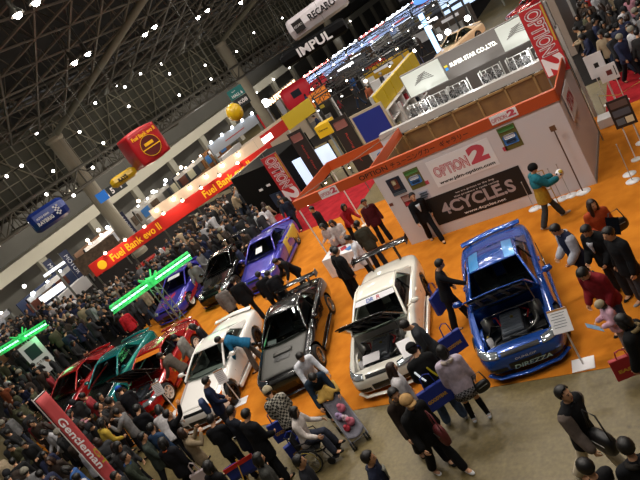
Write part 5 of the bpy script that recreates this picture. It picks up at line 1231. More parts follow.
bm = bmesh.new(); lathe(bm, [(.5, -.012), (.52, -.012), (.52, .016), (.5, .016)], 30); span(bm, -.28, .22, .05, .2, .01, .018); span(bm, -.5, .5, -.1, -.05, .01, .018); build('emblem_ring', bm, fy_ink, e_)
cables(q, [(-.5, 0, 1.8), (.5, 0, 1.8)], 13.5)
L_ = W2(-6.55, 32, 5.72); q = hang('balloon', 'yellow bar-shaped balloon under the red cube', L_, 'balloon'); q.rotation_euler = (0, 0, camera_dir(L_) + .15)
bm = bmesh.new(); tube(bm, [(-.55, 0, .15), (.5, 0, .15)], [(.26, .26)] * 2, 8); build('shell', bm, mat('balloon_yellow', '#c8a010', .4), q); text('lettering', 'RAYS', .5, .22, ink, q, XF(-.1, -.262, .15), 0, bold=.05); cables(q, [(-.4, 0, .3), (.4, 0, .3)], 13)
L_ = W2(-10.7, 32, 5.85); q = hang('balloon', 'blue six-sided balloon with white lettering and checks', L_, 'balloon'); q.rotation_euler = (0, 0, camera_dir(L_) + .1)
bm = bmesh.new(); tube(bm, [(-.95, 0, .45), (-.75, 0, .45), (.75, 0, .45), (.95, 0, .45)], [(.42, .42), (.52, .52), (.52, .52), (.42, .42)], 8, round_caps=False); build('shell', bm, mat('balloon_blue', '#16307c', .4), q); text('lettering', 'RAYBRIG', .85, .2, white_ink, q, XF(-.3, -.53, .33), 0, bold=.03); text('lettering', 'AUTO GEAR', .7, .1, white_ink, q, XF(-.3, -.53, .58), 0, bold=.03)
bm = bmesh.new()
for i in range(3):
    for j in range(6):
        if (i + j) % 2: span(bm, .3 + .09 * i, .39 + .09 * i, -.545, -.525, .2 + .085 * j, .285 + .085 * j)
build('checks', bm, white_ink, q); cables(q, [(-.6, 0, .9), (.6, 0, .9)], 13)
L_ = W2(-.12, 32, 5.6); q = hang('balloon', 'round yellow balloon beside the teal hall sign', L_, 'balloon'); bm = bmesh.new(); ball(bm, (0, 0, 0), (.42, .42, .46), 20, 14); build('shell', bm, mat('balloon_gold', '#d0a810', .35), q, True); bm = bmesh.new(); bar(bm, (0, 0, -.45), (0, 0, -5.5), .006, 4); build('string', bm, steel, q)
L_ = W2(.47, 32.5, 5.75); q = hang('hall_sign', 'teal and black hall number sign hung by the second column', L_); q.rotation_euler = (0, 0, camera_dir(L_) + .1)
bm = bmesh.new(); span(bm, -.42, .42, -.03, .03, .35, .85); build('upper_board', bm, mat('sign_teal', '#1a6a6a', .5), q); bm = bmesh.new(); span(bm, -.42, .42, -.03, .03, -.15, .33); build('lower_board', bm, mat('sign_dark', '#20262a', .5), q)
text('lettering', 'HALL 6', .6, .16, white_ink, q, XF(.0, -.036, .5), 0, bold=.02); text('lettering', 'K08', .5, .2, white_ink, q, XF(.08, -.036, .09), 0, bold=.02); text('lettering', 'stand', .2, .06, white_ink, q, XF(-.1, -.036, .72), 0); cables(q, [(-.3, 0, .85), (.3, 0, .85)], 13)
L_ = W2(5.95, 32, 7.0); q = hang('balloon', 'white bar-shaped balloon with black lettering high over the hall', L_, 'balloon'); q.rotation_euler = (0, -.05, camera_dir(L_) - .1)
bm = bmesh.new(); tube(bm, [(-1.6, 0, .45), (-1.45, 0, .45), (1.45, 0, .45), (1.6, 0, .45)], [(.5, .42), (.58, .5), (.58, .5), (.5, .42)], 8, round_caps=False, ref=(0, 1, 1)); build('shell', bm, mat('balloon_white', '#c4bcc0', .4), q)
text('lettering', 'RECARO', 1.5, .34, ink, q, XF(.35, -.56, .5), 0, bold=.03)
bm = bmesh.new(); span(bm, -1.64, -1.5, -.3, .3, .15, .75); build('end_label', bm, ink, q); bm = bmesh.new(); span(bm, -1.3, -.75, -.575, -.55, .2, .75, bev=.01); build('label', bm, ink, q); text('lettering', 'RECARO', .45, .12, white_ink, q, XF(-1.02, -.58, .5), 0); cables(q, [(-1, 0, .9), (1, 0, .9)], 14)
L_ = W2(5.0, 31.6, 6.1); q = hang('balloon', 'black bar-shaped balloon with white lettering just under the white one', L_, 'balloon'); q.rotation_euler = (0, 0, camera_dir(L_) - .2)
bm = bmesh.new(); tube(bm, [(-1.85, 0, .2), (-1.6, 0, .25), (1.6, 0, .25), (1.8, 0, .25)], [(.3, .3), (.38, .36), (.38, .36), (.3, .3)], 8, round_caps=False, ref=(0, 1, 1)); build('shell', bm, mat('balloon_black', '#08080a', .7, spec=.1), q); text('lettering', 'IMPUL', 1.9, .44, white_ink, q, XF(.1, -.44, .25), 0, bold=.03); cables(q, [(-1, 0, .6), (1, 0, .6)], 14)
display_brown = mat('display_brown', '#6a5644', .5, noise=.5, nscale=6)
# far left displays
for k, (L_, w_, h_, c_, lb) in enumerate(((W2(-16.3, 40, 1.6), 1.7, .45, (1, 1, 1, 1), 'white glowing sign box at the far end of the crowd'), (W2(-16.0, 42, 2.7), 1.6, .18, (.9, .95, 1, 1), 'slim white glowing sign above the square one'))):
    q = hang('lit_sign', lb, L_); q.rotation_euler = (0, 0, camera_dir(L_)); bm = bmesh.new(); span(bm, -w_ / 2, w_ / 2, -.1, .1, 0, h_, bev=.02); build('box', bm, mat('sign_glow%d' % k, c_, emit=1.3), q); bm = bmesh.new(); span(bm, -.08, .08, .1, .2, -L_[2], h_); build('post', bm, steel, q)
L_ = W2(-13.4, 43, 1.2); q = hang('display_stand', 'brown photo display wall below the first column', L_, 'display'); q.rotation_euler = (0, 0, camera_dir(L_)); bm = bmesh.new(); span(bm, -1.6, 1.6, -.06, .06, 0, 1.3); build('wall', bm, mat('display_brown', '#6a5644', .5, noise=.5, nscale=6), q); bm = bmesh.new(); span(bm, -1.5, -1.4, -.05, .05, -1.2, 0); build('leg', bm, steel, q); bm = bmesh.new(); span(bm, 1.4, 1.5, -.05, .05, -1.2, 0); build('leg', bm, steel, q)
for k, (x, y) in enumerate(((-15.9, 45), (-22.4, 43), (-11.3, 46), (-17.6, 46))):
    L_ = W2(x, y, 0); q = empty('flag_banner', L_, camera_dir(L_)); tag(q, 'tall navy flag banner under the gallery, ' + ['below the blue balloon', 'at the far end', 'next to the first column', 'between the glowing signs and the wall'][k], 'banner', 'navy flags under the gallery')
    bm = bmesh.new(); span(bm, -.3, .3, -.01, .01, .9, 3.2); build('cloth', bm, mat('flag_navy', '#2c3350', .6), q); bm = bmesh.new(); bar(bm, (-.32, 0, 0), (-.32, 0, 3.3), .02); build('pole', bm, steel, q); text('lettering', 'MOTOR', 1.6, .28, pale_d, q, plane_mat((0, -.015, 2.05), (0, 0, -1), (1, 0, 0)), 0)
for k, (x, y, z) in enumerate(((-22.5, 44, 2.3), (-21, 42, 2.1), (-19.6, 45, 2.6), (-18.2, 42, 2.2), (-14.6, 47, 2.7), (-13.2, 46, 3.0), (-12.3, 45, 2.9), (-9.8, 47, 3.1), (-8.7, 48, 3.0), (-7.4, 48, 3.2), (-6, 49, 3.3), (-23, 38, 1.2), (-21.5, 36, 1.2), (-20.2, 37, 1.4))):
    spot_row([W2(x, y, z)], 'small bright spotlight over the stands under the gallery', 'spotlights under the gallery', [cold_glow, warm_glow, small_glow][k % 3], .13)
for k, (v0, c_, h_, lb) in enumerate(((-6, '#5a4638', 2.2, 'brown'), (0, '#8a8c94', 2.4, 'silver'), (6.5, '#2c3858', 2.1, 'navy'), (12.5, '#7a5a44', 2.3, 'copper'), (18.5, '#a09a90', 2.2, 'pale'), (24.5, '#34343a', 2.2, 'charcoal'), (30.5, '#8a5a30', 2.1, 'amber'))):
    t = empty('gallery_booth', (-31.5, v0, 0)); tag(t, lb + ' booth of the row under the far gallery', 'booth', 'booths under the far gallery', 'thing'); m = mat('booth_' + c_[1:], c_, .5)
    bm = bmesh.new(); span(bm, -.9, -.8, 0, 5.2, 0, h_); build('back_wall', bm, m, t)
    bm = bmesh.new(); span(bm, .4, .5, 0, 5.2, h_ - .35, h_); build('fascia', bm, [white_paint, m, grey_l][k % 3], t)
    for y in (.05, 5.15):
        bm = bmesh.new(); span(bm, .4, .5, y - .05, y + .05, 0, h_); build('post', bm, steel, t)
    for y in (.5, 1.9, 3.3):
        bm = bmesh.new(); span(bm, -.79, -.76, y, y + 1.0, .9, 1.7); build('picture', bm, [display_brown, cream_i, cyan_i, brown_i, pale_d][(k + int(y * 2)) % 5], t)
    bm = bmesh.new(); span(bm, .6, 1.1, .5, 4.4, 0, .95, bev=.02); build('counter', bm, [white_paint, mat('counter_tan', '#8a6a4a', .5)][k % 2], t)
    spot_row([(-30.7, v0 + .6 + 1.3 * i, h_ + .12) for i in range(4)], 'spotlight of the %s gallery booth' % lb, 'spotlights of the gallery booths', [cold_glow, warm_glow][k % 2], .09)
    ld = bpy.data.lights.new('booth_light', 'POINT'); ld.energy = 60; ld.color = (1, .9, .78); ld.shadow_soft_size = .15; lo = bpy.data.objects.new('booth_light', ld); COL.objects.link(lo); lo.location = (-30.2, v0 + 2.6, h_ + .5)
# arrow sign
L_ = W2(-8.9, 38, 5.0); q = hang('arrow_sign', 'blue and white direction sign beside the yellow bar balloon', L_); q.rotation_euler = (0, 0, camera_dir(L_)); bm = bmesh.new(); span(bm, -.9, -.25, -.04, .04, 0, .6); build('picture_board', bm, mat('sign_blue', '#1c5ca8', .4, emit=.4), q); bm = bmesh.new(); span(bm, -.2, 1.0, -.04, .04, 0, .6); build('arrow_board', bm, mat('sign_dark', '#20262a', .5), q); text('lettering', '5  \u2191', .8, .4, white_ink, q, XF(.4, -.05, .3), 0, bold=.03); cables(q, [(-.6, 0, .6), (.8, 0, .6)], 12.5)

# ------------------------------------------------------------------ green neon light trusses
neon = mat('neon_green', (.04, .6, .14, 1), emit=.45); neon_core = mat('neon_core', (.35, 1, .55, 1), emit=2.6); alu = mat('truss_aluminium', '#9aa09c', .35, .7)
def neon_truss(label, u, v, a, b, z, tower=True, panel=False):
    q = empty('light_truss', (u, v, 0)); tag(q, label, 'light truss', 'green lit trusses over the crowd')
    A2 = Vector((a[0] - u, a[1] - v, z)); B2 = Vector((b[0] - u, b[1] - v, z)); d = (B2 - A2).normalized(); sd = Vector((-d.y, d.x, 0))
    bm = bmesh.new()
    for s_ in (-1, 1):
        for zz in (-.13, .13): bar(bm, A2 + sd * .13 * s_ + Vector((0, 0, zz)), B2 + sd * .13 * s_ + Vector((0, 0, zz)), .022, 6)
    n_ = 18
    for i in range(n_):
        p = A2.lerp(B2, i / n_); p2 = A2.lerp(B2, (i + 1) / n_); s1 = 1 if i % 2 else -1
        for s_ in (-1, 1): bar(bm, p + sd * .13 * s_ + Vector((0, 0, -.13 * s1)), p2 + sd * .13 * s_ + Vector((0, 0, .13 * s1)), .012, 4)
        bar(bm, p + sd * .13 * s1 + Vector((0, 0, .13)), p2 - sd * .13 * s1 + Vector((0, 0, .13)), .012, 4)
    build('beam', bm, neon, q)
    bm = bmesh.new(); bar(bm, A2 - sd * .02, A2.lerp(B2, .47), .04, 8); build('light_tube', bm, neon_core, q); bm = bmesh.new(); bar(bm, A2.lerp(B2, .53), B2, .04, 8); build('light_tube', bm, neon_core, q)
    bm = bmesh.new(); m_ = A2.lerp(B2, .5); box(bm, m_ + Vector((0, 0, .02)), (.3, .3, .34), None, bev=.04)
    for i in range(7): a_ = i * .9; bar(bm, m_, m_ + Vector((.38 * cos(a_), .38 * sin(a_), .16 + .1 * (i % 3))), .035, 5)
    build('joint', bm, neon, q)
    bm = bmesh.new()
    for sx in (-.14, .14):
        for sy in (-.14, .14): bar(bm, (m_.x + sx, m_.y + sy, 0), (m_.x + sx, m_.y + sy, z - .2), .02, 6)
    for i in range(9):
        z0, z1 = (z - .2) * i / 9, (z - .2) * (i + 1) / 9; f_ = 1 if i % 2 else -1
        bar(bm, (m_.x - .14 * f_, m_.y - .14, z0), (m_.x + .14 * f_, m_.y - .14, z1), .011, 4); bar(bm, (m_.x + .14, m_.y - .14 * f_, z0), (m_.x + .14, m_.y + .14 * f_, z1), .011, 4)
    build('tower', bm, alu, q)
    if panel:
        rz = camera_dir((u, v)); M = Matrix.Translation((m_.x, m_.y, 0)) @ Matrix.Rotation(rz, 4, 'Z')
        bm = bmesh.new(); span(bm, -.45, .45, -.24, -.2, .7, z - .25, M); build('panel', bm, white_card, q)
        bm = bmesh.new(); span(bm, -.3, .25, -.25, -.24, z - 1.05, z - .45, M); build('picture', bm, mat('print_teal_dark', '#26403c', .5), q)
        text('lettering', '\u30ab\u30b9\u30bf\u30e0', .5, .16, ink, q, M @ XF(0, -.25, z - 1.3), 0, bold=.02)
    for w_ in (.25, .75):
        ld = bpy.data.lights.new('neon_light', 'POINT'); ld.energy = 14; ld.color = (.2, 1, .35); ld.shadow_soft_size = .3; lo = bpy.data.objects.new('neon_light', ld); COL.objects.link(lo); lo.location = Vector((u, v, -.3)) + A2.lerp(B2, w_)
neon_truss('green neon-lit truss on an aluminium tower beside the purple car', -9.5, -1.45, (-10.6, -2.8), (-8.3, -.2), 2.62)
neon_truss('green neon-lit truss with white picture panel at the far crowd edge', -18.3, -2.0, (-19.5, -2.6), (-17.1, -1.4), 2.62, panel=True)
# red and white flag in the aisle
q = empty('nobori_flag', (-4.25, -9.85, 0)); tag(q, 'tall red flag with white script and pale foot in the aisle crowd', 'flag')
q.rotation_euler = (0, 0, camera_dir(q.location) + .35)
bm = bmesh.new(); quadgrid(bm, lambda a, b: (-.15 + .3 * a, .03 * sin(5 * b), .45 + 3.5 * b), 4, 16); thick(build('cloth', bm, mat('flag_red', '#c04a4c', .7), q, True), .006)
bm = bmesh.new(); bar(bm, (-.17, .02, 0), (-.17, .02, 4.02), .014); bar(bm, (-.17, .02, 3.97), (.15, .02, 3.97), .012); cyl(bm, (-.17, .02, .02), .2, .04, 16); build('pole', bm, white_paint, q)
bm = bmesh.new(); span(bm, -.15, .15, -.05, -.036, .5, 1.35); build('pale_foot', bm, mat('flag_pale', '#c8c4d4', .7), q)
text('lettering', 'Gentleman', 1.5, .17, white_ink, q, plane_mat((-.03, -.05, 2.55), (0, 0, -1), (1, 0, 0)), 0, bold=.02, shear=.2)
text('lettering', 'SUPER TUNING', .6, .12, navy, q, plane_mat((.05, -.054, 1.0), (0, 0, -1), (1, 0, 0)), 0, bold=.02); text('lettering', 'GT', .5, .1, gold_d, q, plane_mat((.09, -.05, 2.0), (0, 0, -1), (1, 0, 0)), 0, bold=.02)
# ------------------------------------------------------------------ visitors around the cars
PL = []     # places taken
def P_(label, xy, face, P=None, **k):
    PL.append(xy); return person(label, xy, face, P, **k)
def dct(*a, **k):
    d = {}
    for x in a: d.update(x)
    d.update(k); return d
plaid = mat('plaid_navy', '#23252e', .8); nt = plaid.node_tree; tc = nt.nodes.new('ShaderNodeTexCoord'); ck = nt.nodes.new('ShaderNodeTexChecker'); ck.inputs['Scale'].default_value = 28; ck.inputs['Color1'].default_value = rgb('#1c1e28'); ck.inputs['Color2'].default_value = rgb('#8a8a92'); nt.links.new(tc.outputs['Object'], ck.inputs['Vector']); nt.links.new(ck.outputs['Color'], nt.nodes['Principled BSDF'].inputs['Base Color'])
check_m = mat('check_shirt', '#5a564e', .8); nt = check_m.node_tree; tc = nt.nodes.new('ShaderNodeTexCoord'); ck = nt.nodes.new('ShaderNodeTexChecker'); ck.inputs['Scale'].default_value = 20; ck.inputs['Color1'].default_value = rgb('#25241f'); ck.inputs['Color2'].default_value = rgb('#a8a294'); nt.links.new(tc.outputs['Object'], ck.inputs['Vector']); nt.links.new(ck.outputs['Color'], nt.nodes['Principled BSDF'].inputs['Base Color'])
goodyear_b = mat('bag_blue', '#142c86', .6); gy_ink = mat('bag_yellow', '#d0a030', .6)
def bag(label, p, rz, m, w=.5, h=.42, txt=None, cat='bag', group=None, d=.08, tilt=0, strap=.28):
    q = empty('shopping_bag', p, rz); q.rotation_euler = (tilt, 0, rz); tag(q, label, cat, group, 'thing')
    bm = bmesh.new(); box(bm, (0, 0, 0), (w, d, h), bev=.015)
    for v in bm.verts: v.co.y *= 1 + .5 * (.5 - v.co.z / h)
    build('body', bm, m, q)
    for s_ in (-1, 1):
        bm = bmesh.new(); tube(bm, [(-w * .2, s_ * d * .3, h / 2), (-w * .16, s_ * d * .2, h / 2 + strap * .8), (0, 0, h / 2 + strap), (w * .16, s_ * d * .2, h / 2 + strap * .8), (w * .2, s_ * d * .3, h / 2)], .009, 5); build('handle', bm, m, q)
    if txt:
        for s_ in (-1, 1):
            M = plane_mat((0, s_ * (d * .5 + .022), -.02), (-s_, 0, 0) if s_ > 0 else (1, 0, 0), (0, 0, 1)); text('lettering', txt, w * .66, h * .17, gy_ink, q, M, 0, bold=.05)
    return q
def paper(label, p, rot, m=white_card, s=(.3, .42), name='paper_sheet', cat='paper'):
    bm = bmesh.new(); box(bm, (0, 0, 0), (s[0], s[1], .006)); box(bm, (0, s[1] * .1, .0035), (s[0] * .7, s[1] * .5, .002)); o = build(name, bm, m, None); o.location = p; o.rotation_euler = rot; tag(o, label, cat, kind='thing'); return o
leather_b = mat('leather_black', '#101012', .45); maroon_m = mat('bag_maroon', '#5c1c20', .6)
def soft_bag(label, p, rz, m, w=.38, h=.28, d=.14, strap=None):
    q = empty('shoulder_bag', p, rz); tag(q, label, 'bag', None, 'thing')
    bm = bmesh.new(); vs = ball(bm, (0, 0, 0), 1, 16, 12)
    for v in vs:
        x, y, z = v.co; f = lambda a: (abs(a) ** .7) * (1 if a > 0 else -1); v.co = (f(x) * w / 2, f(y) * d / 2, f(z) * h / 2)
    build('body', bm, m, q, True)
    bm = bmesh.new(); tube(bm, [(-w * .42, 0, h * .3), (-w * .25, 0, h * .5 + (strap or .15)), (w * .25, 0, h * .5 + (strap or .15)), (w * .42, 0, h * .3)], .012, 6); build('strap', bm, m, q, True)
    bm = bmesh.new(); bar(bm, (-w * .3, -d * .52, h * .15), (w * .3, -d * .52, h * .15), .008); build('zip', bm, steel, q); return q

# aisle, right to left
o, K = P_('person in black quilted vest with grey sleeves and khaki trousers striding along the bare aisle', (6.09, -9.57), -112, dct(WALK, h=1.74, nod=-10, bulk=.035), coat='#16171a', sleeves='#6b5f58', legs='#d0c4ac', shoes='#8a8478', collar='#2a2c30', hair='short')
soft_bag('big black shoulder bag on the back of the person in the quilted vest', (6.4, -9.82, .95), rad(-40), leather_b, .44, .36, .2, .35)
o, K = P_('person with black hair at the picture edge below the striding one', (6.53, -10.86), 60, dct(WALK, nod=8), coat='#1b1a1c', legs='#22242c')
o, K = P_('person with thick black hair in the bottom corner beyond the carpet, back turned', (6.96, -10.68), 30, STAND, coat='#17181c', legs='#22242c', fur='#2a2622')
o, K = P_('person in tan flat cap, black jacket and white trainers walking along the aisle', (3.5, -9.22), -120, dct(legL=(20, 3, 4), legR=(-16, 3, 8), armL=(-8, 10, 20), armR=(12, 10, 30), lean=6, nod=-2, h=1.75, bulk=.035), coat='#131315', legs='#16171b', shoes='#ececee', hat='#b8925f', collar='#2c2a2a')
soft_bag('maroon sling bag at the side of the person in the tan cap', (3.83, -9.3, .92), rad(-40), maroon_m, .3, .4, .16, .3)
o, K = P_('person in dark brown jacket just behind the tan cap', (3.12, -8.9), -130, dct(WALK, h=1.72), coat='#2a201a', legs='#1d1f28', fur='#4a3c2c')
o, K = P_('person with long brown hair and white down jacket by the white coupe nose', (2.82, -8.22), -60, dct(STAND, h=1.62, nod=8, bulk=.04), coat='#e0dcde', legs='#9a9693', shoes='#b8b8ba', hair='long', hair_m=hair_brown)
o, K = P_('person in black cap and black jacket with reflective bands carrying a blue bag', (3.36, -8.02), 35, dct(LOOK, h=1.74, bulk=.035), coat='#131416', legs='#4a5c78', shoes='#8a8a8c', hat='#131316', hair='short')
s_ = K['s']; R_ = K['R']; hb = K['hip']
for i, (a0, z0, mm) in enumerate(((-.15, .34, mat('band_reflective', '#dfe6ea', .2, emit=.6)), (.08, .30, mat('band_yellow', '#c8b820', .4)))):
    bm = bmesh.new(); tube(bm, [hb + R_ @ Vector((a0 - .04, -.165, z0 + .13)), hb + R_ @ Vector((a0 + .0, -.168, z0)), hb + R_ @ Vector((a0 + .05, -.165, z0 - .12))], [(.018, .008)] * 3, 6); build('reflective_band', bm, mm, o)
bag('blue bag with yellow lettering held behind the reflective jacket', (3.42, -8.26, .86), rad(38), goodyear_b, .6, .46, 'GOODYEAR', group=None)
o, K = P_('person with bobbed black hair in lilac hooded jacket, plaid skirt and black knee socks', (3.88, -8.06), 25, dct(STAND, h=1.62, bulk=.04, nod=14), coat='#c6b8ca', skirt=plaid, socks='#141416', shoes='#e4e8f0', hair='bob', fur='#c4b6ac')
soft_bag('small black handbag hanging beside the plaid skirt', (4.18, -7.98, .66), rad(40), leather_b, .3, .22, .12, .18)
o, K = P_('person in dark grey jacket leaning at the open engine of the white coupe', (3.02, -6.9), 115, dct(LOOK, h=1.72, lean=12), coat='#33363a', legs='#20222a')
bag('blue bag with yellow lettering against the bumper of the white coupe', (2.72, -6.98, .62), rad(30), goodyear_b, .58, .42, 'GOODYEAR')
bag('blue bag with yellow lettering behind the grey jacket, towards the blue coupe', (3.32, -6.62, .72), rad(40), goodyear_b, .5, .46, 'GOODYEAR')
paper('white sheet held over the front corner of the white coupe', (2.45, -6.85, 1.02), (.5, .1, .6))
paper('white card lying on the radiator of the white coupe', (1.35, -6.62, .80), (.25, 0, .25), s=(.42, .26))
o, K = P_('person in black jacket reaching for the mirror of the blue coupe', (2.86, -4.98), -70, dct(legL=(16, 4, 6), legR=(-12, 4, 4), armL=(5, 10, 30), armR=(62, 12, 8), nod=20, lean=12, h=1.72), coat='#15161a', legs='#14151a', shoes='#2a2826')
bm = bmesh.new(); tube(bm, [K['hip'] + K['R'] @ Vector(p) for p in ((-.12, .12, .5), (-.17, .155, .35), (-.19, .14, .2), (-.2, .0, .05))], [(.02, .006)] * 4, 6); build('yellow_strap', bm, mat('band_yellow', '#c8b820', .4), o)
bag('blue carrier bag at the flank of the white coupe behind the reaching person', (2.5, -4.75, .62), rad(70), goodyear_b, .5, .5)
o, K = P_('person in black suit and white shirt striding before the white wall', (1.0, -.3), -150, dct(WALK, h=1.76, nod=6), coat='#0f0f12', legs='#0f0f12', shirt='#c8ccd4')
o, K = P_('person in teal and mustard jacket with black knit hat walking by the rope posts', (4.72, -1.42), -62, dct(WALK, h=1.68, armL=(40, 8, 50, 15), armR=(42, 8, 50, 15), coat_len=.1, bulk=.045), coat='#a8842a', sleeves='#1f6a78', legs='#3c3f42', shoes='#b0a8a0', hat='#101012', hat_brim=False, coat_len=.12, collar='#1f6a78')
bm = bmesh.new(); v_torso(bm, K, .052, build_=1.0); bmesh.ops.bisect_plane(bm, geom=bm.verts[:] + bm.edges[:] + bm.faces[:], plane_co=K['waist'] + Vector((0, 0, .12)), plane_no=(0, 0, -1), clear_outer=True); build('teal_yoke', bm, cloth('#1f6a78'), o, True)
q = empty('plush_toy', at_hand(o, K, 1, (-.1, .06, .05))); tag(q, 'small white and yellow plush ball held by the person in teal and mustard', 'toy', kind='thing')
bm = bmesh.new(); ball(bm, (0, 0, 0), .1, 14, 10); build('body', bm, white_card, q, True); bm = bmesh.new(); ball(bm, (.05, -.05, .05), .055, 10, 8); build('patch', bm, gold_d, q, True); bm = bmesh.new(); ball(bm, (.03, -.085, -.02), .025, 8, 6); ball(bm, (-.05, -.08, .03), .025, 8, 6); build('eye', bm, ink, q, True)
o, K = P_('person with very long dark hair and rust orange top holding a black folder', (6.29, -4.2), -160, dct(HOLD, h=1.62, nod=8, yaw=20), coat='#a8431f', legs='#2c2a30', hair='long', hair_m=hair_brown)
paper('glossy black folder held by the long-haired person in orange', at_hand(o, K, -1, (0, .1, .08)), (.9, .5, .4), mat('folder_black', '#0e1016', .2, coat=.6), (.26, .36), 'folder', 'folder')
soft_bag('black shoulder bag on the arm of the long-haired person in orange', (6.62, -4.3, .98), rad(30), leather_b, .4, .28, .14, .2)
o, K = P_('person in navy and white sports jacket looking down at the blue coupe', (5.8, -4.9), 125, dct(LOOK, h=1.72, bulk=.04), coat='#1a2038', legs='#20222c', sleeves='#b8bac4', collar='#c0c2cc')
o, K = P_('person in black coat over pale shirt beside the navy and white jacket', (6.36, -5.25), 150, dct(LOOK, h=1.72, bulk=.045), coat='#101114', legs='#26272c', shirt='#b8b8c0')
o, K = P_('person in dark coat and grey trousers at the edge behind the red jacket', (6.75, -5.75), 130, dct(STAND, h=1.74, bulk=.04), coat='#141518', legs='#44454c', shoes='#9aa0a6')
o, K = P_('person in maroon red jacket and blue jeans bending toward the child', (6.4, -6.5), 150, dct(LOOK, h=1.72, lean=16, bulk=.04), coat='#7c1a22', legs='#3d4a62', collar='#2a2a30')
o, K = P_('child in pale pink jacket and cream knit hat holding a blue leaflet', (6.42, -6.92), 120, dct(HOLD, h=1.12, bulk=.05), coat='#d0a4b4', legs='#8a7a78', hat='#b0a288', hat_brim=False, hair='bob')
paper('pale blue leaflet in the hands of the child in pink', at_hand(o, K, -1, (0, .08, .06)), (.7, .2, 1.9), mat('leaflet_blue', '#7fa8cc', .5), (.2, .28), 'leaflet', 'leaflet')
o, K = P_('person in black coat with tan fur hood standing above the red paper bag', (6.95, -8.2), 75, dct(STAND, h=1.62, bulk=.05, nod=20), coat='#141416', legs='#1d1d22', fur='#7a6848', hair='bob', coat_len=.2)
bag('red paper bag beside the fur-hooded coat', (6.5, -7.72, .36), rad(20), mat('bag_red', '#a01c24', .5), .44, .4, 'EAST', strap=.14)
o, K = P_('person with dark cropped hair and navy jacket at the lower picture edge', (3.1, -10.35), -70, dct(WALK, h=1.72, nod=6), coat='#181d30', legs='#22242c', collar='#30364a', shirt='#8a8a80')
# stroller group
o, K = P_('person in white shirt close behind the stroller pusher', (-.15, -6.95), -125, dct(LEAN, h=1.72, lean=24), coat='#e6e8f0', legs='#2a2c36')
o, K = P_('person in dark teal jacket bending over the handle of the pink stroller', (.32, -7.4), -135, dct(LEAN, h=1.7, lean=42, armL=(70, 6, 12), armR=(70, 6, 12)), coat='#1d2c3c', legs='#262a36')
def stroller():
    q = empty('baby_stroller', (1.0, -8.0, 0), rad(-135) ); tag(q, 'grey stroller with pink toys in its seat on the bare aisle', 'stroller')
    fm = mat('stroller_grey', '#84848c', .4, .4); pk = mat('toy_pink', '#c4687c', .7)
    bm = bmesh.new()
    for sx in (-.2, .2):
        tube(bm, [(sx, -.48, 1.0), (sx, -.3, .75), (sx, .4, .12)], .016, 6); tube(bm, [(sx, -.2, .62), (sx, -.36, .1)], .014, 6)
    tube(bm, [(-.2, -.48, 1.0), (0, -.52, 1.02), (.2, -.48, 1.0)], .018, 6); bar(bm, (-.2, .4, .14), (.2, .4, .14), .012); bar(bm, (-.2, -.36, .12), (.2, -.36, .12), .012); build('frame', bm, fm, q)
    bm = bmesh.new(); quadgrid(bm, lambda a, b: (-.19 + .38 * a, -.3 + .72 * b, .82 - .62 * b + .1 * (2 * a - 1) ** 2 - .16 * sin(pi * b)), 8, 10); thick(build('seat', bm, mat('stroller_cloth', '#6c6a74', .8, noise=.2, nscale=20), q, True), .025)
    for k, (x, y) in enumerate(((-.17, .42), (.17, .42), (-.2, -.38), (.2, -.38))):
        bm = bmesh.new(); lathe(bm, [(.03, -.02), (.075, -.02), (.085, 0), (.075, .02), (.03, .02)], 14, axis='x', c=(x, y, .087)); lathe(bm, [(.03, -.02), (.075, -.02), (.085, 0), (.075, .02), (.03, .02)], 14, axis='x', c=(x + .055, y, .087)); build('wheel', bm, rubber, q)
    for k, (x, y, z, r, m) in enumerate(((-.06, -.12, .62, .09, pk), (.08, -.02, .55, .08, mat('toy_lilac', '#a890b8', .7)), (-.05, .14, .4, .09, pk), (.09, .2, .36, .07, mat('toy_red', '#b02c3c', .7)), (0, .05, .48, .07, mat('toy_pale', '#c8b4c0', .7)))):
        t_ = empty('plush_toy', q.matrix_basis @ Vector((x, y, z))); tag(t_, ['pink plush near the stroller handle', 'lilac plush in the upper stroller seat', 'pink plush low in the stroller', 'red plush at the foot of the stroller', 'pale plush in the middle of the stroller'][k], 'toy', 'plush toys in the stroller', 'thing')
        bm = bmesh.new(); ball(bm, (0, 0, 0), r, 12, 8); build('body', bm, m, t_, True); bm = bmesh.new(); ball(bm, (0, -r * .3, r * .95), r * .6, 10, 8); build('head', bm, m, t_, True)
    bm = bmesh.new(); quadgrid(bm, lambda a, b: q.matrix_basis @ Vector((-.26 + .52 * a, -.66 + .4 * b, 1.04 + .05 * sin(9 * a) * cos(6 * b) - .16 * abs(2 * b - 1) ** 2 + .03 * sin(17 * a + 3 * b))), 14, 10); tag(thick(build('blanket', bm, mat('blanket_yellow', '#c09a48', .85, noise=.2, nscale=12), None, True), .02), 'mustard yellow blanket draped over the stroller handle', 'blanket', kind='thing')
stroller()
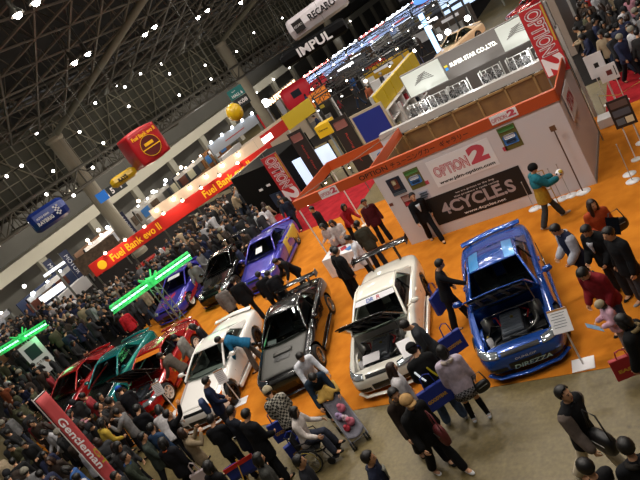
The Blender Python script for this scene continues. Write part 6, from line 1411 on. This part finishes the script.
# wheelchair
def wheelchair():
    q = empty('wheelchair', (.42, -8.62, 0), rad(-75)); tag(q, 'black wheelchair with big spoked wheels in the aisle', 'wheelchair')
    fm = mat('chair_frame', '#202024', .4, .5); gold_rim = mat('push_rim', '#9a8a3c', .3, .7)
    bm = bmesh.new()
    for sx in (-.23, .23):
        tube(bm, [(sx, -.32, .98), (sx, -.24, .9), (sx, -.22, .3)], .014, 6); tube(bm, [(sx, -.22, .48), (sx, .24, .48), (sx, .34, .12)], .014, 6); tube(bm, [(sx, -.22, .7), (sx, .12, .7), (sx, .15, .48)], .013, 6)
    bar(bm, (-.23, 0, .2), (.23, 0, .48), .012); bar(bm, (.23, 0, .2), (-.23, 0, .48), .012); build('frame', bm, fm, q)
    bm = bmesh.new(); span(bm, -.22, .22, -.2, .22, .46, .5, bev=.01); build('seat', bm, black_plastic, q)
    bm = bmesh.new(); span(bm, -.22, .22, -.25, -.22, .52, .9, bev=.01); build('backrest', bm, black_plastic, q)
    for sx in (-.3, .3):
        bm = bmesh.new(); tube(bm, [(sx, -.14 + .3 * cos(a), .305 + .3 * sin(a)) for a in [2 * pi * i / 28 for i in range(28)]], .017, 6, closed=True); w_ = build('wheel', bm, rubber, q, True)
        bm = bmesh.new()
        for k in range(12): a = 2 * pi * k / 12; bar(bm, (sx, -.14, .305), (sx, -.14 + .29 * cos(a), .305 + .29 * sin(a)), .004, 4)
        cyl(bm, (sx, -.14, .305), .03, .05, 10, axis='x'); build('spokes', bm, steel, w_)
        bm = bmesh.new(); tube(bm, [(sx * 1.12, -.14 + .26 * cos(a), .305 + .26 * sin(a)) for a in [2 * pi * i / 28 for i in range(28)]], .01, 5, closed=True); build('push_rim', bm, gold_rim, w_, True)
        bm = bmesh.new(); lathe(bm, [(.02, -.02), (.08, -.02), (.09, 0), (.08, .02), (.02, .02)], 14, axis='x', c=(sx * .75, .28, .09)); build('caster', bm, rubber, q)
        bm = bmesh.new(); span(bm, sx * .5 - .06, sx * .5 + .06, .3, .46, .1, .115); build('footrest', bm, fm, q)
wheelchair()
o, K = P_('person in cream jacket with dark bobbed hair seated in the wheelchair', (.34, -8.6), -75, dict(legL=(86, 4, 78), legR=(86, 4, 78), seat_z=.60, armL=(34, 14, 42, 8), armR=(34, 14, 42, 8), lean=10, nod=14, h=1.62), coat='#d6ccc6', legs='#3a3e4c', hair='bob')
o, K = P_('person in checked shirt and cream cap behind the grey bonnet', (-.15, -8.25), 45, dct(LOOK, h=1.66, bulk=.035), coat=check_m, legs='#2a2c34', hat='#b0a488', hat_brim=False)
bag('blue bag with yellow lettering left of the checked shirt', (-.62, -8.15, .55), rad(30), goodyear_b, .52, .5, 'GOODYEAR')
bag('blue bag with yellow lettering between the checked shirt and the wheelchair', (.12, -8.72, .5), rad(50), goodyear_b, .5, .5, 'GOODYEAR', tilt=.2)
# dark row at the low white coupe
o, K = P_('person in black jacket at the start of the row, face to the low white coupe', (-1.5, -8.9), 20, dct(LOOK, h=1.7), coat='#131418', legs='#1a1c24')
paper('white catalogue in the hands of the person starting the dark row', at_hand(o, K, 1, (.02, .1, .05)), (.6, .2, .5), s=(.24, .34), name='catalogue', cat='booklet')
o, K = P_('person in navy black jacket in the middle of the dark row', (-1.05, -8.78), -20, dct(LOOK, h=1.72), coat='#171a24', legs='#1a1c24')
o, K = P_('person in black coat ending the dark row beside the blue bag', (-.42, -9.0), -10, dct(LOOK, h=1.74, bulk=.04), coat='#111216', legs='#15171d', coat_len=.18)
o, K = P_('person in dark navy jacket with backpack at the nose of the low white coupe', (-2.9, -7.42), -45, dct(LOOK, h=1.72), coat='#16203a', legs='#1d1f28')
bm = bmesh.new(); box(bm, (0, 0, 0), (.3, .16, .42), bev=.06); q = build('backpack', bm, mat('pack_navy', '#1a3058', .7), None, True); q.location = near_person(o, (0, -.24, 1.15)); q.rotation_euler = (0, 0, rad(-45)); tag(q, 'navy backpack on the person at the low white coupe nose', 'backpack', kind='thing')
o, K = P_('person in bright teal jacket and grey trousers bending into the low white coupe window', (-3.72, -4.72), 118, dct(LEAN, h=1.72, lean=48), coat='#1a6288', legs='#5c5854', shoes='#2a2a2c')
o, K = P_('person in black suit with raised arm by the white info card', (-3.42, -8.35), -30, dct(STAND, armR=(120, 12, 40), h=1.7, nod=4), coat='#111115', legs='#15161a', shirt='#c8ccd2')
o, K = P_('person in grey-green jacket walking between the flag and the dark group', (-3.9, -8.98), -40, dct(WALK, h=1.72), coat='#3a423c', legs='#22242a')
o, K = P_('person in olive jacket and blue scarf closest to the foot of the red flag', (-3.98, -9.56), -50, dct(WALK, h=1.72), coat='#30362c', legs='#22242a', collar='#2c4a78')
o, K = P_('person in black coat with orange scarf in the lower dark group', (-2.72, -9.32), 10, dct(STAND, h=1.7, bulk=.04), coat='#15151a', legs='#1b1c22', collar='#b0502a', hair='bob')
o, K = P_('person in black jacket by the orange carpet edge before the red coupe', (-5.05, -7.95), 20, dct(LOOK, h=1.72), coat='#14151a', legs='#1c1e26')
o, K = P_('person in cream white jacket bending at the red coupe info card', (-4.15, -8.15), 30, dct(LEAN, h=1.66, lean=30), coat='#c0bcbc', legs='#2a2c34', hair='bob')
o, K = P_('person in slate blue jacket behind the grey-green one', (-3.72, -8.72), 5, dct(STAND, h=1.68), coat='#2c4260', legs='#22242a')
o, K = P_('person in beige coat with raised camera in the lower dark group', (-2.42, -8.98), -30, dct(CAMERA, h=1.62), coat='#8a7a62', legs='#2a2622', hair='bob', hair_m=hair_brown)
o, K = P_('person with short black hair at the lower edge right of the fallen flag', (1.64, -10.25), -60, dct(WALK, h=1.7, nod=5), coat='#1d1e24', legs='#22242a')
o, K = P_('person in camouflage grey jacket with bob hair at the lower edge', (.62, -10.1), -40, dct(STAND, h=1.66), coat=mat('cloth_camo', '#3c3c38', .85, noise=.5, nscale=25), legs='#22242a', hair='bob')
o, K = P_('person in black hood coat at the lower edge below the dark row', (-.65, -10.15), 0, dct(STAND, h=1.66), coat='#131316', legs='#1a1a20', hair='bob')
q = empty('tripod_flag', (-1.05, -9.25, 0), .6); tag(q, 'blue and red cloth banner on a yellow tripod in the dark group', 'banner')
bm = bmesh.new(); quadgrid(bm, lambda a, b: (-.35 + .7 * a, .03 * sin(6 * a), .45 + .4 * b), 8, 4); thick(build('cloth', bm, goodyear_b, q, True), .01); bm = bmesh.new(); span(bm, -.35, .35, -.045, -.03, .76, .86); build('red_edge', bm, fr, q)
for a in (0, 2.1, 4.2):
    bm = bmesh.new(); bar(bm, (0, 0, .9), (.35 * cos(a), .35 * sin(a), 0), .012); build('leg', bm, gy_ink, q)
o_ = bag('white and red paper bag in the lower dark group', (-2.3, -9.35, .62), rad(30), mat('bag_pale', '#b8a8a8', .5), .4, .34)
# between the rows
o, K = P_('person in black suit leaning over the black coupe wing', (-3.8, -.95), 150, dct(LEAN, h=1.74, lean=28), coat='#101014', legs='#0f1014')
o, K = P_('person in black coat at the violet car nose, first of a pair', (-4.2, -2.15), 30, dct(STAND, h=1.72), coat='#121216', legs='#121318')
o, K = P_('person in black coat with white paper at the violet car nose, second of the pair', (-3.68, -2.28), 50, dct(LOOK, h=1.7), coat='#15151a', legs='#121318')
paper('rolled beige paper in the hand of the second person at the violet car', at_hand(o, K, 1), (1.2, .3, 0), cream_i, (.12, .34), 'paper_roll', 'paper')
o, K = P_('person in light grey jacket watching the glossy black coupe', (-6.2, -2.05), 25, dct(STAND, h=1.72), coat='#77706c', legs='#15151a')
o, K = P_('person in black jacket watching the glossy black coupe beside the grey jacket', (-5.45, -1.98), 35, dct(STAND, h=1.76, bulk=.04), coat='#101013', legs='#111116')
o, K = P_('person in black suit first in the talking group by the white counter', (-1.3, -2.2), -60, dct(LOOK, h=1.7), coat='#101014', legs='#101014')
o, K = P_('person in black coat second in the talking group by the white counter', (-.95, -2.45), -40, dct(STAND, h=1.72, bulk=.04), coat='#121216', legs='#101014')
o, K = P_('person in white shirt and black trousers facing the talking group', (-.62, -1.85), 120, dct(STAND, h=1.74, armL=(25, 8, 50)), coat='#e2e2ea', legs='#15151a')
o, K = P_('person in maroon jacket standing at the open end of the white wall', (-1.15, .75), -150, dct(STAND, h=1.72), coat='#4c141c', legs='#1c1a20', sleeves='#4c141c', collar='#b8a8a8')
o, K = P_('person in red jacket leaning behind the white counter', (-2.55, 1.5), -120, dct(LEAN, h=1.68, lean=20), coat='#9c1c28', legs='#22222a', hair='bob')
o, K = P_('person in olive jacket, back turned, at the inner end of the counter', (-.75, -.95), 20, dct(STAND, h=1.7), coat='#3c3a30', legs='#22222a')
o, K = P_('person in white costume behind the counter, towards the canopy corner', (-2.35, .35), 190, dct(HOLD, h=1.64), coat='#c8bcb8', legs='#b8a8a4', hair='long', hair_m=hair_brown)
o, K = P_('person in white and red costume at the corner of the counter', (-2.75, .4), 170, dct(HOLD, h=1.62), coat='#c4b0ac', legs='#b03038', hair='long')
o, K = P_('person in black behind the red carpet post under the canopy', (-4.1, 2.3), 150, STAND, coat='#18161a', legs='#15151a')
o, K = P_('person in dark grey coat walking on the red carpet by the red banner', (-8.0, 6.1), 190, dct(WALK, h=1.74, bulk=.04), coat='#2a2826', legs='#22222a', coat_len=.2)
o, K = P_('person in dark blue coat walking beside the dark grey one on the red carpet', (-7.5, 5.4), 200, WALK, coat='#1d2436', legs='#1a1a20')
o, K = P_('person with black hair and white collar behind the low white coupe', (-5.9, -3.95), 130, dct(LOOK, h=1.64), coat='#17171b', legs='#1a1a20', hair='bob', collar='#b8b8b8')
o, K = P_('person in pale grey jacket looking at the red coupe door', (-6.3, -4.45), 110, dct(LOOK, h=1.7), coat='#86827c', legs='#22222a')
o, K = P_('person in taupe jacket bent over the red coupe wing', (-6.25, -5.1), 100, dct(LEAN, h=1.68, lean=30), coat='#544c44', legs='#22222a')
o, K = P_('person in bright blue cap near the raised bonnet of the red coupe', (-6.95, -6.75), 60, dct(LOOK, h=1.7), coat='#15161c', legs='#1c1e26', hat='#1c50b0')
o, K = P_('person in scarlet top in front of the teal coupe', (-13.0, -.9), 60, dct(STAND, h=1.7), coat='#b0202c', legs='#1d1d24')

# ------------------------------------------------------------------ the packed crowd: a few figures built once, then copied
coat_c = mat('coat_colour', '#888888', .85, noise=.25, nscale=14, objcol=True)
protos = []
specs = [(STAND, 'short', None, '#1c1d24'), (WALK, 'short', None, '#2a3346'), (LOOK, 'bob', None, '#1a1a1e'), (HOLD, 'short', None, '#26242a'), (CAMERA, 'short', None, '#1c1c22'), (dct(WALK, h=1.6), 'long', None, '#2c2a2e'), (dct(STAND, h=1.58, bulk=.045), 'bob', None, '#3c4252'), (dct(LOOK, bulk=.05), 'short', 'cap', '#1c1d24'), (dct(STAND, bulk=.045, armL=(20, 8, 70, 20)), 'short', None, '#45413a'), (dct(WALK, bulk=.04), 'short', 'knit', '#1f1f26')]
for k, (P0, hr, ht, lg) in enumerate(specs):
    o, K = person('crowd', (0, 0), 0, P0, coat=coat_c, legs=lg, hair=hr, hat={'cap': '#26262a', 'knit': '#8a8578'}.get(ht), hat_brim=ht == 'cap', vox=.026, hair_m=hair_brown if k in (5, 6) else hair_black)
    parts = [o] + list(o.children)
    # one simple figure for the far copies
    bm = bmesh.new(); mats = []; 
    for p_ in parts:
        me = evaluated(p_, 'x') if p_.modifiers else p_.data.copy()
        base = len(mats); idx = [f.material_index for f in me.polygons]; n0 = len(bm.faces)
        bm.from_mesh(me); bm.faces.ensure_lookup_table()
        for i, mi in enumerate(idx): bm.faces[n0 + i].material_index = base + mi
        mats += list(p_.data.materials); bpy.data.meshes.remove(me)
    far = bpy.data.meshes.new('person'); bm.to_mesh(far); bm.free(); far.shade_smooth()
    for m in mats: far.materials.append(m)
    tmp = link('tmp', far); dm = tmp.modifiers.new('d', 'DECIMATE'); dm.ratio = .3; lo = evaluated(tmp, 'person'); drop(tmp)
    if not len(lo.materials):
        for m in mats: lo.materials.append(m)
    protos.append((o, lo, hr, ht))
coats = [('black', '#121215', 10), ('charcoal', '#26272b', 6), ('navy', '#182040', 4), ('brown', '#33261e', 3), ('grey', '#6c6b6c', 2.2), ('beige', '#9c8a70', 1.8), ('white', '#bdbcc0', 1.6), ('red', '#90202a', 1.5), ('blue', '#24508c', 1.1), ('olive', '#45452e', 1.5), ('rust', '#8a4626', .8), ('pink', '#b07a88', .4), ('yellow', '#b89a30', .35)]
hair_words = {'short': 'short hair', 'bob': 'bobbed hair', 'long': 'long hair'}
pose_words = ['standing', 'walking', 'looking down', 'hands forward', 'hands at face', 'walking', 'standing', 'looking down', 'arm folded', 'walking']
coats_right = [c if c[0] in ('black', 'charcoal', 'navy', 'brown') else (c[0], c[1], c[2] * .4) for c in coats]
def inside(p, poly):
    c = False; x, y = p
    for i in range(len(poly)):
        (x1, y1), (x2, y2) = poly[i], poly[i - 1]
        if (y1 > y) != (y2 > y) and x < (x2 - x1) * (y - y1) / (y2 - y1) + x1: c = not c
    return c
CARS = [(4.16, -4.94), (1.04, -4.75), (-2.28, -4.27), (-4.89, -4.95), (-8.32, -4.25), (-7.13, 2.26), (-9.69, 2.41), (-12.5, 2.26), (-11.1, -3.9), (-13.5, -4.1)]
def free(p, d):
    for u, v in CARS:
        dx, dy = p[0] - u, p[1] - v; a = dx * .97 + dy * .24; b = -dx * .24 + dy * .97
        if abs(a) < 1.15 and abs(b) < 2.55: return False
    x, y = p
    if abs(x + 9.5) < .5 and abs(y + 1.45) < .5 or abs(x + 18.3) < .6 and abs(y + 2) < .6: return False
    if abs(x + 4.25) < .4 and abs(y + 9.85) < .4: return False
    if -13.6 < x < -9.2 and 6.4 < y < 14: return False
    if 3.4 < x < 4.9 and 9 < y < 19.3 or 4.7 < x < 6.6 and 20 < y < 22: return False
    # the red booth front
    l = (x + 22) * .628 + (y - 5.7) * .778; n_ = -(x + 22) * .778 + (y - 5.7) * .628
    if -5.6 < l < 12.5 and (-.35 < n_ < .3 or 2.1 < n_ < 3): return False
    return all((p[0] - q[0]) ** 2 + (p[1] - q[1]) ** 2 > d * d for q in PL)
zones = [
    ('left', [(-18.53, -4.05), (-15.07, -3.31), (-13.5, -5.7), (-9.5, -6.3), (-6.6, -7.2), (-5.4, -8.4), (-3.61, -10.08), (-4.67, -11.09), (-7.52, -10.98)], 62, .55, 'people packed in the aisle beyond the red flag', [((-6.5, -9.5), 'right behind the red flag'), ((-9, -8), 'at the carpet edge before the teal coupe'), ((-13, -6), 'before the red coupe by the crowd'), ((-16, -4.5), 'below the picture-panel truss'), ((-5, -10.6), 'at the foot of the red flag')], True),
    ('main', [(-28.73, 5.73), (-19.96, 3.92), (-11.4, 8.98), (-6.62, 2.91), (-7.29, 1.13), (-9.89, 1.86), (-12.15, 1.38), (-12.76, -1.24), (-14.52, -2.85), (-18.98, -3.77), (-33.23, 5.19)], 112, .66, 'crowd between the red booth and the parked cars', [((-14, 6.5), 'below the end of the long red booth'), ((-18, 4), 'before the middle of the long red booth'), ((-23, 2.5), 'before the start of the long red booth'), ((-28, 4), 'at the far end of the crowd'), ((-19, -2), 'beside the picture-panel truss'), ((-15, -.5), 'behind the green truss tower'), ((-11, 5.5), 'behind the glossy black coupe'), ((-15, 3), 'behind the purple striped car'), ((-13, 8), 'by the black booth block')], False),
    ('right', [(4.91, 17.03), (7.75, 14.34), (10.2, 7), (9.8, 1), (8.4, -1.2), (7.6, 1.2), (7.9, 4.5), (7.2, 6.3), (5.42, 9.2)], 44, .6, 'dark crowd past the white booth corner', [((7.3, .8), 'behind the dark photo board'), ((7, 4), 'behind the two white square boards'), ((6.3, 8), 'beside the tall red logo banner'), ((6, 12), 'before the beige partition'), ((6, 16), 'by the ribbed kiosk')], False),
    ('mid', [(-17.57, 19.92), (-24.17, 39.56), (-14.53, 47.24), (-8.31, 40.94), (-5.5, 27.02), (-12.18, 20.79)], 20, 1.2, 'visitors among the far booth rows', [((-12, 24), 'by the low charcoal booth'), ((-16, 32), 'by the slate booth'), ((-20, 38), 'before the rounded red display'), ((-12, 42), 'before the grey wall booths')], False)]
random.seed(21); LABELS = set()
for zn, poly, n, dmin, grp, marks, near in zones:
    xs = [p[0] for p in poly]; ys = [p[1] for p in poly]; placed = tries = 0
    while placed < n and tries < 9000:
        tries += 1; p = (random.uniform(min(xs), max(xs)), random.uniform(min(ys), max(ys)))
        if not inside(p, poly) or not free(p, dmin): continue
        PL.append(p); k = random.randrange(len(protos)); src, lo, hr, ht = protos[k]
        cl = coats_right if zn in ('right', 'main') else coats; cn, ch, _ = random.choices(cl, [c[2] for c in cl])[0]
        for _ in range(60):
            mk = min(marks, key=lambda m: (m[0][0] - p[0]) ** 2 + (m[0][1] - p[1]) ** 2)[1]
            lb = 'person, %s jacket, %s, %s, %s' % (cn, {'cap': 'dark cap', 'knit': 'pale knit hat'}.get(ht) or hair_words[hr], pose_words[k], mk)
            if lb not in LABELS: break
            k = random.randrange(len(protos)); src, lo, hr, ht = protos[k]; cn, ch, _ = random.choices(cl, [c[2] for c in cl])[0]
        LABELS.add(lb)
        if near:
            o = src.copy(); COL.objects.link(o)
            for c in src.children:
                d = c.copy(); COL.objects.link(d); d.parent = o; d.color = rgb(ch)
        else:
            o = bpy.data.objects.new('person', lo); COL.objects.link(o)
        o.color = rgb(ch); o.location = (p[0], p[1], 0); s_ = random.uniform(.94, 1.05); o.scale = (s_, s_, s_); o.rotation_euler = (0, 0, random.uniform(0, 2 * pi))
        tag(o, lb, 'person', grp); placed += 1
# past the three hundred counted one by one, the small figures filling the gaps at the back of the crowd
bm = bmesh.new(); mats = []; tries = cnt = 0
dark = [mat('coat_far_' + c[0], c[1], .85) for c in coats[:7]]
under = [(-18.5, 7.2), (-13.2, 8.2), (-12.9, 9.0), (-13.2, 13.5), (-16.5, 12.5)]
while cnt < 185 and tries < 30000:
    tries += 1; poly = zones[1][1] if cnt < 112 else (zones[2][1] if cnt < 150 else under); xs = [p[0] for p in poly]; ys = [p[1] for p in poly]
    p = (random.uniform(min(xs), max(xs)), random.uniform(min(ys), max(ys)))
    if not inside(p, poly) or not free(p, .42): continue
    if cnt < 112 and (p[1] < .8 or p[0] > -8.5): continue
    PL.append(p); cnt += 1; lo = protos[random.randrange(len(protos))][1]; n0 = len(bm.faces); v0 = len(bm.verts)
    base = len(mats); idx = [f.material_index for f in lo.polygons]; cm = random.choice(dark)
    ml = [cm if m is coat_c else m for m in lo.materials]
    for m in ml:
        if m not in mats: mats.append(m)
    bm.from_mesh(lo); bm.faces.ensure_lookup_table(); bm.verts.ensure_lookup_table()
    for i, mi in enumerate(idx): bm.faces[n0 + i].material_index = mats.index(ml[mi])
    M = Matrix.Translation((p[0], p[1], 0)) @ Matrix.Rotation(random.uniform(0, 6.28), 4, 'Z')
    for v in bm.verts[v0:]: v.co = M @ v.co
me = bpy.data.meshes.new('crowd'); bm.to_mesh(me); bm.free(); me.shade_smooth()
tag(link('crowd', me, None, mats), 'dense dark crowd filling the gaps before the long red booth', 'crowd', None, 'stuff')
for o, lo, hr, ht in protos:
    for c in list(o.children): bpy.data.objects.remove(c)
    bpy.data.objects.remove(o)
bpy.data.scenes.remove(BAKE)
